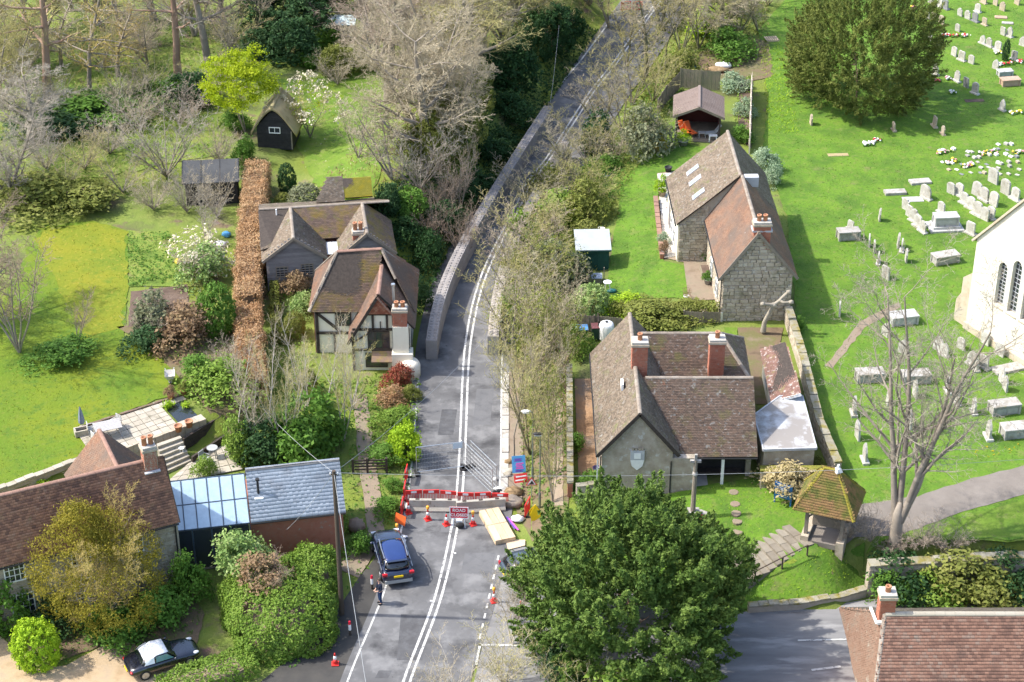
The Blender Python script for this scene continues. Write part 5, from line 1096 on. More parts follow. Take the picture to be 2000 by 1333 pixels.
def convertible(loc, rz, label):
    t = thing('convertible_car', label, 'car', loc, rz)  # front at +x
    W = 1.76
    loft(body_secs(4.1, W, [(2.05, .55, .32, .45, .55), (1.95, .82, .22, .55, .66), (1.5, .98, .2, .68, .78), (.9, 1, .2, .75, .84), (.5, 1, .2, .8, .87), (-.6, 1, .2, .82, .88), (-1.2, 1, .22, .82, .88), (-1.75, .97, .25, .76, .84), (-1.98, .85, .32, .62, .72), (-2.05, .6, .4, .52, .58)]), M_INK, 'body', t)
    Mt = mat('white_soft_top', [(.74, .75, .77), (.80, .81, .83)], 2, .8, .2, 6)
    loft([(.62, [(.72, .88), (.68, .90), (.3, .92)]), (.12, [(.76, .88), (.62, 1.24), (.25, 1.27)]), (-.5, [(.78, .88), (.62, 1.28), (.25, 1.31)]), (-1.05, [(.74, .88), (.55, 1.05), (.25, 1.08)]), (-1.3, [(.66, .86), (.5, .89), (.25, .90)])], M_CGLASS, 'glasshouse', t, 0)
    loft([(.2, [(.60, 1.22), (.60, 1.26), (.25, 1.29)]), (-.45, [(.66, 1.26), (.64, 1.30), (.25, 1.34)]), (-.95, [(.70, 1.06), (.58, 1.12), (.25, 1.15)]), (-1.12, [(.68, .95), (.54, 1.0), (.25, 1.04)])], Mt, 'soft_top', t, 0)
    for s in (-1, 1):
        MB().prism([(-.62, s * .795, .9), (-1.2, s * .78, .9), (-1.0, s * .68, 1.14), (-.62, s * .7, 1.24)], (0, .01 * s, 0)).build('soft_top_quarter', Mt, t); MB().prism([(.45, s * .80, .92), (-.55, s * .805, .92), (-.5, s * .70, 1.2), (.1, s * .70, 1.2)], (0, .008 * s, 0)).build('side_window', plain('teal_glass', (.10, .22, .22), .06, 0, .8), t)
        MB().bar((.62, s * .72, .88), (.15, s * .64, 1.25), .05).build('windscreen_pillar', M_INK, t); MB().ell((.5, s * .95, .95), (.09, .1, .06), 8, 6).build('door_mirror', M_INK, t, True)
        for x in (-1.22, 1.28): wheel(t, x, s * .78, .31, .2)
        MB().ell((1.72, s * .62, .66), (.2, .13, .07), 10, 6).build('head_lamp', M_HEAD, t, True); MB().ell((-1.92, s * .66, .62), (.08, .16, .07), 10, 6).build('tail_lamp', M_TAIL, t, True)
    MB().box(-2.07, -2.03, -.26, .26, .42, .53).build('number_plate', M_YEL, t)
convertible((-19.1, 82.15, .02), R(27), 'dark convertible with white soft top on the gravel drive')
def hatch(loc, rz, label):
    t = thing('parked_car', label, 'car', loc, rz); W = 1.75
    Mb = mat('slate_blue_paint', [(.03, .045, .06), (.04, .06, .08)], 3, .22, spec=.6)
    loft(body_secs(4, W, [(-2, .6, .32, .5, .62), (-1.9, .85, .24, .6, .75), (-1.2, 1, .22, .85, .95), (.4, 1, .22, .92, .99), (1.6, 1, .24, .94, 1.0), (1.95, .9, .3, .86, .95), (2, .7, .4, .7, .8)]), Mb, 'body', t)
    loft([(-1.0, [(.78, .92), (.7, .96), (.3, .97)]), (-.2, [(.82, .95), (.64, 1.4), (.3, 1.44)]), (1.2, [(.82, .96), (.64, 1.4), (.3, 1.44)]), (1.85, [(.78, .95), (.6, 1.05), (.3, 1.07)])], M_CGLASS, 'glasshouse', t, 0)
    loft([(-.2, [(.62, 1.39), (.62, 1.42), (.3, 1.46)]), (1.25, [(.62, 1.39), (.62, 1.42), (.3, 1.46)])], Mb, 'roof', t, 0)
    for s in (-1, 1):
        for x in (-1.25, 1.25): wheel(t, x, s * .78, .31, .2)
        MB().box(1.9, 2.0, s * .68 - .1, s * .68 + .1, .7, .9).build('tail_lamp', M_TAIL, t); MB().box(-1.95, -1.82, s * .64 - .14, s * .64 + .14, .6, .72).build('head_lamp', M_HEAD, t)
    MB().box(1.985, 2.01, -.26, .26, .5, .62).build('number_plate', M_YEL, t)
hatch((1.35, 90.2, .03), R(200), 'blue grey car almost hidden under the big conifer')

# ================================================================ person
def skin_obj(name, joints, edges, m, parent, sub=2, root=0):
    me = bpy.data.meshes.new(name); me.from_pydata([j[:3] for j in joints], edges, []); me.materials.append(m); o = bpy.data.objects.new(name, me); link(o, parent)
    md = o.modifiers.new('skin', 'SKIN'); sk = me.skin_vertices[0].data
    for i, j in enumerate(joints): sk[i].radius = (j[3], j[4] if len(j) > 4 else j[3]); sk[i].use_root = (i == root)
    s = o.modifiers.new('sub', 'SUBSURF'); s.levels = sub; s.render_levels = sub; return o
def person():
    t = thing('person', 'person in navy jacket and blue jeans standing behind the parked car', 'person', G(743, 1179, .03), R(-62))
    Msk = plain('skin', (.55, .33, .24), .6); Mj = mat('navy_jacket', [(.008, .014, .03), (.014, .022, .045)], 6, .8); Mt = mat('blue_jeans', [(.012, .03, .085), (.02, .045, .11)], 6, .85); Mh = plain('brown_hair', (.06, .04, .03), .7)
    # faces -y locally
    J = [(0, 0, .95, .13, .10), (0, 0, 1.15, .13, .09), (0, .01, 1.36, .16, .10), (0, 0, 1.48, .055), (0, -.02, 1.57, .06, .07), (0, -.03, 1.66, .078, .09), (0, -.02, 1.74, .06, .07),
         (.18, 0, 1.42, .055), (.25, -.02, 1.14, .042), (.17, -.22, 1.05, .03), (.12, -.30, 1.06, .03, .018), (-.18, 0, 1.42, .055), (-.27, -.02, 1.14, .042), (-.22, -.16, .94, .03), (-.2, -.24, .90, .03, .018),
         (.09, 0, .90, .085), (.10, -.03, .50, .06), (.11, 0, .09, .042), (.11, -.13, .04, .035), (-.09, 0, .90, .085), (-.10, -.02, .50, .06), (-.11, .03, .09, .042), (-.11, -.10, .04, .035)]
    E_ = [(0, 1), (1, 2), (2, 3), (3, 4), (4, 5), (5, 6), (2, 7), (7, 8), (8, 9), (9, 10), (2, 11), (11, 12), (12, 13), (13, 14), (0, 15), (15, 16), (16, 17), (17, 18), (0, 19), (19, 20), (20, 21), (21, 22)]
    for hand, sgn in ((10, 1), (14, -1)):
        hx, hy, hz = J[hand][:3]
        for k, ln in enumerate((.075, .085, .08, .065)):
            b = len(J); J.append((hx + sgn * (k - 1.5) * .016, hy - ln * .55, hz - .008, .008)); J.append((hx + sgn * (k - 1.5) * .017, hy - ln, hz - .03, .007)); E_ += [(hand, b), (b, b + 1)]
        b = len(J); J.append((hx - sgn * .045, hy + .0, hz + .01, .009)); J.append((hx - sgn * .05, hy - .045, hz, .008)); E_ += [(hand - 1, b), (b, b + 1)]
    J = [j if len(j) > 3 else j for j in J]
    body = skin_obj('body', J, E_, Msk, t)
    skin_obj('jacket', [(0, 0, .86, .17, .125), (0, 0, 1.12, .165, .12), (0, .01, 1.36, .19, .125), (0, .01, 1.47, .09), (.19, 0, 1.43, .078), (.26, -.02, 1.14, .062), (.19, -.19, 1.06, .05), (-.19, 0, 1.43, .078), (-.28, -.02, 1.14, .062), (-.23, -.13, .97, .05)], [(0, 1), (1, 2), (2, 3), (2, 4), (4, 5), (5, 6), (2, 7), (7, 8), (8, 9)], Mj, t)
    skin_obj('trousers', [(0, 0, .93, .14, .11), (.09, 0, .84, .105), (.10, -.03, .5, .082), (.11, .0, .1, .07), (-.09, 0, .84, .105), (-.10, -.02, .5, .082), (-.11, .03, .1, .07)], [(0, 1), (1, 2), (2, 3), (0, 4), (4, 5), (5, 6)], Mt, t)
    for s in (1, -1): MB().ell((s * .11, -.06 + (.03 if s < 0 else 0), .045), (.055, .14, .055), 10, 6).build('shoe', M_BLACK, t, True)
    h = MB().ell((0, .005, 1.715), (.095, .105, .10), 12, 8).build('hair', Mh, t, True)
    for s in (1, -1): MB().ell((s * .085, -.02, 1.66), (.015, .025, .035), 6, 5).build('ear', Msk, body); MB().ell((s * .032, -.108, 1.68), (.012, .008, .009), 6, 5).build('eye', M_BLACK, body)
    MB().ell((0, -.118, 1.65), (.014, .02, .022), 6, 5).build('nose', Msk, body); MB().box(-.025, .025, -.112, -.1, 1.605, 1.613).build('mouth', M_TAIL, body)
person()
# ================================================================ churchyard
M_GRAVE = mat('pale_headstone', [(.34, .325, .285), (.45, .435, .395), (.55, .535, .49)], 2.5, .9, .3, 18, obj=.5, over=[((.28, .26, .20), 2.2, .60, .08), ((.22, .205, .13), 5, .66, .05), ((.18, .17, .15), 9, .68, .04)])
M_GRAVE_D = mat('dark_headstone', [(.16, .165, .17), (.24, .245, .25)], 2.5, .5, .1, 18, obj=.4)
M_GRAVE_B = mat('tan_headstone', [(.34, .28, .20), (.44, .37, .28)], 2.5, .9, .3, 18, obj=.4, over=[((.28, .25, .15), 3, .64, .06)])
M_TOMB = mat('lichened_tomb', [(.26, .245, .22), (.36, .345, .32), (.45, .43, .40)], 2.2, .9, .4, 14, obj=.3, over=[((.24, .22, .18), 1.8, .58, .08), ((.36, .31, .13), 3, .70, .05)])
def headstone_mesh(k, w_=.62, h=.95, d=.11):
    x = w_ / 2
    if k == 0: P = [(-x, 0), (x, 0), (x, h * .82)] + [(x * math.cos(R(q)), h * .82 + h * .18 * math.sin(R(q))) for q in (30, 60, 90, 120, 150)] + [(-x, h * .82)]
    elif k == 1: P = [(-x, 0), (x, 0), (x, h * .8), (x * .72, h * .84), (x * .6, h * .95), (0, h * 1.03), (-x * .6, h * .95), (-x * .72, h * .84), (-x, h * .8)]
    elif k == 2: P = [(-x, 0), (x, 0), (x, h * .7), (x * .6, h * .92), (0, h * 1.08), (-x * .6, h * .92), (-x, h * .7)]
    else: P = [(-x, 0), (x, 0), (x, h * .93), (x * .8, h), (-x * .8, h), (-x, h * .93)]
    b = MB().prism([(p[0], -d / 2, p[1] - .15) for p in P], (0, d, 0)); return b
HS = []
for k in range(4):
    st = headstone_mesh(k).mesh('stone'); st.materials.append(M_GRAVE); base = MB().box(-.4, .4, -.17, .17, -.1, .10).mesh('plinth'); base.materials.append(M_GRAVE)
    ins = MB()
    for j in range(6): ins.box(-.2 + .02 * (j % 3), .2 - .03 * (j % 2), -.062, -.056, .32 + j * .07, .335 + j * .07)
    im = ins.mesh('inscription'); im.materials.append(plain('worn_inscription', (.30, .28, .25), .9)); HS.append((st, base, im))
GF = math.atan2(-.8, -.6) + R(90)      # headstones look towards the morning sun
FACE = math.atan2(-.55, -.83) + R(90)
def headstone(px, py, label, group, k=None, s=1.0, m=None, rz=None, lean=None, tall=1.0):
    p = T(px, py); k = RG.randrange(4) if k is None else k
    t = thing('headstone', label, 'headstone', p, (FACE if rz is None else rz) + RG.uniform(-.12, .12), group); st, ba, im = HS[k]
    t.rotation_euler[0] = RG.uniform(-.07, .07) if lean is None else lean; t.rotation_euler[1] = RG.uniform(-.06, .06)
    t.scale = (s, s, s * tall); inst('stone', st, t, mat=m or M_GRAVE); inst('inscription', im, t)
    if RG.random() < .5: inst('plinth', ba, t, mat=m or M_GRAVE)
def row(desc, group, pts, s=1.0, **kw):
    for i, q in enumerate(sorted(pts, key=lambda a: (a[0], a[1]))):
        kk = dict(kw); m = kk.pop('m', None)
        if len(q) > 2: m = {'d': M_GRAVE_D, 'b': M_GRAVE_B}.get(q[2], m)
        headstone(q[0], q[1], '%s headstone from the left %s' % (ORD[i + 1], desc), group, s=s * RG.uniform(.9, 1.15), m=m, **kk)
z4 = lambda l: [(1480 + .3 * q[0], .3 * q[1]) + tuple(q[2:]) for q in l]
z2 = lambda l: [(1580 + .315 * q[0], 300 + .315 * q[1]) + tuple(q[2:]) for q in l]
z3 = lambda l: [(1580 + .315 * q[0], 680 + .315 * q[1]) + tuple(q[2:]) for q in l]
row('in the topmost row right of the yew', 'headstones in the topmost row', z4([(1130, 20), (1180, 45), (1222, 60, 'd'), (1430, 80), (1545, 35, 'b'), (1590, 70, 'b'), (1685, 30, 'b'), (1470, 22, 'b')]))
row('in the second row below the top right edge', 'headstones in the second row', z4([(1103, 125), (1145, 135, 'b'), (1195, 160, 'b'), (1315, 105), (1365, 125), (1415, 142, 'd'), (1475, 165, 'b')]))
row('in the third row near the flower bedecked graves', 'headstones in the third row', z4([(1115, 265), (1168, 315), (1300, 205), (1460, 285), (1505, 305), (1560, 330), (1595, 230), (1635, 240), (1720, 300)]))
row('in the diagonal row beside the small cypress', 'headstones in the diagonal row', z4([(1275, 365), (1325, 395), (1387, 415), (1545, 450), (1668, 390)]))
row('in the row just right of the yew crown', 'headstones right of the yew', z4([(1155, 490), (1295, 532), (1355, 570, 'd'), (1412, 612), (1590, 720)]), tall=1.2)
row('under the shaded lower edge of the yew', 'headstones under the yew', z4([(345, 810), (885, 850), (1148, 825), (1203, 875)]), m=M_GRAVE_B, rz=FACE - .5)
row('in the long slanting row above the church gable', 'headstones in the long slanting row', z2([(880, 250), (930, 262), (960, 312), (1000, 342), (1040, 382), (1085, 412), (1122, 402)]), 1.25, k=0)
row('in the short upper row above the church gable', 'headstones in the short upper row', z2([(1035, 260), (1085, 292), (1140, 322), (1140, 182), (1215, 252), (1275, 287)]), 1.4, k=0)
row('in the line beside the stepped chest tomb', 'headstones beside the stepped tomb', z2([(600, 350), (620, 392), (650, 422), (672, 455), (702, 487), (728, 282), (712, 270), (820, 370), (1000, 500)]), 1.2)
row('standing on the open lawn left of the ash', 'headstones on the open lawn', z2([(435, 415), (375, 575), (405, 612), (430, 682), (550, 580), (575, 605), (600, 670), (190, 1002)]), 1.05, k=2, rz=FACE - .75, tall=1.25)
row('among the ash branches west of the church', 'headstones behind the ash', z2([(475, 775), (470, 1130), (580, 1240), (800, 1222), (835, 1252), (940, 1212), (1090, 1182), (1180, 1252), (1010, 1312), (1085, 1330)]), 1.15)
row('below the church and right of the ash trunk', 'headstones right of the ash trunk', z3([(860, 272), (915, 347), (1020, 402), (1110, 557), (1030, 132), (1190, 212), (1215, 262)]), 1.15, k=2, rz=FACE - .4, tall=1.2)
row('left of the ash trunk in the lower churchyard', 'headstones left of the ash trunk', z3([(275, 410), (300, 562), (345, 702), (485, 347), (655, 300), (620, 492)]), 1.1, k=2, rz=FACE - .5, tall=1.3)
def chest(px, py, L, w_, h, label, rz=None, m=None, step=False, flat_=False):
    L *= .88; w_ *= .85; h *= .85; p = T(px, py); t = thing('chest_tomb' if not flat_ else 'ledger_slab', label, 'tomb', p, R(8) if rz is None else rz); m = m or M_TOMB
    if step: MB().box(-L / 2 - .45, L / 2 + .45, -w_ / 2 - .45, w_ / 2 + .45, -.2, .16).build('step', m, t, bevel=.02); MB().box(-L / 2 - .2, L / 2 + .2, -w_ / 2 - .2, w_ / 2 + .2, .16, .34).build('step', m, t, bevel=.02)
    z = .34 if step else -.1
    if flat_: MB().box(-L / 2, L / 2, -w_ / 2, w_ / 2, -.15, h).build('slab', m, t, bevel=.03); return t
    MB().box(-L / 2, L / 2, -w_ / 2, w_ / 2, z, z + h).build('chest', m, t, bevel=.02)
    for s in (-1, 1):
        for e in (-1, 1): MB().box(s * L / 2 - .07, s * L / 2 + .07, e * w_ / 2 - .07, e * w_ / 2 + .07, z, z + h - .002).build('corner_pilaster', m, t)
    for k in range(2): MB().box(-L / 2 + .12 + k * (L / 2 - .06), -.06 + k * (L / 2 - .06), -w_ / 2 - .02, -w_ / 2 - .004, z + .18, z + h - .14).build('panel', m, t)
    MB().box(-L / 2 - .1, L / 2 + .1, -w_ / 2 - .1, w_ / 2 + .1, z + h + .001, z + h + .12).build('lid', m, t, bevel=.025)
chest(1656, 466, 1.7, .85, .85, 'isolated chest tomb on open lawn left of the churchyard rows'); headstone(1660, 448, 'narrow headstone just behind the isolated chest tomb', None, 3, .9)
M_TOMBW = mat('pale_grey_tomb', [(.36, .36, .35), (.47, .47, .46)], 2, .85, .2, 12, over=[((.26, .25, .22), 2.5, .60, .07)])
chest(1845, 445, 1.9, .95, .75, 'large pale chest tomb raised on two stone steps', R(5), M_TOMBW, True)
chest(1797, 357, 1.9, .95, .22, 'upper of two low lichened ledger tombs', R(10), None, False, True); chest(1748, 378, 1.9, .85, .26, 'lower left of two low lichened ledger tombs', R(6), None, False, True); chest(1783, 390, 1.8, 1.0, .05, 'flat pale ledger slab in front of the two low tombs', R(4), M_TOMBW, False, True)
chest(1845, 512, 2.0, .9, .8, 'coped body stone tomb beside the church corner', R(18)); chest(1763, 630, 2.0, 1.0, .8, 'white chest tomb among the ash branches', R(12), M_TOMBW); chest(1698, 742, 1.9, .9, .8, 'chest tomb seen between branches left of the ash', R(6)); chest(1788, 745, 1.9, .9, .8, 'chest tomb directly behind the ash trunk', R(6)); chest(1960, 805, 2.0, .9, .85, 'upper of two lichen grey chest tombs at the right edge', R(12)); chest(1985, 850, 2.1, 1.0, .85, 'lower of two lichen grey chest tombs at the right edge', R(10)); chest(1968, 722, 2.4, 1.1, .2, 'broad low ledger tomb at the foot of the church', R(20), None, False, True)
M_BRTOMB = mat('brick_tomb', [(.36, .24, .17), (.45, .32, .24)], 3, .9, .3, 20); chest(1972, 166, 1.7, .8, .7, 'brick sided chest tomb with pale top at upper right', R(10), M_BRTOMB); chest(1962, 148, 1.3, .7, .6, 'smaller pale chest tomb behind the brick sided one', R(10), M_TOMBW)
chest(1955, 35, 1.3, .7, .12, 'tan grave slab with flowers at top right', R(-8), M_BRTOMB, False, True); chest(1968, 46, 1.2, .6, .1, 'grey grave slab beside the tan one at top right', R(-10), M_TOMB, False, True)
chest(1903, 197, 1.9, .7, .04, 'brown bare grave patch with white marker right of the yew', R(6), M_SOIL, False, True); chest(1637, 303, 1.9, .6, .05, 'flat mossy ledger stone alone on the lawn below the yew', R(4), mat('mossy_ledger', [(.30, .25, .12), (.36, .28, .17)], 3, .95), False, True)
FLW = [plain('flower_white', (.75, .73, .70), .7), plain('flower_red', (.55, .04, .05), .7), plain('flower_pink', (.70, .28, .36), .7), plain('flower_yellow', (.75, .58, .06), .7)]; M_STEM = leafmat('flower_leaves', [(.04, .12, .02), (.09, .20, .03)])
def flowers(px, py, L, label, n=14, rz=0.1, ms=(0, 1, 0, 2), wd=.3, seed=1):
    rg = random.Random(seed); t = thing('grave_flowers', label, 'flowers', T(px, py), rz)
    for c in set(ms):
        b = MB()
        for k in range(n // len(set(ms)) + 1): x, y = rg.uniform(-L / 2, L / 2), rg.uniform(-wd, wd); r = rg.uniform(.05, .13); b.ell((x, y, r + rg.uniform(0, .15)), (r, r, r * .8), 6, 4, .2, k)
        tag(b.build('blooms', FLW[c], t), kind='stuff')
    b = MB()
    for k in range(n): x, y = rg.uniform(-L / 2, L / 2), rg.uniform(-wd, wd); b.ell((x, y, .05), (.12, .10, .09), 5, 4, .3, k + 50)
    tag(b.build('leaves', M_STEM, t), kind='stuff')
flowers(1868, 72, 2.6, 'long strip of white and red grave flowers below the second row', 26, -.1, (0, 0, 1)); flowers(1975, 126, 3.0, 'long strip of white and red flowers beside the brick tomb', 30, .25, (0, 1, 0)); flowers(1698, 283, 1.0, 'small grave covered with white flowers below the yew', 22, .1, (0, 0)); flowers(1714, 276, .6, 'dark urn of flowers beside the white flowered grave', 8, 0, (0, 1)); flowers(1831, 160, .5, 'red wreath beside the headstone right of the yew', 8, 0, (2, 1)); flowers(1853, 155, .5, 'pink posy against the tall headstone right of the yew', 6, 0, (2, 0)); flowers(1950, 105, .7, 'yellow flowers at the foot of the small cypress', 10, 0, (3, 0)); flowers(1985, 222, 1.2, 'golden flowers on a grave at the right edge', 16, .2, (3, 0)); flowers(1785, 16, .5, 'tan flowers at the top edge right of the yew', 8, 0, (3, 2)); flowers(1862, 182, .6, 'white posy on the lawn right of the yew', 6, 0, (0, 0))
def plaque_field():
    rg = random.Random(11); st = [MB().box(-.17, .17, -.12, .12, -.1, .04 + .07 * k).mesh('memorial_tablet') for k in range(3)]
    for s in st: s.materials.append(M_GRAVE)
    n = 0
    for r, (y0, x0, x1) in enumerate(((283, 1950, 1996), (296, 1832, 1995), (306, 1890, 1998), (318, 1840, 1996), (329, 1856, 1998), (340, 1880, 1996))):
        x = x0; k = 0
        while x < x1:
            k += 1
            p = T(x + rg.uniform(-4, 4), y0 + rg.uniform(-4, 4)); o = inst('memorial_tablet', rg.choice(st), None, p, (0, 0, FACE + rg.uniform(-.3, .3)), mat=rg.choice([M_GRAVE, M_TOMB, M_GRAVE, M_GRAVE_D, FLW[0], M_GRAVE_B]))
            tag(o, '%s cremation tablet from the left in the %s tablet row from the top' % (ORD[k], ORD[r + 1]), 'tablet', 'small cremation tablets set in the grass'); n += 1; x += rg.uniform(10, 22)
plaque_field()
for k, (px, py, l) in enumerate(((1842, 300, 1.6), (1858, 318, 1.2), (1930, 300, 1.6), (1990, 300, 1.0), (1890, 326, 1.2))): flowers(px, py, l, '%s clump of flowers among the cremation tablets from the top' % ORD[k + 1], 12, .4, (0, 3, 2), .25, 30 + k)
# churchyard boundary walls ------------------------------------------------------
def masonry_wall(name, label, px, h, th=.45, cope=None, m=None, z0=-.6, ston=True):
    P = [T(*q) for q in px]; t = thing(name, label, 'wall', P[0]); O = P[0]
    for i, (a, b) in enumerate(zip(P, P[1:])):
        d = b - a; L = d.length; a_ = a - O; u = Vector((d.x, d.y, 0)).normalized(); n = Vector((-u.y, u.x, 0))
        c = [a_ + n * 0, a_ + u * L, a_ + u * L + n * th, a_ + n * th]; zb = min(a_.z, (b - O).z) + z0
        MB().prism([Vector((q.x, q.y, zb)) for q in c], (0, 0, h - z0)).build('masonry', m or M_MORTAR, t)
        if ston: stones(t, Vector((a_.x, a_.y, zb)), u, L, h - z0, M_STONE, seed=31 + i)
        cm = cope or M_STONE; k = 0
        nn = max(1, int(L / .55))
        for j in range(nn): 
            q = a_ + u * (L * j / nn); MB().prism([Vector((w_.x, w_.y, zb + h - z0)) for w_ in (q - n * .05, q + u * (L / nn - .02) - n * .05, q + u * (L / nn - .02) + n * (th + .05), q + n * (th + .05))], (0, 0, .09 + .03 * (j % 3))).build('coping_stone', cm, t)
    return t
M_YMOSS = mat('mossy_coping', [(.19, .175, .12), (.27, .25, .19), (.33, .31, .25)], 2.2, .95, .5, 12, obj=.4, over=[((.21, .18, .05), 1.6, .56, .08)])
masonry_wall('churchyard_wall', 'lichened stone wall between schoolhouse yard and churchyard lawn', [(1532, 628), (1560, 720), (1592, 850), (1628, 935)], 1.1, .4, M_YMOSS)
masonry_wall('churchyard_retaining_wall', 'retaining wall below the ash beside the lane', [(1692, 1165), (1800, 1160), (1920, 1152), (2080, 1145)], 2.1, .6, M_YMOSS, z0=-.3); 
masonry_wall('bank_kerb_wall', 'low mossy kerb wall at the foot of the memorial lawn', [(1462, 1198), (1560, 1192), (1640, 1180), (1692, 1166)], .42, .35, M_YMOSS, z0=-.3, ston=False)
masonry_wall('yard_wall', 'mossy brick wall left of the schoolhouse brown yard', [(1118, 972), (1117, 860), (1116, 735)], .9, .3, M_YMOSS, M_BRICK)
masonry_wall('yard_end_wall', 'ivy grown wall end before the schoolhouse yard', [(1126, 985), (1172, 980)], 1.2, .3, M_YMOSS)
# steps, rail, memorial, notice board, stepping stones -------------------------------
M_STEP = mat('worn_step', [(.15, .13, .10), (.215, .19, .15), (.27, .245, .195)], 1.4, .9, .3, 12, obj=.5)
def steps():
    A0, B0 = G(1424, 1086, .9), G(1462, 1146, .75); A1, B1 = G(1540, 1026, 2.12), G(1588, 1064, 2.12); t = thing('stone_steps', 'worn stone steps climbing from the road to the lychgate', 'steps', A0); n = 9
    for k in range(n):
        f0, f1 = k / n, (k + 1) / n; z = lerp(.95, 2.14, k / (n - 1)); a, b, c, d = A0.lerp(A1, f0), B0.lerp(B1, f0), B0.lerp(B1, f1 + .02), A0.lerp(A1, f1 + .02)
        m = 2 + k % 2
        for j in range(m):
            g0, g1 = j / m, (j + 1) / m - .012; q = [a.lerp(b, g0), a.lerp(b, g1), d.lerp(c, g1), d.lerp(c, g0)]
            MB().prism([Vector((v.x - A0.x, v.y - A0.y, z - .9 - .85)) for v in q][::-1], (0, 0, .85 + RG.uniform(-.008, .008))).build('step_slab', M_STEP, t)
    r = thing('handrail', 'brown iron handrail beside the lychgate steps', 'handrail', G(1474, 1137, .9)); O = r.location
    pts = []
    for px, py0, py1 in ((1410, 1170, 1148), (1474, 1137, 1116), (1527, 1113, 1089), (1576, 1087, 1065)):
        b = T(px, py0); tp = Vector((b.x, b.y, Zat(py1, b.y))); MB().cyl(b - O, tp - O, .05, .05, 8).build('post', M_POLE, r); pts.append(tp - O)
    for a, b in zip(pts, pts[1:]): MB().cyl(a, b, .035, .035, 8).build('rail', M_POLE, r)
steps()
def memorial():
    b = T(1352, 1018); t = thing('war_memorial_cross', 'slender stone memorial cross with red wreath on its base', 'memorial', b); z = Zat(888, b.y) - b.z
    MB().box(-.75, .9, -.55, .55, -.5, .35).build('base', M_TOMB, t, bevel=.02); MB().box(-.4, .4, -.35, .35, .35, .65).build('plinth', M_TOMB, t, bevel=.02)
    MB().cyl((0, 0, .65), (0, 0, z - .4), .16, .10, 8).build('shaft', M_OAK, t); MB().box(-.32, .32, -.07, .07, z - .55, z - .4).box(-.08, .08, -.07, .07, z - .75, z).build('cross_head', M_TOMB, t)
    MB().lathe([(.12, 0), (.16, .1), (.14, .25), (.09, .3)], (0, 0, z - 1.5), 8).build('collar', M_TOMB, t)
    w_ = thing('poppy_wreath', 'red wreath lying on the memorial base', 'wreath', b + Vector((.55, -.3, .36))); m = MB()
    for k in range(14): q = k * 2 * math.pi / 14; m.ell((.17 * math.cos(q), .17 * math.sin(q), .05), (.07, .07, .06), 6, 4, .2, k)
    m.build('poppies', FLW[1], w_)
memorial()
def notice_board():
    t = thing('blue_notice_board', 'blue church notice board with white lettering beside the lychgate', 'notice board', T(1528, 985), R(-28)); Mb = plain('notice_blue', (.02, .11, .30), .4)
    for s in (-1, 1): MB().box(s * .5 - .04, s * .5 + .04, -.04, .04, 0, 1.5).build('post', Mb, t)
    MB().box(-.56, .56, -.05, -.015, .45, 1.5).build('panel', Mb, t)
    b = MB()
    for k, (w_, h) in enumerate(((.4, .07), (.3, .05), (.42, .035), (.38, .035), (.25, .035), (.42, .035), (.36, .03), (.3, .03))): b.box(-w_, w_ * .9, -.056, -.05, 1.36 - k * .115, 1.36 - k * .115 + h)
    o = b.build('lettering', M_REFL, t)
notice_board()
for k, (px, py) in enumerate(((1433, 962), (1436, 985), (1438, 1003), (1440, 1022), (1441, 1040))):
    tag(MB().lathe([(.3, -.1), (.3, .03), (.26, .045)], (0, 0, 0), 9).build('stepping_stone', M_PATH, loc=T(px, py), rot=(0, 0, k)), '%s stepping stone from the porch across the memorial lawn' % ORD[k + 1], 'stepping stone', 'stepping stones across the memorial lawn')
# ================================================================ vegetation
def tubes_mesh(name, segs, sides):
    A = np.array([s[0] for s in segs]); B = np.array([s[1] for s in segs]); r0 = np.array([s[2] for s in segs]); r1 = np.array([s[3] for s in segs])
    d = B - A; L = np.linalg.norm(d, axis=1, keepdims=True); d = d / np.maximum(L, 1e-6)
    up = np.where(np.abs(d[:, 2:3]) < .9, np.array([[0, 0, 1.]]), np.array([[1., 0, 0]])); x = np.cross(d, up); x /= np.linalg.norm(x, axis=1, keepdims=True); y = np.cross(x, d)
    N = len(segs); V = np.zeros((N, 2 * sides, 3))
    for i in range(sides):
        t = 2 * math.pi * i / sides; o = x * math.cos(t) + y * math.sin(t); V[:, i] = A + o * r0[:, None]; V[:, sides + i] = B + o * r1[:, None]
    b = np.arange(N)[:, None] * 2 * sides; F = np.concatenate([b + np.array([[i, (i + 1) % sides, sides + (i + 1) % sides, sides + i]]) for i in range(sides)], 0)
    rn = np.tile(np.random.default_rng(len(segs)).random(N), sides)
    return np_mesh(name, V.reshape(-1, 3), F, rn, None, True)
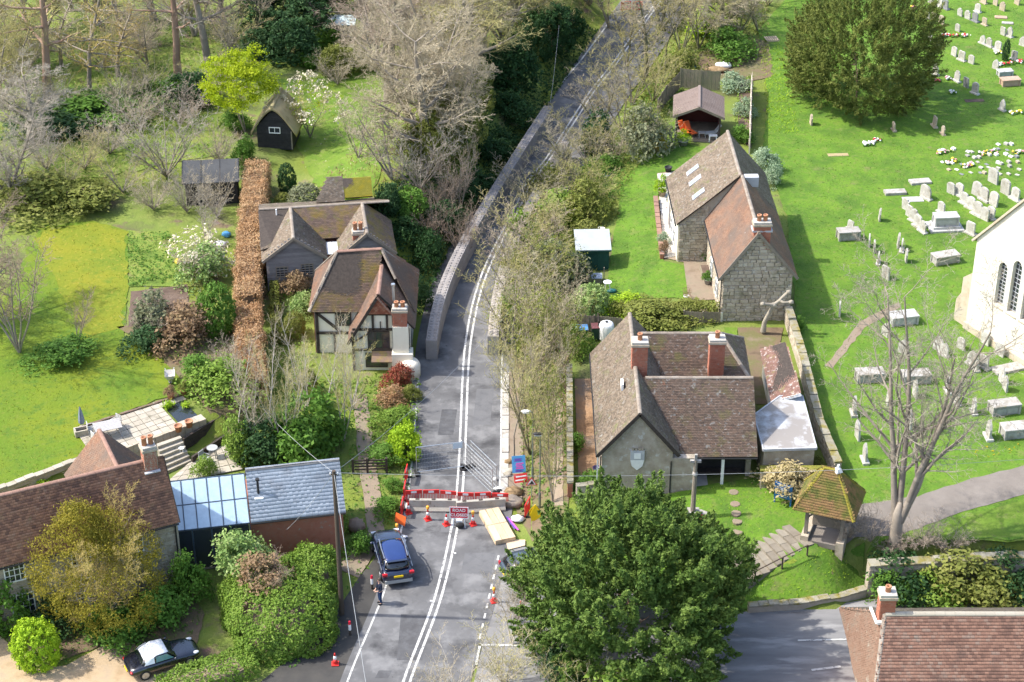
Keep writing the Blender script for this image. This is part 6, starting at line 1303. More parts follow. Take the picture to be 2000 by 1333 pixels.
def grow_tree(seed, H=10., stems=1, lean=.15, trunk_r=.18, base=.25, cnt=(14, 7, 6, 4), ratio=(.45, .5, .5, .5), ang=(50, 45, 45, 45), trop=(.02, .06, .05, .03), wob=(.05, .10, .14, .18), tw=.011, pieces=(9, 6, 4, 3, 2), stem_h=(.75, 1.0)):
    rg = random.Random(seed); out = []; ML = len(cnt)
    def rv(): return Vector((rg.gauss(0, 1), rg.gauss(0, 1), rg.gauss(0, 1)))
    def grow(p, d, L, r, lev):
        n = pieces[lev]; sl = L / n; az = rg.uniform(0, 6.28)
        for i in range(n):
            d = (d + rv() * wob[min(lev, 3)] + Vector((0, 0, trop[min(lev, 3)]))).normalized(); q = p + d * sl
            f0, f1 = i / n, (i + 1) / n; ra = max(tw * .6, r * (1 - f0 * .8)); rb = max(tw * .5, r * (1 - f1 * .8)); out.append((p.copy(), q.copy(), ra, rb, lev))
            if lev < ML and f1 > (base if lev == 0 else .15):
                c = cnt[lev] / n / (1 - (base if lev == 0 else .15)); k = int(c) + (rg.random() < c - int(c))
                for _ in range(k):
                    az += 2.4 + rg.uniform(-.5, .5); a = R(ang[lev] * rg.uniform(.7, 1.25)); xx = d.cross(Vector((0, 0, 1)) if abs(d.z) < .95 else Vector((1, 0, 0))).normalized(); yy = xx.cross(d)
                    cd = d * math.cos(a) + (xx * math.cos(az) + yy * math.sin(az)) * math.sin(a)
                    cl = L * ratio[lev] * rg.uniform(.6, 1.15) * (1.0 - .45 * f1 if lev == 0 else 1.0 - .3 * f1); grow(q, cd, cl, max(tw, rb * .62), lev + 1)
            p = q
    for s in range(stems):
        a = rg.uniform(0, 6.28); k = 0 if stems == 1 else rg.uniform(.3, 1) * lean; d = Vector((math.cos(a) * k, math.sin(a) * k, 1)).normalized()
        o = Vector((math.cos(a), math.sin(a), 0)) * (0 if stems == 1 else rg.uniform(.05, .3) * trunk_r * 3)
        grow(o, d, H * rg.uniform(*stem_h) if stems > 1 else H * .9, trunk_r, 0)
    return out
def tree_meshes(name, **kw):
    S = grow_tree(**kw); t = [s for s in S if s[4] <= 1]; c = [s for s in S if s[4] > 1]
    zs = max(s[1].z for s in S); xs = sorted(math.hypot(s[1].x, s[1].y) for s in S); return dict(trunk=tubes_mesh('trunk', t, 6), crown=tubes_mesh('crown', c, 3), H=zs, W=2 * xs[int(len(xs) * .97)], n=len(S))
TR = {}
TR['broad0'] = tree_meshes('b0', seed=1, H=10, base=.2, cnt=(15, 9, 8, 6), tw=.0095, trunk_r=.27)
TR['broad1'] = tree_meshes('b1', seed=2, H=10, stems=3, lean=.5, base=.2, cnt=(9, 9, 7, 6), tw=.0095, trunk_r=.2)
TR['sap0'] = tree_meshes('s0', seed=3, H=9, stems=5, lean=.35, base=.3, cnt=(9, 6, 5), ratio=(.35, .5, .5), ang=(35, 40, 45), tw=.013, trunk_r=.07, trop=(.03, .12, .1, .05))
TR['sap1'] = tree_meshes('s1', seed=4, H=9, stems=3, lean=.3, base=.25, cnt=(12, 7, 5), ratio=(.35, .5, .5), ang=(40, 40, 45), tw=.013, trunk_r=.08, trop=(.03, .1, .08, .05))
TR['sap2'] = tree_meshes('s2', seed=5, H=9, stems=7, lean=.5, base=.3, cnt=(8, 6, 4), ratio=(.33, .5, .5), ang=(38, 42, 45), tw=.013, trunk_r=.06, trop=(.03, .12, .1, .05))
TR['tall0'] = tree_meshes('t0', seed=6, H=18, base=.3, cnt=(16, 7, 6, 4), ratio=(.3, .5, .5, .5), ang=(65, 45, 45, 45), tw=.016, trunk_r=.36, trop=(.01, .02, .04, .03))
TR['larch'] = tree_meshes('l0', seed=8, H=12, base=.12, cnt=(34, 9, 5), ratio=(.33, .38, .5), ang=(80, 55, 50), tw=.014, trunk_r=.2, trop=(.0, .03, .05, .03))
TR['shrub0'] = tree_meshes('h0', seed=9, H=4, stems=14, lean=1.1, base=.2, cnt=(6, 5, 4), ratio=(.4, .5, .5), ang=(40, 45, 45), tw=.010, trunk_r=.035)
TR['shrub1'] = tree_meshes('h1', seed=10, H=4, stems=18, lean=.8, base=.15, cnt=(6, 5, 3), ratio=(.35, .5, .5), ang=(35, 40, 45), tw=.010, trunk_r=.03)
TR['slim'] = tree_meshes('sl', seed=15, H=10, stems=1, base=.4, cnt=(9, 6, 4), ratio=(.28, .5, .5), ang=(48, 42, 45), tw=.013, trunk_r=.11, trop=(.02, .1, .08, .05), wob=(.09, .12, .16, .18))
def bark(name, cols, obj=.3): return mat(name, cols, 2.0, .9, .2, 14, rnd=.35, obj=obj)
BK = dict(beige=bark('beige_twigs', [(.27, .225, .145), (.41, .35, .24), (.53, .47, .34)]), olive=bark('olive_twigs', [(.24, .22, .085), (.39, .35, .14), (.52, .47, .24)]), grey=bark('grey_twigs', [(.21, .185, .145), (.33, .295, .235), (.44, .40, .33)]), brown=bark('brown_twigs', [(0.169, 0.124, 0.091), (0.260, 0.195, 0.143), (0.364, 0.280, 0.208)]),
          pink=bark('pinkish_twigs', [(.28, .225, .17), (.40, .325, .25), (.49, .41, .33)]), gold=bark('golden_twigs', [(0.312, 0.234, 0.065), (0.442, 0.338, 0.104), (0.494, 0.416, 0.195)]), trunk=bark('grey_trunk', [(0.169, 0.143, 0.117), (0.273, 0.234, 0.189), (0.351, 0.312, 0.260)]), ivytrunk=bark('mossy_trunk', [(0.117, 0.111, 0.065), (0.195, 0.182, 0.104), (0.260, 0.221, 0.156)]), pale=bark('pale_trunk', [(0.364, 0.319, 0.260), (0.494, 0.442, 0.377), (0.598, 0.546, 0.481)]), red=bark('reddish_trunk', [(0.208, 0.130, 0.091), (0.325, 0.215, 0.156), (0.390, 0.273, 0.208)]))
def bare(kind, px, py, top, label, tw='beige', tk='trunk', width=None, group=None, name='bare_tree', rz=None, base=None, cat='tree'):
    b = base or T(px, py); h = Zat(top, b.y) - b.z; m = TR[kind]; sz = h / m['H']; sx = sz if width is None else width / scale_at(b) / m['W']
    t = thing(name, label, cat, b, RG.uniform(0, 6.28) if rz is None else rz, group); t.scale = (sx, sx, sz)
    inst('trunk', m['trunk'], t, mat=BK[tk]); inst('crown', m['crown'], t, mat=BK[tw]); return t
# ---------------------------------------------------------------- leaves
def leaves(seed, C, O, rad, per, size, asp=.55, spread=(1, 1, .8), align=.5, up=.3, frond=False, keep=None):
    """C clump centres, O outward directions (n,3)"""
    g = np.random.default_rng(seed); n = len(C); rad = np.broadcast_to(np.asarray(rad, float), (n,))
    c = np.repeat(C, per, 0); o = np.repeat(O, per, 0); rr = np.repeat(rad, per); N = len(c)
    p = c + g.normal(0, .45, (N, 3)) * rr[:, None] * np.array(spread)
    nr = o * align + g.normal(0, .6, (N, 3)) + np.array([0, 0, up]); nr /= np.linalg.norm(nr, axis=1, keepdims=True)
    if frond: ax = o * .9 + g.normal(0, .45, (N, 3)) + np.array([0, 0, .15])
    else: ax = g.normal(0, 1, (N, 3))
    u = ax - nr * (ax * nr).sum(1, keepdims=True); u /= np.linalg.norm(u, axis=1, keepdims=True) + 1e-9; v = np.cross(nr, u)
    s = size * g.uniform(.6, 1.3, N)[:, None]; a = u * s * .5; b = v * s * .5 * asp
    V = np.stack([p - a, p - a * .1 + b, p + a, p - a * .1 - b], 1).reshape(-1, 3); F = np.arange(4 * N).reshape(N, 4)
    rn = np.clip(np.repeat(g.uniform(0, 1, n), per) * .5 + g.uniform(0, 1, N) * .5, 0, 1)
    if keep is not None:
        k = keep(p); F = F[k]; rn = rn[k]
    return V, F, rn
def ell_pts(seed, n, r, lump=.18, zmin=-.6, inner=.25, freq=2.3):
    g = np.random.default_rng(seed); d = g.normal(0, 1, (n * 3, 3)); d /= np.linalg.norm(d, axis=1, keepdims=True); d = d[d[:, 2] > zmin][:n]
    ph = g.uniform(0, 6.28, (5, 3)); k = sum(np.sin(d @ (g.normal(0, 1, 3) * freq) + ph[i, 0]) for i in range(5)) / 2.2
    rad = (1 + lump * k) * np.where(g.random(len(d)) < inner, g.uniform(.45, .9, len(d)), g.uniform(.86, 1.03, len(d)))
    return d * rad[:, None] * np.array(r), d
def join(parts):
    V, F, Rn, o = [], [], [], 0
    for v, f, r in parts: V.append(v); F.append(f + o); Rn.append(r); o += len(v)
    return np.concatenate(V), np.concatenate(F), np.concatenate(Rn)
def foliage(name, seed, r, n, per, size, cr=.3, **kw):
    k2 = {q: kw.pop(q) for q in ('lump', 'zmin', 'inner', 'freq') if q in kw}; C, O = ell_pts(seed, n, r, **k2); V, F, rn = leaves(seed + 1, C, O, cr, per, size, **kw)
    return np_mesh(name, V, F, rn)
BU = dict(buds=foliage('foliage', 27, (1, 1, 1), 520, 4, .055, .12, lump=.35, zmin=-.6, inner=.6), round0=foliage('foliage', 21, (1, 1, 1), 260, 16, .17, .22, zmin=-.75), round1=foliage('foliage', 22, (1, 1, 1), 230, 18, .19, .26, lump=.3, zmin=-.7), clip=foliage('foliage', 23, (1, 1, 1), 420, 16, .11, .12, lump=.05, inner=.05, zmin=-.85, align=.9), loose=foliage('foliage', 24, (1, 1, 1), 170, 16, .16, .3, lump=.4, zmin=-.5), big0=foliage('foliage', 25, (1, 1, 1), 420, 24, .10, .14, lump=.32, zmin=-.7), blossom=foliage('foliage', 26, (1, 1, 1), 130, 8, .15, .24, lump=.35, zmin=-.4))
LM = dict(dark=leafmat('dark_evergreen', [(0.019, 0.056, 0.019), (0.048, 0.104, 0.035), (0.096, 0.160, 0.064)]), mid=leafmat('mid_green', [(0.048, 0.120, 0.019), (0.112, 0.224, 0.032), (0.192, 0.320, 0.064)]), lime=leafmat('lime_green', [(0.176, 0.320, 0.019), (0.320, 0.480, 0.024), (0.448, 0.576, 0.064)]), acer=leafmat('yellow_green', [(0.180, 0.276, 0.007), (0.324, 0.408, 0.010), (0.432, 0.480, 0.036)], .4), gold=leafmat('golden_leaf', [(.15, .14, .02), (.28, .245, .032), (.40, .33, .05)], .4), vari=leafmat('variegated', [(0.096, 0.208, 0.048), (0.256, 0.368, 0.112), (0.608, 0.640, 0.320)]), olive=leafmat('olive_grey_leaf', [(0.112, 0.136, 0.072), (0.224, 0.240, 0.136), (0.336, 0.336, 0.208)]), red=leafmat('red_leaf', [(.10, .09, .03), (.30, .07, .05), (.42, .16, .12)]),
          beech=leafmat('dead_beech_leaf', [(.27, .135, .06), (.41, .24, .115), (.52, .36, .21), (.38, .34, .11)]), white=leafmat('white_blossom', [(.42, .37, .20), (.60, .54, .40), (.74, .70, .60)], .2), yew=leafmat('yew_leaf', [(.065, .09, .02), (.15, .18, .038), (.31, .31, .085)]), cyp=leafmat('cypress_leaf', [(.04, .08, .017), (.10, .17, .033), (.24, .32, .075)]), ivy=leafmat('ivy_leaf', [(0.013, 0.040, 0.014), (0.032, 0.080, 0.024), (0.064, 0.128, 0.035)]), hedge=leafmat('hedge_leaf', [(0.096, 0.176, 0.026), (0.176, 0.280, 0.040), (0.304, 0.400, 0.096)]), dry=leafmat('dry_grass', [(0.288, 0.228, 0.108), (0.408, 0.336, 0.168), (0.480, 0.408, 0.240)]), sword=leafmat('glaucous_leaf', [(0.144, 0.224, 0.128), (0.272, 0.368, 0.224), (0.480, 0.544, 0.384)]), brownie=leafmat('brown_shrub', [(0.160, 0.104, 0.064), (0.288, 0.192, 0.112), (0.352, 0.272, 0.128)]), yellowflower=leafmat('yellow_flower', [(.40, .30, .01), (.60, .45, .02)]), moss=leafmat('mossy_green', [(.085, .115, .022), (.19, .215, .045), (.29, .29, .09)]))
STEM = TR['shrub0']
def bush(kind, px, py, w_px, top, label, lm, name='shrub', cat='shrub', depth=1.0, group=None, drop=.0, stems=True, base=None):
    """px,py ground point under the middle, w_px width in the photo, top row"""
    b = base or T(px, py); s = scale_at(b); rx = w_px / s / 2; h = max(.3, Zat(top, b.y) - b.z); t = thing(name, label, cat, b, RG.uniform(0, 6.28), group); rz_ = h / 1.75
    m = inst('foliage', BU[kind], t, (0, 0, h - rz_ * 1.02), (0, 0, 0), (rx, rx * depth, rz_), mat=LM[lm])
    if stems: inst('stems', STEM['trunk'], t, (0, 0, 0), (0, 0, 0), (rx / STEM['W'] * 1.2, rx / STEM['W'] * 1.2, h / STEM['H'] * .75), mat=BK['brown'])
    return t
def leafy_tree(name, label, b, h, parts, lm, tk='trunk', stem='slim', cat='tree', tsc=None, th=.82):
    t = thing(name, label, cat, b, 0); m = TR[stem]; s = h / m['H'] * th; inst('trunk', m['trunk'], t, sc=(s * (tsc or 1), s * (tsc or 1), s), mat=BK[tk])
    V, F, rn = join(parts); me = np_mesh('crown', V, F, rn, LM[lm]); o = bpy.data.objects.new('crown', me); link(o, t); return t
def px_size(b, w): return w / scale_at(b)

# ---------------------------------------------------------------- the two great evergreens
def plumes(seed, C, O, L, per, size, asp):
    """clumps of fronds gathered along a short outward shoot, so each reads as a pointed plume"""
    g = np.random.default_rng(seed); n = len(C); t = g.uniform(0, 1, (n, per)) ** .8; L = np.broadcast_to(L, (n,)); w = (L[:, None] * .34 * (1.08 - t))[..., None]
    P = C[:, None] + O[:, None] * (t * L[:, None])[..., None] + g.normal(0, .6, (n, per, 3)) * w; o = np.repeat(O, per, 0); V, F, rn = leaves(seed + 1, P.reshape(-1, 3), o, .01, 1, size, asp, (1, 1, 1), .35, .35, True)
    rn = np.clip(np.repeat(g.random(n), per) * .45 + g.random(n * per) * .35 + .2 * t.ravel(), 0, 1); return V, F, rn
def conifer():
    b = Vector((6.6, 83.3, land(6.6, 83.3))); h = Zat(970, b.y + 1.2) - b.z; rx = 6.0; g = np.random.default_rng(40); n = 1500
    d = g.normal(0, 1, (n * 3, 3)); d /= np.linalg.norm(d, axis=1, keepdims=True); d = d[d[:, 2] > -.75][:n]; th = np.arctan2(d[:, 1], d[:, 0])
    lum = 1 + .10 * np.sin(th * 3 + d[:, 2] * 4) + .08 * np.sin(th * 7 - d[:, 2] * 9) + .06 * np.sin(th * 12 + d[:, 2] * 17); q = np.where(g.random(n) < .35, g.uniform(.45, .8, n), g.uniform(.82, .95, n)) * lum
    up = np.clip(d[:, 2], 0, 1); C = d * q[:, None] * np.array([rx, rx, h * .56]); C[:, :2] *= (1 - .2 * up ** 2)[:, None]; C[:, 2] += h * .42; O = d * .75 + np.array([0, 0, .55]) + g.normal(0, .15, (n, 3)); O /= np.linalg.norm(O, axis=1, keepdims=True)
    leafy_tree('conifer_tree', 'large bushy green conifer at the corner of the lane', b, h, [plumes(41, C, O, g.uniform(.7, 1.25, n), 112, .25, .42)], 'cyp', stem='tall0', tk='red', th=.6)
conifer()
def yew():
    b = T(1672, 200); h = Zat(-20, b.y) - b.z; rx = 290 / scale_at(b) / 2; g = np.random.default_rng(3); C, O = ell_pts(51, 1300, (rx * .92, rx * .88, h * .54), .12, -.75, .2, 2.8); C = C + np.array([0, 0, h * .44]); C[:, 2] = np.maximum(C[:, 2], .3)
    O = O * .75 + np.array([0, 0, .5]) + g.normal(0, .12, O.shape); O /= np.linalg.norm(O, axis=1, keepdims=True)
    leafy_tree('yew_tree', 'broad dark yew tree in the churchyard', b, h, [plumes(52, C, O, g.uniform(.8, 1.5, len(C)), 95, .25, .28)], 'yew', stem='tall0', tk='red', th=.5)
yew()
def acer():
    b = T(480, 262); h = Zat(86, b.y) - b.z; rx = px_size(b, 150) / 2; C, O = ell_pts(61, 150, (rx, rx, h * .36), .3, -.6, .35); C = C + np.array([0, 0, h * .62])
    leafy_tree('acer_tree', 'bright yellow green tree beside the thatched hut', b, h, [leaves(62, C, O, .55, 70, .2, .6, (1.2, 1.2, .4), .2, .9)], 'acer', stem='sap1')
acer()
def golden():
    b = T(205, 1215); h = Zat(975, b.y) - b.z; rx = px_size(b, 250) / 2; C, O = ell_pts(71, 520, (rx, rx, h * .5), .22, -.8, .3); C = C + np.array([0, 0, h * .5]); z = C[:, 2] / h; sh = np.where(z > .55, 1 - (z - .55) * 1.5, 1.0); C[:, 0] *= sh; C[:, 1] *= sh
    t = leafy_tree('golden_tree', 'golden leaved tree in front of the stone farmhouse', b, h, [leaves(72, C, O * .6 + np.array([0, 0, .7]), .42, 55, .15, .4, (1, 1, 1), .2, .2, True)], 'gold', stem='broad1'); m = TR['broad1']; inst('twigs', m['crown'], t, sc=(rx * 1.9 / m['W'], rx * 1.9 / m['W'], h / m['H']), mat=BK['gold'])
golden()
def magnolia():
    t = bare('sap1', 606, 268, 160, 'magnolia tree with white blossom beside the thatched hut', 'olive', 'trunk', 120, name='magnolia_tree'); b = t.location; h = Zat(160, b.y) - b.z; rx = px_size(b, 125) / 2
    t.scale = (1, 1, 1); m = TR['sap1']
    for c in t.children: c.scale = (rx * 2 / m['W'], rx * 2 / m['W'], h / m['H'])
    C, O = ell_pts(81, 110, (rx, rx, h * .38), .35, -.3, .3); C = C + np.array([0, 0, h * .62]); o = bpy.data.objects.new('blossom', np_mesh('blossom', *leaves(82, C, O, .32, 9, .2, .8, align=.2), LM['white'])); link(o, t)
    C, O = ell_pts(83, 70, (rx, rx, h * .36), .35, -.6, .3); C = C + np.array([0, 0, h * .55]); o = bpy.data.objects.new('young_leaves', np_mesh('young_leaves', *leaves(84, C, O, .35, 16, .15, .6), LM['acer'])); link(o, t)
magnolia()
# the great ash
def ash():
    m = tree_meshes('ash', seed=31, H=15, stems=4, lean=.32, base=.22, cnt=(9, 6, 6, 5), ratio=(.5, .5, .5, .5), ang=(40, 42, 45, 45), tw=.011, trunk_r=.2, trop=(.02, .04, .05, .0), wob=(.05, .10, .14, .18)); TR['ash'] = m
    b = T(1745, 1080); t = bare('ash', 1745, 1080, 540, 'tall bare ash tree beside the lychgate', 'grey', 'trunk', 430, base=b, rz=1.2); [setattr(c, 'location', (0, 0, 1.7)) for c in t.children]; MB().lathe([(.5 / t.scale[0], -.3), (.36 / t.scale[0], .5), (.32 / t.scale[0], 1.7), (.3 / t.scale[0], 2.2), (.12 / t.scale[0], 3.0)], (0, 0, 0), 14).build('bole', BK['trunk'], t, True)
    for k, (px, py, tp, w_) in enumerate(((1700, 1060, 985, 110), (1790, 1080, 1000, 130), (1850, 1095, 1010, 120), (1735, 1095, 1030, 100), (1660, 1050, 985, 90))): bare('shrub0', px, py, tp, '%s bare scrubby shrub from the left round the foot of the ash' % ORD[[2, 4, 5, 3, 1][k]], 'pink', 'trunk', w_, 'scrub round the ash', 'bare_shrub', cat='shrub')
ash()
def pollard():
    b = T(1490, 652); t = thing('pollarded_tree', 'knobbly pollarded tree against the stone cottage gable', 'tree', b); h = Zat(552, b.y) - b.z; pts = [(0, 0, 0, .24), (.05, 0, .9, .17), (.3, -.1, 1.7, .14), (.6, -.1, 2.3, .14), (.95, 0, 2.6, .11), (1.35, .1, 3.0, .14), (1.55, .1, 3.2, .1), (.2, -.2, 2.4, .11), (-.2, -.3, 2.5, .13), (1.2, -.3, 2.6, .08), (1.7, -.3, 2.65, .07)]
    skin_obj('trunk', pts, [(0, 1), (1, 2), (2, 3), (3, 4), (4, 5), (5, 6), (3, 7), (7, 8), (4, 9), (9, 10)], BK['grey'], t, 2)
    for p in (pts[6], pts[8], pts[10], pts[3]): MB().ell(p[:3], (.18, .16, .16), 10, 7, .15, 4).build('knuckle', BK['grey'], t, True)
pollard()
# ---------------------------------------------------------------- thicket right of the road
TH = [(1080, 985, 800, 'sap0', 80, 'olive'), (1072, 940, 690, 'sap1', 110, 'olive'), (1085, 925, 730, 'slim', 100, 'beige'), (1004, 900, 660, 'slim', 110, 'beige'), (1035, 890, 620, 'sap2', 190, 'olive'), (1075, 850, 640, 'sap0', 130, 'beige'), (1012, 800, 590, 'sap1', 170, 'olive'), (1055, 770, 540, 'sap0', 190, 'beige'), (1095, 740, 570, 'sap2', 120, 'olive'), (999, 700, 520, 'sap1', 201, 'olive'), (1049, 680, 480, 'sap2', 212, 'beige'), (1089, 670, 520, 'sap0', 134, 'beige'), (1014, 610, 440, 'sap0', 201, 'olive'), (1069, 600, 450, 'sap1', 168, 'olive'), (1014, 540, 390, 'shrub1', 201, 'pink'), (1039, 480, 360, 'shrub0', 201, 'olive'), (1094, 470, 350, 'sap1', 156, 'olive'), (1054, 410, 300, 'shrub0', 190, 'beige'), (1104, 400, 280, 'sap0', 179, 'olive'), (1144, 400, 310, 'shrub1', 145, 'olive'), (1110, 340, 215, 'sap1', 160, 'beige'), (1150, 330, 195, 'sap2', 170, 'olive'), (1195, 320, 215, 'shrub0', 140, 'beige'), (1175, 260, 130, 'sap0', 160, 'beige'), (1215, 260, 120, 'sap1', 150, 'olive'), (1265, 290, 195, 'shrub1', 120, 'beige'), (1190, 215, 80, 'slim', 130, 'olive'), (1235, 205, 70, 'sap2', 160, 'olive'), (1275, 200, 95, 'sap0', 150, 'olive')]
for k, (px, py, tp, kd, w_, tw) in enumerate(TH): o = bare(kd, px, py, tp, '%s sapling clump counting up the strip right of the road' % (ORD[k + 1] if k < 20 else 'twenty-' + ORD[k - 19]), tw, 'ivytrunk' if k % 3 else 'trunk', w_, 'leafless saplings right of the road', 'bare_sapling'); m = TR[kd]; k % 6 == 1 and inst('young_leaves', BU['buds'], o, (0, 0, m['H'] * .58), sc=(m['W'] * .42, m['W'] * .42, m['H'] * .4), mat=LM[('hedge', 'moss')[k % 2]])
FT = [(1225, 130, -40, 'sap1', 150), (1262, 150, -30, 'tall0', 130), (1300, 130, -60, 'slim', 120), (1330, 110, -50, 'sap0', 150), (1365, 95, -50, 'sap1', 140), (1400, 85, -70, 'broad0', 170), (1440, 70, -60, 'sap2', 150), (1480, 60, -60, 'sap1', 140), (1290, 60, -110, 'broad1', 180), (1350, 40, -110, 'broad0', 190), (1430, 25, -120, 'broad1', 190), (1500, 10, -100, 'sap0', 160), (1560, -20, -140, 'broad0', 200), (1320, 0, -150, 'broad0', 200)]
for k, (px, py, tp, kd, w_) in enumerate(FT): bare(kd, px, py, tp, '%s bare tree of the copse at the top, right of the far road' % ORD[k + 1], ('olive', 'beige', 'olive', 'grey')[k % 4], 'ivytrunk', w_, 'copse at the top right of the road')
# ---------------------------------------------------------------- wood left of the road
WL = [(835, 335, 20, 'broad0', 300, 'beige'), (820, 265, -60, 'broad1', 280, 'beige'), (930, 180, -70, 'broad0', 260, 'olive'), (760, 200, -90, 'broad0', 260, 'pink'), (870, 180, -110, 'broad1', 260, 'beige'), (940, 110, -140, 'broad0', 260, 'beige'), (985, 95, -120, 'broad1', 220, 'olive'), (800, 90, -150, 'broad0', 260, 'pink'), (1070, 45, -130, 'broad0', 220, 'olive'), (880, 40, -180, 'broad1', 280, 'pink'), (1000, 30, -180, 'broad0', 260, 'beige'), (1150, 10, -170, 'broad1', 230, 'olive'), (1190, 55, -90, 'sap1', 150, 'olive'), (1080, 100, 0, 'sap0', 100, 'olive'), (850, 300, 60, 'broad1', 240, 'beige'), (860, 230, 10, 'broad1', 220, 'beige'), (740, 120, -60, 'broad1', 230, 'pink'), (720, 60, -120, 'broad0', 220, 'pink')]
for k, (px, py, tp, kd, w_, tw) in enumerate(WL): bare(kd, px, py, tp, '%s bare woodland tree left of the road, counting up from the block wall' % ORD[k + 1], tw, 'trunk', w_, 'bare wood left of the road')
for k, (px, py, tp, kd, w_, tw) in enumerate([(765, 350, 170, 'sap1', 200, 'beige'), (820, 372, 215, 'shrub0', 200, 'grey'), (895, 430, 265, 'sap2', 90, 'pink'), (870, 420, 290, 'shrub1', 120, 'brown'), (700, 310, 190, 'sap0', 130, 'beige'), (900, 500, 380, 'shrub0', 110, 'brown'), (850, 470, 360, 'shrub1', 120, 'brown')]): bare(kd, px, py, tp, '%s tangled bare shrub on the bank above the timber cottage' % ORD[k + 1], tw, 'trunk', w_, 'bare shrubs on the bank', 'bare_shrub', cat='shrub')
# ---------------------------------------------------------------- upper left wood and orchard
for k, (px, py, tp, kd, w_, tw, tk) in enumerate([(95, 195, -190, 'tall0', 240, 'olive', 'red'), (175, 178, -70, 'larch', 190, 'gold', 'trunk'), (348, 148, -190, 'tall0', 200, 'grey', 'red'), (408, 142, -220, 'tall0', 200, 'brown', 'trunk'), (240, 90, -130, 'larch', 180, 'beige', 'trunk'), (60, 90, -160, 'larch', 200, 'gold', 'trunk'), (300, 40, -170, 'broad0', 200, 'beige', 'trunk'), (140, 20, -190, 'larch', 190, 'gold', 'trunk'), (0, 210, -20, 'broad1', 220, 'olive', 'trunk'), (500, 70, -110, 'sap2', 170, 'beige', 'trunk'), (460, 130, -10, 'sap1', 130, 'beige', 'trunk'), (0, 120, -150, 'broad0', 220, 'beige', 'trunk'), (120, 130, -30, 'larch', 170, 'beige', 'trunk'), (230, 150, 0, 'larch', 150, 'gold', 'trunk'), (290, 130, 10, 'broad1', 150, 'beige', 'trunk'), (40, 165, 40, 'broad1', 150, 'beige', 'trunk'), (200, 60, -100, 'broad1', 180, 'beige', 'trunk'), (380, 70, -90, 'broad1', 170, 'olive', 'trunk'), (440, 60, -100, 'broad0', 170, 'beige', 'trunk'), (90, 60, -130, 'broad1', 180, 'olive', 'trunk')]): bare(kd, px, py, tp, '%s bare tree of the upper left wood, in order from the left lawn' % ORD[k + 1], tw, tk, w_, 'upper left wood')
for k, (px, py, tp, kd, w_, tw, lb) in enumerate([(20, 385, 180, 'broad1', 230, 'grey', 'gnarled bare orchard tree at the left edge above the lawn'), (325, 345, 165, 'shrub0', 230, 'grey', 'wide leafless shrub left of the black shed'), (270, 250, 145, 'shrub1', 170, 'beige', 'beige leafless shrub above the orchard grass'), (350, 240, 160, 'shrub0', 160, 'pink', 'pinkish leafless shrub right of the beige one'), (215, 300, 215, 'shrub1', 150, 'beige', 'low leafless shrub in the orchard grass'), (430, 320, 235, 'shrub1', 110, 'pink', 'leafless shrub below the bright acer'), (60, 280, 120, 'broad0', 200, 'grey', 'bare orchard tree beside the upper wood'), (130, 370, 290, 'shrub0', 150, 'olive', 'leafless shrub at the back of the left lawn'), (38, 688, 400, 'sap2', 290, 'brown', 'bare multi-stemmed tree standing on the left lawn'), (152, 672, 560, 'sap1', 90, 'brown', 'small bare tree with dark trunk on the left lawn'), (-20, 640, 360, 'broad1', 330, 'brown', 'bare tree cut by the left edge beside the lawn'), (425, 425, 315, 'shrub0', 120, 'beige', 'tangled bare shrub before the black shed'), (365, 415, 320, 'shrub1', 110, 'grey', 'bare grey shrub at the left corner of the black shed'), (400, 470, 380, 'sap2', 110, 'grey', 'bare fruit tree left of the beech hedge'), (375, 540, 470, 'sap1', 120, 'beige', 'white budded fruit tree beside the beech hedge'), (310, 660, 580, 'shrub1', 120, 'pink', 'reddish leafless shrub below the vegetable bed'), (365, 640, 575, 'shrub0', 110, 'brown', 'brown leafless shrub left of the clipped column'), (455, 735, 650, 'shrub1', 120, 'pink', 'leafless shrub above the terrace steps')]): bare(kd, px, py, tp, lb, tw, 'trunk', w_, None, 'bare_tree' if kd in ('broad0', 'broad1', 'sap1', 'sap2') else 'bare_shrub', cat='tree' if kd in ('broad0', 'broad1', 'sap1', 'sap2') else 'shrub')
for k, (px, py, tp, kd, w_, tw) in enumerate([(50, 235, 130, 'shrub0', 150, 'beige'), (120, 215, 125, 'shrub1', 130, 'olive'), (165, 330, 240, 'shrub0', 140, 'olive'), (245, 205, 115, 'shrub1', 140, 'beige'), (300, 190, 100, 'shrub0', 130, 'olive'), (420, 190, 105, 'shrub1', 120, 'beige'), (90, 330, 245, 'shrub1', 130, 'grey'), (240, 375, 290, 'shrub0', 150, 'olive'), (300, 410, 330, 'shrub1', 130, 'beige'), (200, 130, 30, 'shrub0', 170, 'olive'), (60, 130, 20, 'shrub1', 160, 'beige'), (280, 90, -10, 'shrub0', 170, 'beige'), (450, 90, 0, 'shrub1', 150, 'olive'), (660, 165, 95, 'shrub0', 110, 'beige')]): bare(kd, px, py, tp, '%s leafless thicket bush scattered through the upper left garden' % ORD[k + 1], tw, 'trunk', w_, 'leafless bushes of the upper left garden', 'bare_shrub', cat='shrub')
# saplings before the timber cottage
for k, (px, py, tp, kd, w_) in enumerate([(470, 862, 650, 'slim', 100), (500, 880, 640, 'sap1', 110), (530, 860, 620, 'slim', 100), (560, 895, 640, 'sap2', 130), (598, 855, 600, 'slim', 100), (640, 845, 610, 'slim', 110), (672, 860, 620, 'sap1', 110), (690, 800, 620, 'sap0', 110), (600, 800, 660, 'sap0', 120)]): bare(kd, px, py, tp, '%s pale leafless sapling from the left before the timber cottage' % ORD[k + 1], ('olive', 'beige', 'beige')[k % 3], 'pale', w_, 'pale saplings before the timber cottage', 'bare_sapling')
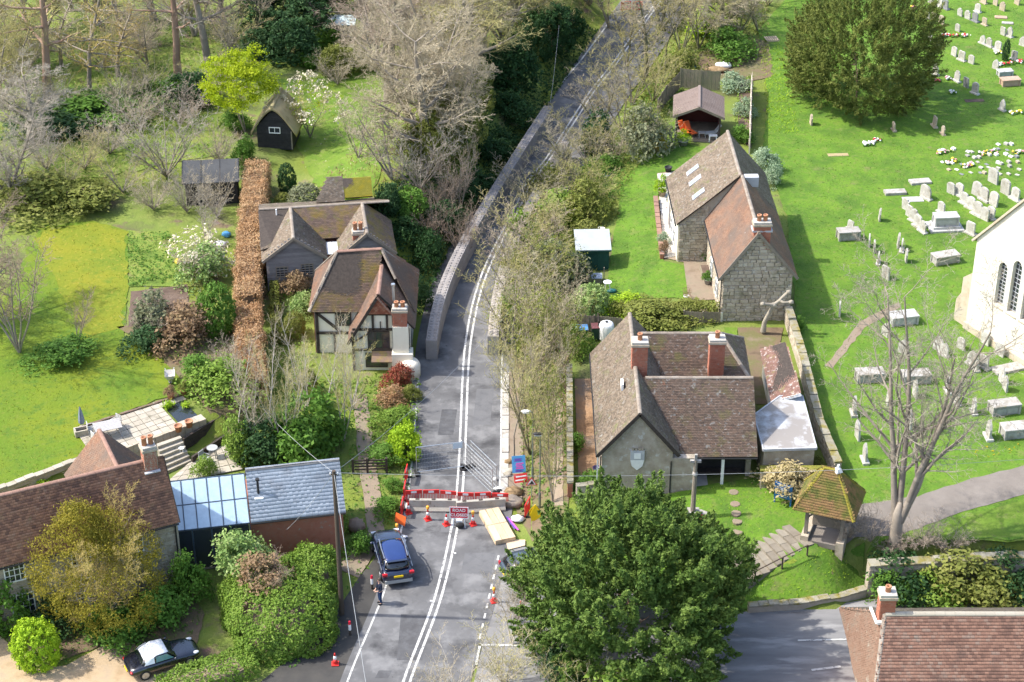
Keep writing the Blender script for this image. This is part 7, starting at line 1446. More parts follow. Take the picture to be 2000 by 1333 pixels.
# bottom edge shrubs by the junction
for k, (px, py, tp, kd, w_, tw) in enumerate([(1000, 1260, 1110, 'sap1', 110, 'beige'), (985, 1335, 1215, 'shrub1', 180, 'olive'), (910, 1390, 1245, 'shrub0', 190, 'beige'), (1080, 1340, 1230, 'shrub1', 150, 'olive'), (1010, 1215, 1130, 'shrub0', 90, 'beige'), (1175, 1400, 1285, 'shrub1', 170, 'olive'), (850, 1420, 1300, 'shrub1', 130, 'beige')]): bare(kd, px, py, tp, '%s pale leafless shrub at the bottom edge by the junction' % ORD[k + 1], tw, 'pale', w_, 'leafless shrubs by the junction', 'bare_shrub', cat='shrub')
# ---------------------------------------------------------------- shrubs
SH = [('clip', 426, 650, 74, 552, 'tall clipped green column of ivy beside the beech hedge', 'mid'), ('clip', 76, 1298, 92, 1213, 'round clipped lime green bush on the gravel drive', 'lime'), ('clip', 562, 378, 36, 320, 'dark clipped column behind the weatherboarded cottage', 'dark'), ('clip', 597, 405, 64, 360, 'grey green clipped dome behind the weatherboarded cottage', 'olive'), ('clip', 553, 412, 36, 378, 'small clipped dome beside the weatherboarded cottage', 'moss'), ('clip', 576, 655, 42, 612, 'clipped ball left of the timber cottage', 'moss'), ('clip', 555, 672, 28, 642, 'smaller clipped ball left of the timber cottage', 'moss'), ('clip', 600, 765, 40, 722, 'clipped ball in the thicket below the timber cottage', 'moss'), ('clip', 618, 790, 34, 755, 'second clipped ball in the thicket below the timber cottage', 'moss'),
      ('round0', 578, 118, 90, 44, 'large dark rounded evergreen in the upper garden', 'dark'), ('round1', 634, 92, 44, 62, 'bright green small bush beside the pale blue shelter', 'mid'), ('round0', 652, 148, 56, 92, 'yellowish rounded bush on the upper lawn edge', 'moss'), ('round0', 607, 130, 50, 92, 'green bush between the dark evergreen and the yellowish bush', 'mid'), ('loose', 700, 135, 60, 85, 'loose brown green bush right of the yellowish bush', 'moss'), ('round1', 515, 110, 60, 65, 'dark bush at the left of the upper garden', 'dark'), ('big0', 560, 50, 170, -50, 'large dark evergreen tree at the top of the upper garden', 'dark'), ('big0', 640, 20, 130, -70, 'dark evergreen tree behind the pale blue shelter', 'dark'), ('round0', 375, 200, 90, 150, 'dark spreading evergreen right of the upper lawn', 'dark'), ('loose', 320, 205, 100, 165, 'mid green spreading bush beside the dark evergreen', 'mid'), ('loose', 190, 225, 170, 185, 'low green bank of shrubs below the larch', 'mid'), ('loose', 120, 250, 150, 215, 'dark low shrubs at the edge of the orchard', 'dark'),
      ('loose', 476, 318, 44, 268, 'glossy green shrub beside the thatched hut', 'mid'), ('loose', 462, 250, 50, 215, 'green shrub below the acer trunk', 'mid'), ('blossom', 398, 540, 100, 470, 'white blossoming shrub beside the beech hedge', 'white'), ('loose', 395, 545, 90, 480, 'pale green fruit bush under the white blossom', 'vari'), ('round1', 300, 655, 80, 590, 'grey green shrub at the vegetable bed', 'olive'), ('loose', 350, 668, 110, 600, 'brown twiggy evergreen beside the clipped column', 'brownie'), ('loose', 280, 680, 80, 640, 'dark shrub at the curve of the left lawn', 'dark'), ('loose', 60, 400, 160, 355, 'dark hedge like shrubs at the back of the left lawn', 'moss'), ('loose', 160, 405, 120, 365, 'olive shrubs at the back of the left lawn', 'moss'), ('loose', 120, 700, 110, 668, 'bed of daffodil leaves under the lawn tree', 'mid'), ('round1', 15, 1215, 90, 1130, 'dark green climbing shrub against the farmhouse wall', 'mid'),
      ('loose', 230, 1240, 120, 1190, 'low green border plants under the golden tree', 'mid'), ('loose', 310, 1215, 110, 1150, 'leafy border plants beside the farmhouse corner', 'mid'), ('loose', 110, 1230, 90, 1180, 'dark border shrub between ball bush and golden tree', 'dark'), ('loose', 375, 1170, 70, 1080, 'palm leaved shrub beside the conservatory', 'mid'), ('round1', 590, 890, 130, 800, 'glossy laurel bush behind the slate roof', 'mid'), ('round0', 520, 895, 100, 830, 'dark evergreen bush behind the slate roof', 'dark'), ('loose', 640, 860, 80, 805, 'second glossy laurel beside the woodland track', 'mid'), ('loose', 470, 895, 60, 820, 'yellow green shrub beside the lower terrace', 'hedge'), ('round1', 792, 895, 60, 830, 'bright lime shrub at the road verge', 'lime'), ('loose', 758, 900, 70, 868, 'green shrub left of the lime one', 'mid'), ('loose', 770, 830, 70, 798, 'mixed leafy shrub below the red leaved bush', 'hedge'), ('loose', 806, 780, 34, 752, 'dusty green shrub beside the road line', 'moss'), ('loose', 776, 755, 56, 712, 'red leaved shrub at the foot of the plaster chimney', 'red'), ('loose', 765, 790, 50, 760, 'pink tinged shrub in the verge garden', 'beech'),
      ('loose', 645, 1050, 60, 990, 'green shrub left of the woodland track gate', 'hedge'), ('loose', 700, 1080, 50, 1040, 'ferny shrub beside the lay-by', 'mid'), ('loose', 755, 1000, 50, 975, 'grassy clump right of the woodland track', 'mid'), ('loose', 770, 955, 40, 935, 'low leafy plant beside the red verge barriers', 'mid'), ('clip', 1155, 620, 72, 556, 'clipped variegated bush below the green shed', 'vari'), ('loose', 1222, 612, 70, 582, 'lime green low bush on the cottage boundary', 'lime'), ('round1', 1098, 560, 90, 490, 'grey green tree beside the short pole', 'olive'), ('round0', 1065, 540, 60, 480, 'dark ivy mass beside the short pole', 'dark'), ('loose', 1265, 300, 90, 215, 'loose pale budding tree before the summerhouse', 'olive'), ('round1', 1160, 300, 60, 235, 'dark holly beside the cottage lawn', 'dark'), ('loose', 1180, 345, 70, 310, 'green shrub at the head of the cottage lawn', 'mid'), ('loose', 1090, 440, 110, 370, 'yellow green bramble mass right of the block wall', 'hedge'), ('loose', 1150, 430, 80, 360, 'bramble mass left of the cottage lawn', 'moss'), ('loose', 1140, 480, 60, 430, 'dark bramble behind the green shed', 'moss'),
      ('round1', 795, 420, 60, 372, 'bright green clipped shrub right of the weatherboarded cottage', 'mid'), ('round0', 760, 418, 46, 362, 'dark conical evergreen behind the weatherboarded cottage', 'dark'), ('loose', 690, 405, 60, 380, 'yellow green shrubs behind the weatherboarded cottage', 'lime'), ('big0', 885, 290, 100, 160, 'ivy covered tree trunk on the bank', 'moss'), ('big0', 830, 330, 90, 230, 'ivy clad shrub above the cottage bank', 'moss'), ('round0', 990, 165, 100, 85, 'dark ivy covered tree beside the far road', 'ivy'), ('big0', 1085, 110, 110, 10, 'dark ivy clad tree overhanging the far road', 'ivy'), ('loose', 1330, 150, 70, 105, 'green scrub behind the summerhouse fence', 'moss'), ('loose', 1430, 110, 90, 60, 'green scrub left of the yew', 'mid'), ('round1', 1380, 60, 80, 20, 'lime scrub at the top right of the copse', 'lime'), ('loose', 1495, 330, 50, 290, 'glaucous spiky border at the cottage back wall', 'sword'), ('loose', 1505, 360, 40, 325, 'second glaucous clump at the cottage back wall', 'sword'), ('loose', 1435, 175, 50, 145, 'spiky palm like plant beside the summerhouse', 'sword'), ('loose', 1455, 225, 36, 195, 'pale border plants along the white fence', 'sword'), ('loose', 1450, 275, 40, 245, 'mixed border plants at the end of the white fence', 'mid'),
      ('clip', 1346, 487, 20, 467, 'little clipped ball in a pot by the cottage wall', 'lime'), ('loose', 1375, 500, 40, 478, 'green bush against the cottage rubble wall', 'mid'), ('loose', 1280, 625, 120, 590, 'olive hedge plants on the cottage boundary', 'moss'), ('loose', 1345, 622, 80, 597, 'green hedge plants near the cottage gable', 'moss'), ('loose', 1545, 960, 110, 905, 'dead grass clump beside the lychgate', 'dry'), ('loose', 1583, 905, 36, 885, 'ivy clump on the mossy wall', 'moss'), ('loose', 1555, 650, 30, 620, 'spring bulbs against the churchyard wall', 'mid'), ('loose', 1740, 1165, 90, 1115, 'green shrub at the foot of the retaining wall', 'mid'), ('loose', 1830, 1160, 120, 1110, 'leafy green shrubs below the retaining wall', 'hedge'), ('loose', 1930, 1155, 140, 1100, 'dark leafy shrubs below the retaining wall at right', 'moss'), ('loose', 1150, 960, 60, 925, 'ivy over the yard end wall', 'mid'), ('loose', 1095, 640, 70, 600, 'pale reeds beside the wheelie bins', 'moss'), ('loose', 1000, 620, 60, 560, 'evergreen undergrowth beside the pale block wall', 'hedge'), ('loose', 1130, 690, 60, 640, 'straggling shrub beside the bins', 'hedge'), ('loose', 1050, 690, 90, 620, 'undergrowth below the short pole', 'moss'), ('loose', 1100, 1330, 90, 1265, 'dark evergreen shrub at the bottom by the conifer', 'dark'), ('loose', 1250, 1420, 200, 1330, 'golden shrub at the bottom edge below the conifer', 'hedge'), ('loose', 1700, 1345, 40, 1310, 'green plants at the corner of the brick house', 'mid'), ('loose', 1120, 880, 40, 850, 'ferns in front of the yard wall', 'mid'), ('loose', 590, 610, 50, 575, 'pale flowering shrub beside the timber cottage', 'vari'), ('loose', 575, 570, 60, 530, 'brown hydrangea before the weatherboarded gable', 'brownie'), ('loose', 820, 600, 40, 540, 'dark shrubs between timber cottage and block wall', 'dark'), ('loose', 400, 930, 40, 890, 'small green plant on the lower terrace edge', 'hedge'), ('loose', 90, 965, 40, 940, 'pale green plant in the bed behind the farmhouse', 'lime'), ('loose', 430, 770, 120, 720, 'tangle of green shrubs above the pond', 'hedge'), ('loose', 395, 735, 70, 695, 'leafy shrubs at the edge of the left lawn', 'mid'), ('loose', 860, 455, 90, 395, 'dark ivy tangle on the bank above the near wall end', 'ivy'), ('loose', 835, 520, 60, 460, 'dark ivy tangle between timber cottage and wall', 'ivy'), ('loose', 900, 395, 70, 355, 'dark ivy mass halfway up the bank', 'ivy'), ('loose', 955, 310, 70, 262, 'dark ivy clad stump on the bank beside the wall', 'ivy'), ('loose', 1005, 235, 80, 180, 'dark ivy mass beside the wall end', 'ivy'), ('big0', 930, 215, 90, 120, 'dark ivy clad tree behind the wall end', 'moss'), ('loose', 800, 470, 60, 430, 'dark shrubs right of the weatherboarded cottage', 'ivy'), ('loose', 1000, 560, 60, 500, 'bramble spilling over the pale block wall, near end', 'moss'), ('loose', 1025, 480, 70, 415, 'bramble spilling over the middle of the pale block wall', 'hedge'), ('loose', 1062, 400, 70, 330, 'bramble spilling over the far part of the pale block wall', 'moss'), ('loose', 1765, 1152, 130, 1088, 'dark ivy over the left end of the retaining wall', 'ivy'), ('loose', 1880, 1150, 160, 1082, 'brown green creeper over the middle of the retaining wall', 'moss'), ('loose', 1980, 1148, 120, 1085, 'dark ivy over the right end of the retaining wall', 'ivy'), ('loose', 935, 375, 60, 330, 'low dark ivy on the bank beside the middle of the grey wall', 'ivy'), ('loose', 985, 300, 60, 255, 'low dark ivy on the bank beside the far part of the grey wall', 'ivy'), ('loose', 885, 460, 50, 420, 'low dark ivy on the bank beside the near bend of the grey wall', 'ivy'), ('clip', 1963, 118, 14, 76, 'small dark clipped cypress among the headstones', 'dark')]
for a in SH: bush(a[0], a[1], a[2], a[3], a[4], a[5], a[6])
# ---------------------------------------------------------------- hedges
def hedge(label, px, width, h, lm, seed, size=.14, dens=130, name='hedge', topm=None, core='brown', world=None, wob=.12, rad=.1):
    P = world or [T(*q) for q in px]; O = P[0]; t = thing(name, label, 'hedge', O); g = np.random.default_rng(seed); parts = []; core_b = MB()
    for a, b in zip(P, P[1:]):
        d = b - a; L = d.length; u = np.array(d / L); n = np.array((-u[1], u[0], 0)); n /= np.linalg.norm(n); base = np.array(a - O); k = int(dens * L * (2 * h + width))
        side = g.choice(3, k, p=np.array([h, width, h]) / (2 * h + width)); s = g.uniform(-.1, L + .1, k); v = g.uniform(0, 1, k)
        C = base + u * s[:, None]; Nn = np.zeros((k, 3))
        lat = np.where(side == 0, -width / 2, np.where(side == 2, width / 2, (v - .5) * width)); z = np.where(side == 1, h, v * h); lump = wob * np.sin(s * 1.7 + lat * 2) * np.sin(s * .6 + 2 + z * 2) + wob * .5 * np.sin(s * 4.1 + z * 3)
        C = C + n * (lat + np.sign(lat) * lump * (side != 1))[:, None]; C[:, 2] += z + lump * (side == 1); Nn = np.where((side == 1)[:, None], np.array([0, 0, 1.]), n * np.sign(lat)[:, None])
        parts.append(leaves(seed + len(parts), C, Nn, rad, 2, size, .6, (1, 1, 1), .9, .1))
        M4 = Matrix.Translation(a - O) @ Matrix.Rotation(math.atan2(d.y, d.x), 4, 'Z'); core_b.box(.7, L - .7, -width / 2 + .3, width / 2 - .3, 0, h - .35, M4)
    V, F, rn = join(parts); o = bpy.data.objects.new('foliage', np_mesh('foliage', V, F, rn, LM[lm])); link(o, t); core_b.build('branches', BK[core], t)
    return t
def beech():
    A = [(494, 705), (488, 640)], [(487, 640), (488, 560)], [(490, 560), (497, 440), (505, 345)]
    hedge('near end of the brown beech hedge beside the timber cottage', [(496, 790), (486, 640)], 1.55, 2.0, 'beech', 91, size=.13, dens=240, wob=.17, rad=.24); hedge('long brown beech hedge left of the cottages', [(486, 625), (492, 500), (505, 360)], 1.55, 2.0, 'beech', 94, size=.13, dens=240, wob=.17, rad=.24); hedge('narrow green hedge strip right of the beech hedge', [(540, 670), (536, 560), (532, 420)], .5, 1.0, 'moss', 97)
beech()
def mound(label, c, r, rz, lm, seed, n=2600, per=12, size=.16):
    t = thing('clipped_hedge', label, 'hedge', c, rz); g = np.random.default_rng(seed); d = g.normal(0, 1, (n * 2, 3)); d /= np.linalg.norm(d, axis=1, keepdims=True); d = d[d[:, 2] > -.05][:n]
    e = (np.abs(d[:, 0]) ** 3.2 + np.abs(d[:, 1]) ** 3.2 + np.abs(d[:, 2]) ** 3.2) ** (-1 / 3.2); th = np.arctan2(d[:, 1], d[:, 0]); e *= 1 + .03 * np.sin(th * 5 + d[:, 2] * 5) + .03 * np.sin(th * 9 - d[:, 2] * 8); C = d * e[:, None] * np.array(r); O = d / np.array(r); O /= np.linalg.norm(O, axis=1, keepdims=True)
    o = bpy.data.objects.new('foliage', np_mesh('foliage', *leaves(seed + 1, C, O, .2, per, size, .6, (1, 1, 1), .9, .1), LM[lm])); link(o, t); MB().ell((0, 0, 0), (r[0] * .8, r[1] * .8, r[2] * .8), 14, 8, .05, 2).build('branches', BK['brown'], t, True)
mound('big clipped hedge with brown hollow top beside the lay-by', Vector((-13.1, 85.9, 0)), (2.9, 3.6, 2.75), R(20), 'hedge', 101); mound('lower clipped hedge between the pole and the big hedge', Vector((-11.6, 88.6, 0)), (1.5, 2.2, 2.3), R(-10), 'hedge', 104, 1100)
hedge('low clipped hedge along the gravel drive', None, 1.9, .9, 'hedge', 107, world=[Vector((-18.6, 79.4, 0)), Vector((-14.2, 82.0, 0))], dens=120, size=.15)
bush('loose', 485, 1150, 105, 1090, 'dead brown climber over the top of the big hedge', 'brownie', stems=False, base=Vector((-13.7, 86.6, 1.7))); bare('shrub0', 490, 1150, 1085, 'bare brown twigs rising from the top of the big hedge', 'brown', 'trunk', 110, None, 'bare_shrub', base=Vector((-13.5, 86.4, 2.2)), cat='shrub'); bush('loose', 470, 1120, 110, 1045, 'white flowered climber on the shoulder of the big hedge', 'vari', stems=False, base=Vector((-15.2, 88.6, 1.4)))
hedge('dark scrubby hedge along the cottage boundary fence', [(1195, 622), (1300, 624), (1400, 622)], .9, 1.1, 'moss', 111)
hedge('mossy green hedge behind the left lawn', [(30, 408), (110, 400), (200, 396)], 1.8, 1.6, 'moss', 114)
hedge('dark yew hedge across the upper left wood', [(60, 262), (150, 240), (215, 215)], 1.6, 1.3, 'mid', 117)
# ---------------------------------------------------------------- ground cover (nobody could count it)
def cover(name, label, cat, px, dens, size, h, lm, seed, upright=.0, asp=.5, world=None):
    P = world or world_poly(px); g = np.random.default_rng(seed); x0, x1 = min(p[0] for p in P), max(p[0] for p in P); y0, y1 = min(p[1] for p in P), max(p[1] for p in P); n = int((x1 - x0) * (y1 - y0) * dens); pts = []
    cl = g.uniform(0, 1, (40, 2)) * np.array([x1 - x0, y1 - y0]) + np.array([x0, y0])
    for k in range(n):
        x, y = g.uniform(x0, x1), g.uniform(y0, y1)
        if inside((x, y), P): pts.append((x, y, land(x, y) + g.uniform(.0, h) * (.5 + .5 * math.sin(x * 1.3 + seed) * math.sin(y * 1.1))))
    C = np.array(pts); O = np.tile(np.array([[0, 0, 1.]]), (len(C), 1))
    if upright: V, F, rn = leaves(seed + 1, C, O, .12, 2, size, asp, (1, 1, .3), 0, 0, True); 
    else: V, F, rn = leaves(seed + 1, C, O, .15, 2, size, asp, (1, 1, .5), .5, .4)
    o = bpy.data.objects.new(name, np_mesh(name, V, F, rn, LM[lm])); link(o); return tag(o, label, cat, kind='stuff')
def wl_band(a, b, y0, y1, st=3):
    ys = np.arange(y0, y1, st); return [(pl(WALL_L, y) + a, y) for y in ys] + [(pl(WALL_L, y) + b, y) for y in ys[::-1]]
cover('ivy', 'dark ivy covering the bank left of the block wall', 'ivy', None, 26, .26, .7, 'ivy', 201, world=wl_band(-6.5, -.5, 120, 176))
cover('undergrowth', 'dead undergrowth above the ivy bank', 'undergrowth', None, 7, .4, .6, 'brownie', 203, 1, .12, world=wl_band(-13, -5.5, 119, 180))
cover('thicket_undergrowth', 'rough grass and brambles under the roadside saplings', 'undergrowth', None, 12, .32, .6, 'moss', 205, 1, .2, world=[(pl(ROAD_R, y) + 1.0, y) for y in np.arange(96, 172, 4)] + [(pl(ROAD_R, y) + 4.4 + (1.5 if y > 118 else 0), y) for y in np.arange(170, 95, -4)])
cover('thicket_green', 'green ground cover under the roadside saplings', 'ground cover', None, 9, .22, .5, 'mid', 207, world=[(pl(ROAD_R, y) + 1.0, y) for y in np.arange(96, 172, 4)] + [(pl(ROAD_R, y) + 4.2 + (1.5 if y > 118 else 0), y) for y in np.arange(170, 95, -4)])
cover('wood_floor_plants', 'green woodland plants under the upper left trees', 'ground cover', [(-40, 40), (430, 20), (480, 200), (440, 330), (200, 400), (-40, 400)], 3.2, .26, .4, 'hedge', 211); cover('wood_floor_litter', 'dead stems under the upper left trees', 'undergrowth', [(-40, -40), (700, -40), (600, 60), (440, 330), (200, 400), (-40, 400)], 1.6, .5, .5, 'dry', 213, 1, .1)
cover('top_wood_litter', 'dead stems in the wood at the top', 'undergrowth', [(720, -60), (1500, -60), (1500, 120), (1340, 140), (1280, 220), (1260, 60), (1060, 60), (1000, 200), (760, 200)], 2.2, .5, .5, 'dry', 215, 1, .1); cover('top_wood_green', 'green plants in the wood at the top', 'ground cover', [(1290, -20), (1500, -60), (1500, 120), (1340, 140), (1280, 280), (1200, 330), (1230, 180)], 6, .28, .5, 'moss', 217)
cover('garden_bed_plants', 'mixed garden plants between the cottages and the hedge', 'ground cover', [(545, 420), (620, 540), (600, 620), (620, 740), (820, 730), (815, 880), (740, 900), (690, 760), (560, 760), (530, 660)], 12, .24, .45, 'hedge', 221); cover('track_side_plants', 'leafy plants on both sides of the woodland track', 'ground cover', [(440, 700), (690, 740), (820, 790), (810, 930), (780, 1010), (700, 1090), (660, 1000), (480, 900)], 9, .22, .4, 'mid', 223); cover('shrubbery_plants', 'plants along the edge of the left lawn', 'ground cover', [(250, 640), (480, 660), (480, 800), (390, 760), (340, 700)], 9, .22, .4, 'hedge', 225)
cover('vegetable_plants', 'green rows in the vegetable strip', 'plants', [(250, 452), (330, 455), (395, 545), (252, 560)], 22, .2, .3, 'mid', 227); cover('border_plants', 'low plants in the farmhouse border', 'ground cover', [(0, 1195), (350, 1130), (400, 1200), (370, 1260), (230, 1250), (120, 1300), (20, 1270)], 14, .16, .3, 'mid', 229); cover('back_bed_plants', 'dry plants in the bed behind the farmhouse', 'ground cover', [(0, 985), (190, 925), (185, 960), (0, 1010)], 14, .18, .3, 'moss', 231); cover('white_fence_border', 'flowers along the pale churchyard fence', 'plants', [(1440, 150), (1468, 150), (1466, 290), (1435, 275)], 20, .2, .5, 'hedge', 233); cover('lane_verge_plants', 'weeds along the foot of the retaining wall', 'weeds', [(1690, 1168), (2060, 1148), (2060, 1162), (1690, 1180)], 20, .2, .5, 'mid', 235); cover('rough_grass', 'long grass tufts at the churchyard edges', 'grass', [(1485, 90), (1530, 90), (1560, 260), (1500, 260)], 14, .3, .3, 'lime', 237, 1, .15); cover('lychgate_grass', 'tufted grass on the bank below the lychgate', 'grass', [(1450, 1150), (1590, 1080), (1690, 1090), (1690, 1165), (1560, 1185), (1470, 1190)], 14, .16, .12, 'lime', 239, 1, .2); cover('wall_ivy_and_grass', 'overgrown foot of the churchyard wall', 'weeds', [(1540, 640), (1556, 640), (1640, 920), (1622, 920)], 16, .2, .3, 'mid', 241); cover('daffodils', 'yellow daffodils beside the churchyard path', 'flowers', [(1900, 880), (1995, 860), (2000, 880), (1900, 900)], 7, .14, .25, 'yellowflower', 243); cover('hedge_foot_weeds', 'weeds between hedge and lay-by', 'weeds', [(650, 1200), (700, 1100), (720, 1110), (580, 1300), (540, 1320)], 12, .2, .3, 'mid', 245); cover('memorial_grass', 'longer grass on the memorial lawn', 'grass', [(1170, 990), (1300, 975), (1500, 935), (1550, 970), (1460, 1060), (1400, 1100), (1200, 1080)], 12, .13, .08, 'lime', 247, 1, .2); cover('magnolia_petals', 'fallen white petals on the upper lawn', 'petals', [(560, 250), (700, 260), (720, 380), (640, 390), (590, 320)], 1.2, .12, .03, 'white', 249)
LM['turf'] = leafmat('turf_blade', [(.075, .15, .016), (.115, .205, .022), (.165, .235, .04)]); LM['turf2'] = leafmat('yellow_turf_blade', [(.085, .15, .012), (.14, .185, .014), (.19, .21, .03)])
cover('churchyard_turf', 'uneven turf of the churchyard', 'grass', [(1490, 110), (1500, 300), (1550, 560), (1640, 900), (1690, 990), (1990, 900), (1998, 20), (1850, -20), (1820, 260), (1600, 260)], 6, .15, .03, 'turf', 251, 1, .3); cover('left_lawn_turf', 'uneven turf of the left lawn', 'grass', [(5, 690), (85, 445), (180, 435), (246, 455), (245, 660), (345, 725), (355, 762), (150, 835), (185, 900), (0, 960)], 7, .14, .03, 'turf2', 253, 1, .3); cover('cottage_turf', 'uneven turf of the cottage lawn', 'grass', [(1190, 580), (1215, 360), (1280, 310), (1285, 500), (1330, 580)], 9, .14, .03, 'turf', 255, 1, .3)
# ================================================================ garden things
def px_pt(px, py, z): return G(px, py, z)
# upper terrace of stone flags, pond, steps, lower terrace ---------------------------
def terrace():
    A, B, C, D = G(147, 843, 1.2), G(357, 775, 1.2), G(400, 818, 1.2), G(184, 897, 1.2); t = thing('stone_terrace', 'flagged upper terrace with pond above the farmhouse', 'terrace', A)
    def bil(u, v): return A.lerp(B, u).lerp(D.lerp(C, u), v)
    nu, nv = 13, 6
    for i in range(nu):
        for j in range(nv):
            u0, u1 = (i + .03) / nu, (i + .97) / nu; v0, v1 = (j + .04) / nv, (j + .96) / nv; um, vm = (u0 + u1) / 2, (v0 + v1) / 2
            if .79 < um < .97 and .12 < vm < .86: continue
            q = [bil(u0, v0), bil(u1, v0), bil(u1, v1), bil(u0, v1)]; MB().prism([Vector((p.x - A.x, p.y - A.y, .02 + RG.uniform(-.008, .008))) for p in q][::-1], (0, 0, .06)).build('flagstone', M_FLAG, t)
    q = [bil(.79, .12), bil(.97, .12), bil(.97, .86), bil(.79, .86)]; MB().prism([Vector((p.x - A.x, p.y - A.y, .0)) for p in q][::-1], (0, 0, .03)).build('pond_water', M_WATER, t)
    # retaining edge
    for a, b in ((D, C),):
        d = b - a; L = d.length; n = int(L / .5)
        for k in range(n):
            p = a.lerp(b, k / n) - A; MB().box(0, L / n - .02, -.22, .0, -1.25, .1 + .02 * (k % 2)).build('edge_stone', M_STONE, t, loc=(p.x, p.y, 0), rot=(0, 0, math.atan2(d.y, d.x)))
    for a, b, u in ((A, B, 0),):
        d = b - a; L = d.length; n = int(L / .6)
        for k in range(n): p = a.lerp(b, k / n) - A; MB().box(0, L / n - .02, 0, .18, -.1, .16 + .02 * (k % 2)).build('kerb_brick', M_TILE_DARK, t, loc=(p.x, p.y, 0), rot=(0, 0, math.atan2(d.y, d.x)))
    for k, (u, v) in enumerate(((.80, .25), (.84, .2), (.95, .42))):
        p = bil(u, v); C2 = np.array([[0, 0, .25]]); o = bpy.data.objects.new('water_iris', np_mesh('water_iris', *leaves(300 + k, np.repeat(C2, 12, 0), np.tile(np.array([[0, 0, 1.]]), (12, 1)), .3, 6, .5, .1, (1, 1, .4), 0, 0, True), LM['lime'])); link(o); o.location = (p.x, p.y, p.z); tag(o, '%s iris clump at the terrace pond' % ('left', 'second', 'right')[k], 'plant', 'iris clumps in the pond')
    # steps
    s = thing('garden_steps', 'stone garden steps between the two terraces', 'steps', G(325, 928, 0)); O = s.location; L0, R0 = G(323, 925, .05), G(374, 902, .05); L1, R1 = G(306, 868, 1.2), G(352, 852, 1.2); n = 6
    for k in range(n):
        f, g_ = k / n, (k + 1) / n; a, b, c, d = L0.lerp(L1, f), R0.lerp(R1, f), R0.lerp(R1, g_ + .03), L0.lerp(L1, g_ + .03); z = lerp(.16, 1.2, k / (n - 1)); MB().prism([Vector((p.x - O.x, p.y - O.y, -.1)) for p in (a, b, c, d)], (0, 0, z + .1)).build('tread', M_FLAG, s)
    l = thing('lower_terrace', 'flagged lower terrace behind the conservatory', 'terrace', G(330, 940, .02)); O = l.location; A, B, C, D = G(372, 903, .02), G(440, 868, .02), G(475, 918, .02), G(322, 946, .02)
    for i in range(7):
        for j in range(4):
            f = lambda u, v: A.lerp(B, u).lerp(D.lerp(C, u), v); q = [f((i + .03) / 7, (j + .04) / 4), f((i + .97) / 7, (j + .04) / 4), f((i + .97) / 7, (j + .96) / 4), f((i + .03) / 7, (j + .96) / 4)]; MB().prism([Vector((p.x - O.x, p.y - O.y, 0)) for p in q][::-1], (0, 0, .05 + RG.uniform(-.006, .006))).build('flagstone', M_FLAG, l)
    w_ = thing('terrace_planter_wall', 'dark timber sleeper wall beside the garden steps', 'wall', G(374, 902, .0)); O = w_.location
    for (a, b, h) in (((376, 905), (440, 862), .5), ((360, 880), (432, 835), .9)):
        p, q = G(*a, 0), G(*b, 0); 
        for k in range(3): MB().bar(p - O + Vector((0, 0, h * (k + .5) / 3)), q - O + Vector((0, 0, h * (k + .5) / 3)), .14, h / 3 - .02).build('sleeper', M_TIMBER, w_)
    masonry_wall('lawn_retaining_wall', 'stone wall between the left lawn and the farmhouse bed', [(-40, 985), (90, 940), (184, 905)], .25, .3, M_FLAG, z0=-1.4, ston=False)
terrace()
def pot(px, py, r, h, label, m=None, plant=None, z=None, top=None, group='terracotta pots'):
    p = T(px, py) if z is None else G(px, py, z); t = thing('plant_pot', label, 'plant pot', p, 0, group)
    MB().lathe([(r * .7, 0), (r * .95, h * .85), (r * 1.05, h * .86), (r * 1.05, h), (r * .9, h), (r * .85, h * .8)], (0, 0, .02), 14).build('pot', m or M_POT, t, True); MB().cyl((0, 0, h * .8), (0, 0, h * .84), r * .86, r * .86, 12).build('soil', M_SOIL, t)
    if plant: inst('foliage', BU[plant[0]], t, (0, 0, h + plant[2] * .6), (0, 0, 0), (plant[1], plant[1], plant[2]), mat=LM[plant[3]])
M_GREYPOT = plain('grey_pot', (.30, .30, .30), .7); M_TAN = mat('tan_pot', [(.33, .26, .18), (.42, .34, .24)], 3, .9); M_BLUEPOT = plain('blue_glazed_pot', (.05, .04, .13), .25)
for a in ((349, 843, .26, .45, 'left of two empty terracotta pots beside the pond', None, None, 1.25), (370, 834, .26, .45, 'right of two empty terracotta pots beside the pond', None, None, 1.25), (360, 772, .24, .4, 'terracotta pot at the far corner of the terrace', None, ('loose', .3, .35, 'moss'), 1.25), (334, 780, .24, .4, 'planted terracotta pot at the back of the terrace', None, ('loose', .35, .35, 'brownie'), 1.25), (207, 893, .27, .5, 'large terracotta pot at the front corner of the terrace', None, ('loose', .35, .3, 'moss'), 1.25), (190, 897, .2, .4, 'smaller dry planted pot at the front corner of the terrace', None, ('loose', .35, .4, 'dry'), 1.25)): pot(*a)
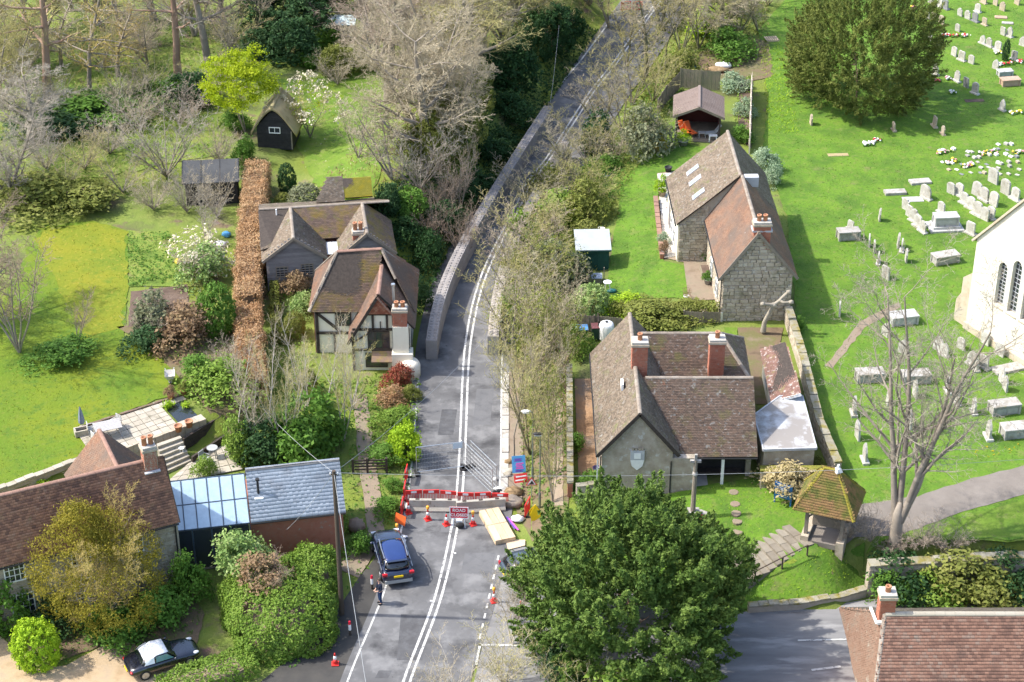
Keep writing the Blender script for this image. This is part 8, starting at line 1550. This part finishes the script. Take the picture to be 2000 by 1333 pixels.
for a in ((1293, 385, .34, .5, 'big tan pot with lemon tree on the cottage path', M_TAN, ('loose', .5, .75, 'lime')), (1305, 338, .3, .4, 'dark tub at the far end of the cottage path', M_BLACK, None), (1346, 492, .22, .55, 'white pot with clipped ball by the cottage wall', M_WHITE, None), (1312, 420, .25, .4, 'terracotta pot against the cottage plaster wall', None, ('loose', .3, .3, 'red')), (1311, 404, .22, .35, 'planter with dark foliage against the cottage plaster wall', M_TIMBER, ('loose', .3, .35, 'dark')), (1298, 500, .25, .4, 'pot with dry plant at the near end of the cottage path', M_GREYPOT, ('loose', .35, .45, 'brownie')), (1296, 478, .25, .35, 'pot with silvery plant on the low brick wall', M_GREYPOT, ('loose', .4, .35, 'sword')), (1288, 420, .12, .2, 'little dark pot on the low brick wall', M_BLACK, None), (1166, 925, .27, .4, 'blue glazed pot in the schoolhouse yard', M_BLUEPOT, None), (1340, 588, .2, .3, 'white pot with bare stem by the cottage boundary', M_WHITE, ('blossom', .3, .3, 'brownie')), (1380, 505, .3, .45, 'pale stone trough planter by the rubble wall', M_CONC, ('loose', .35, .3, 'lime')), (1382, 555, .28, .4, 'round planter beside the cottage door path', M_GREYPOT, ('loose', .35, .35, 'mid')), (1285, 300, .28, .45, 'pot with yellow shrub at the head of the cottage lawn', M_TAN, ('loose', .55, .8, 'yellowflower'))): pot(*a, group='pots round the long cottage')
# low brick wall beside the cottage path
masonry_wall('low_brick_wall', 'low brick wall between the cottage lawn and path', [(1296, 507), (1288, 440), (1283, 392)], .3, .25, M_RIDGE_RED, M_BRICK, z0=-.2, ston=False)
# path paving of the cottage
def cottage_paving():
    t = thing('paved_cottage_path', 'pale paved terrace along the long cottage', 'paving', T(1310, 420)); O = t.location; Mp = mat('pale_paving', [(.52, .48, .42), (.62, .59, .53), (.68, .65, .60)], 1.5, .85, .15, 14, obj=.5)
    A, B, C, D = T(1284, 342), T(1317, 338), T(1334, 502), T(1297, 506)
    for i in range(5):
        for j in range(16):
            f = lambda u, v: A.lerp(B, u).lerp(D.lerp(C, u), v); q = [f((i + .02) / 5, (j + .03) / 16), f((i + .98) / 5, (j + .03) / 16), f((i + .98) / 5, (j + .97) / 16), f((i + .02) / 5, (j + .97) / 16)]; z = land(q[0].x, q[0].y) - O.z
            MB().prism([Vector((p.x - O.x, p.y - O.y, z)) for p in q][::-1], (0, 0, .05 + RG.uniform(-.006, .006))).build('paving_slab', Mp, t)
cottage_paving()
# parasol, garden table, chairs -----------------------------------------------------
def parasol():
    t = thing('closed_parasol', 'closed grey blue parasol at the corner of the terrace', 'parasol', G(161, 836, 1.25)); Mc = mat('grey_blue_canvas', [(.16, .19, .24), (.24, .28, .34)], 4, .8)
    MB().cyl((0, 0, 0), (0, 0, 1.55), .03, .03, 8).build('pole', M_STEEL, t); n = 10; vs = []; prof = [(.03, 1.62), (.10, 1.3), (.17, .9), (.22, .55), (.20, .35)]; b = MB()
    for r, z in prof:
        for i in range(n): a = 2 * math.pi * i / n; rr = r * (1 if i % 2 else .6); vs.append((rr * math.cos(a), rr * math.sin(a), z))
    b.add(vs, [(k * n + i, k * n + (i + 1) % n, (k + 1) * n + (i + 1) % n, (k + 1) * n + i) for k in range(len(prof) - 1) for i in range(n)]); b.build('canopy', Mc, t); MB().lathe([(.25, 0), (.22, .08)], (0, 0, 0), 12).build('base', M_CONC, t)
parasol()
M_TEAK = mat('silver_teak', [(.30, .29, .28), (.40, .39, .38)], 3, .85, .2, 20, stretch=(1, 5, 1))
def table(px, py, w_, d, label, z, rz, m=None, rnd=False, h=.72):
    t = thing('garden_table', label, 'table', G(px, py, z), rz); m = m or M_TEAK
    if rnd: MB().cyl((0, 0, h), (0, 0, h + .03), w_ / 2, w_ / 2, 20).build('table_top', m, t)
    else:
        for k in range(7): MB().box(-w_ / 2, w_ / 2, -d / 2 + k * d / 7, -d / 2 + (k + .92) * d / 7, h, h + .03).build('slat', m, t)
    for sx in (-1, 1):
        for sy in (-1, 1): k = .6 if rnd else .9; MB().bar((sx * w_ / 2 * k, sy * (w_ if rnd else d) / 2 * k, 0), (sx * w_ / 2 * k * .8, sy * (w_ if rnd else d) / 2 * k * .8, h), .05).build('leg', m, t)
def chair(px, py, label, z, rz, m=None):
    t = thing('garden_chair', label, 'chair', G(px, py, z) if z is not None else T(px, py), rz); m = m or M_TEAK
    MB().box(-.25, .25, -.24, .24, .42, .46).build('seat', m, t); MB().box(-.25, .25, .22, .26, .46, .9).build('backrest', m, t)
    for sx in (-1, 1):
        for sy in (-1, 1): MB().box(sx * .22 - .02, sx * .22 + .02, sy * .21 - .02, sy * .21 + .02, 0, .42).build('leg', m, t)
        MB().box(sx * .26 - .02, sx * .26 + .02, -.22, .24, .6, .64).build('armrest', m, t)
table(212, 850, 1.7, 1.15, 'silvery slatted dining table on the upper terrace', 1.25, R(22))
for k, (px, py, rz, l) in enumerate(((180, 848, 110, 'pale chair left of the terrace table'), (190, 865, 130, 'pale chair at the front left of the terrace table'), (228, 836, -40, 'pale chair at the far right of the terrace table'))): chair(px, py, l, 1.25, R(rz), M_TOMBW)
def barbecue():
    t = thing('stone_barbecue', 'low stone trough at the left corner of the terrace', 'trough', G(160, 848, 1.25), R(22)); MB().box(-.45, .45, -.3, -.2, 0, .4).box(-.45, .45, .2, .3, 0, .4).build('side', M_FLAG, t); MB().box(-.45, -.35, -.2, .2, 0, .4).box(.35, .45, -.2, .2, 0, .4).build('end', M_FLAG, t); MB().box(-.35, .35, -.2, .2, 0, .2).build('bottom', M_BLACK, t)
barbecue()
lump('stone_figure', 230, 888, (.4, .12, .12), M_TOMBW, 'pale carved stones along the terrace edge', 'stone', 61)
table(416, 893, .7, .7, 'small round grey table on the lower terrace', .07, 0, M_GREYP, True, .7); chair(400, 906, 'grey chair beside the small round table', .07, R(60), M_GREYP); table(356, 893 - 2, .35, .35, 'tiny white bird table beside the garden steps', .2, 0, M_WHITE, True, .6)
def barrow():
    t = thing('wheelbarrow', 'pale wheelbarrow standing on the left lawn', 'wheelbarrow', T(333, 745), R(100)); Mb = plain('cream_barrow', (.62, .58, .52), .5)
    b = MB(); lo = [(-.28, -.2, .32), (.3, -.2, .32), (.3, .2, .32), (-.28, .2, .32)]; hi = [(-.42, -.34, .62), (.48, -.34, .62), (.48, .34, .62), (-.42, .34, .62)]; b.add(lo + hi, [(0, 1, 2, 3)] + [(i, i + 4, (i + 1) % 4 + 4, (i + 1) % 4) for i in range(4)]); b.add([(p[0] * .97, p[1] * .97, p[2] - .02) for p in lo + hi], [(3, 2, 1, 0)] + [((i + 1) % 4, (i + 1) % 4 + 4, i + 4, i) for i in range(4)]); b.build('tray', Mb, t)
    MB().cyl((-.5, -.05, .18), (-.5, .05, .18), .18, .18, 14).build('wheel', M_BLACK, t)
    for s in (-1, 1): MB().bar((-.5, s * .07, .18), (.8, s * .3, .55), .04).build('handle', M_STEEL, t); MB().bar((.25, s * .22, .4), (.35, s * .25, 0), .04).build('leg', M_STEEL, t)
barrow()
# bins and tank beside the schoolhouse ------------------------------------------------
def bin_(px, py, lid, body, label):
    t = thing('wheelie_bin', label, 'bin', T(px, py), R(4), 'bins beside the schoolhouse'); MB().add([(-.24, -.3, .05), (.24, -.3, .05), (.24, .25, .05), (-.24, .25, .05), (-.29, -.36, .95), (.29, -.36, .95), (.29, .33, .95), (-.29, .33, .95)], [(3, 2, 1, 0), (4, 5, 6, 7), (0, 1, 5, 4), (1, 2, 6, 5), (2, 3, 7, 6), (3, 0, 4, 7)]).build('body', body, t); MB().box(-.31, .31, -.4, .36, .955, 1.02).build('lid', lid, t, bevel=.02)
    for s in (-1, 1): MB().cyl((s * .26, .28, .1), (s * .31, .28, .1), .1, .1, 10).build('wheel', M_BLACK, t)
M_DG = plain('bin_green', (.03, .07, .05), .5); bin_(1163, 662, mat('plum_lid', [(.15, .06, .06), (.2, .08, .08)], 3, .5), M_DG, 'bin with plum coloured lid next to the white tank'); bin_(1139, 664, plain('blue_lid', (.10, .30, .62), .4), M_DG, 'bin with bright blue lid'); bin_(1122, 664, plain('pale_green_lid', (.45, .55, .45), .5), M_DG, 'bin with pale green lid at the left end')
def tank():
    t = thing('white_tank', 'white dome topped tank beside the schoolhouse roof', 'tank', T(1184, 662), 0); MB().lathe([(.5, 0), (.52, .1), (.52, 1.05), (.46, 1.2), (.3, 1.28), (.02, 1.3)], (0, 0, 0), 18).build('body', M_WHITE, t, True); MB().cyl((0, 0, 1.28), (0, 0, 1.36), .1, .1, 10).build('cap', M_BLACK, t)
    s = thing('dark_screen', 'dark board screen between bins and tank', 'screen', T(1168, 664), 0)
    for k in range(4): MB().box(-.03, .03, k * .3, k * .3 + .28, 0, 1.4).build('board', M_TIMBER, s)
tank()
table(1186, 566, .6, .6, 'round white table on the cottage lawn', 2.1, 0, M_WHITE, True, .6); lump('watering_can_heap', 1195, 574, (.35, .22, .16), plain('teal_plastic', (.02, .12, .12), .5), 'teal garden object beside the round white table', 'garden object', 71)
def cold_frame():
    t = thing('cold_frame', 'small glazed cold frame below the green shed', 'cold frame', T(1163, 552), 0); MB().box(-.45, .45, -.3, .3, 0, .4).build('box', M_FENCE, t); MB().prism([(-.48, -.33, .4), (.48, -.33, .4), (.48, .33, .5), (-.48, .33, .5)], (0, 0, .03)).build('glass_lid', plain('sky_pane', (.25, .28, .32), .08, 0, .9, .5), t); MB().box(.55, .62, -.3, -.22, 0, 1.3).build('stake', M_OAK, t)
cold_frame()
def troughs():
    t = thing('planter_shelf', 'shelf with two white oval planters behind the green shed', 'planter', T(1158, 462), 0); MB().box(-1.15, 1.15, -.2, .25, .3, .36).build('shelf', M_FENCE, t)
    for s in (-1, 1):
        MB().box(s * 1.0 - .04, s * 1.0 + .04, -.15, .2, 0, .3).build('leg', M_FENCE, t); MB().lathe([(.26, 0), (.3, .22), (.24, .22), (.2, .1)], (s * .6, .02, .36), 14).build('planter', M_WHITE, t)
troughs()
def birdbath(px, py): 
    t = thing('white_pedestal', 'white pedestal planter beside the cottage wall', 'pedestal', T(px, py), 0); MB().lathe([(.2, 0), (.1, .1), (.09, .5), (.24, .62), (.24, .68)], (0, 0, 0), 12).build('pedestal', M_WHITE, t, True)
birdbath(1374, 488)
def raised_bed():
    t = thing('raised_timber_bed', 'timber planter beside the cottage door path', 'planter', T(1378, 535), R(3)); MB().box(-.35, .35, -.6, .6, 0, .4).build('box', M_FENCE, t); MB().box(-.3, .3, -.55, .55, .4, .42).build('soil', M_SOIL, t)
raised_bed()
# inside and round the summerhouse
b0 = T(1362, 275)
for k, (dx, dy, rz, m, l) in enumerate(((-.9, 1.0, 35, M_ORANGE, 'orange cushioned lounger in the summerhouse, left'), (-.45, .9, 30, M_ORANGE, 'orange cushioned lounger in the summerhouse, right'), (1.15, .7, -80, M_TOMBW, 'pale chair in the summerhouse'))):
    t = thing('lounger', l, 'chair', b0 + Vector((dx, dy, .06)), R(rz)); MB().box(-.25, .25, -.5, .3, .3, .38).build('seat', m, t); MB().prism([(-.25, .3, .32), (.25, .3, .32), (.25, .75, .95), (-.25, .75, .95)], (0, .07, .03)).build('backrest', m, t)
    for sx in (-1, 1):
        for y in (-.4, .25): MB().box(sx * .2 - .02, sx * .2 + .02, y - .02, y + .02, 0, .3).build('leg', M_TIMBER, t)
table(1371, 268, .6, .5, 'low table on the summerhouse deck', b0.z + .06, 0, M_TEAK, False, .4); pot(1334, 283, .5, .45, 'grey trough of yellow green plants before the summerhouse', M_GREYPOT, ('loose', .5, .5, 'lime'), None, None, 'summerhouse planters'); table(1392, 276, .7, .4, 'white topped bench at the summerhouse corner', b0.z, 0, M_WHITE, False, .5)
# fences ----------------------------------------------------------------------------
def fence(label, px, h, m=None, bw=.16, name='board_fence', rail=True):
    P = [T(*q) for q in px]; O = P[0]; t = thing(name, label, 'fence', O); m = m or M_FENCE
    for a, b in zip(P, P[1:]):
        d = b - a; n = max(1, round(d.length / 1.8)); ang = math.atan2(d.y, d.x)
        for k in range(n):
            p = a.lerp(b, k / n); L = d.length / n; pn = MB(); q = p - O
            for j in range(int(L / bw)): pn.box(.06 + j * bw, .06 + (j + .94) * bw, -.012 + .012 * (j % 2), .004 + .012 * (j % 2), .05, h + RG.uniform(-.02, .02), rnd=RG.random())
            o = pn.build('fence_panel', m, t, loc=q, rot=(0, 0, ang)); o['kind'] = 'stuff'; MB().box(-.05, .05, -.05, .05, -.1, h + .06).build('fence_post', m, t, loc=q, rot=(0, 0, ang)); MB().box(.05, L - .05, .025, .06, h * .3, h * .3 + .08).box(.05, L - .05, .025, .06, h * .8, h * .8 + .08).build('rail', m, t, loc=q, rot=(0, 0, ang))
fence('weathered board fence behind the summerhouse', [(1328, 172), (1368, 176), (1408, 178)], 1.8); fence('curving board fence left of the summerhouse', [(1284, 232), (1300, 205), (1327, 176)], 1.7)
M_PALEF = mat('pale_fence', [(.50, .44, .37), (.60, .54, .46)], 2, .85, obj=.4); fence('pale topped fence between summerhouse garden and churchyard', [(1463, 300), (1465, 230), (1467, 178)], 1.8, M_PALEF); fence('grey board fence before the long cottage gable', [(1335, 632), (1372, 632), (1406, 632)], .9); fence('grey board fence behind the bins', [(1118, 645), (1160, 650), (1215, 650)], 1.3)
def track_gate():
    t = thing('field_gate', 'dark weathered gate across the woodland track', 'gate', T(690, 925), R(3))
    for x in (0, .9, 2.1): MB().box(x - .07, x + .07, -.07, .07, 0, 1.1).build('post', M_TIMBER, t)
    for k in range(4): MB().box(.1, 2.05, -.03, .03, .25 + k * .22, .33 + k * .22).build('rail', M_TIMBER, t)
track_gate()
lump('tree_stump', 697, 1035, (.55, .5, .45), BK['brown'], 'dark ivy grown stump beside the lay-by', 'stump', 77)
tag(MB().ell((0, 0, .2), (.25, .25, .22), 10, 7, .08, 5).build('yellow_ball', M_YEL, None, True, loc=T(348, 516)), 'yellow round garden object beside the white shrub', 'garden object'); lump('blue_tub', 443, 462, (.35, .25, .25), M_SIGNBLUE, 'blue plastic tub beside the beech hedge', 'tub', 81); lump('white_bundle', 430, 480, (.5, .35, .2), M_SACK, 'pale plastic bundle beside the blue tub', 'bundle', 83); lump('blue_barrel', 1354, 143, (.35, .35, .5), M_SIGNBLUE, 'blue barrel behind the summerhouse fence', 'barrel', 85); lump('white_bundle', 1413, 132, (.7, .4, .3), M_SACK, 'white bag on the cleared ground behind the summerhouse', 'bundle', 87); lump('rubble_heap', 1400, 140, (1.0, .5, .25), mat('tan_rubble', [(.3, .2, .1)]), 'heap of debris on the cleared ground', 'rubble heap', 89); lump('white_bundle', 1182, 345, (.6, .5, .25), M_SACK, 'pale stone heap at the head of the cottage lawn', 'heap', 91)
def pallet():
    t = thing('wooden_pallet', 'striped wooden pallet left of the yew', 'pallet', T(1507, 78), R(10))
    for k in range(6): MB().box(-.6 + k * .2, -.6 + k * .2 + .12, -.5, .5, .12, .15).build('slat', M_PLY, t)
    for y in (-.45, 0, .45): MB().box(-.6, .6, y - .04, y + .04, 0, .12).build('bearer', M_PLY, t)
pallet()
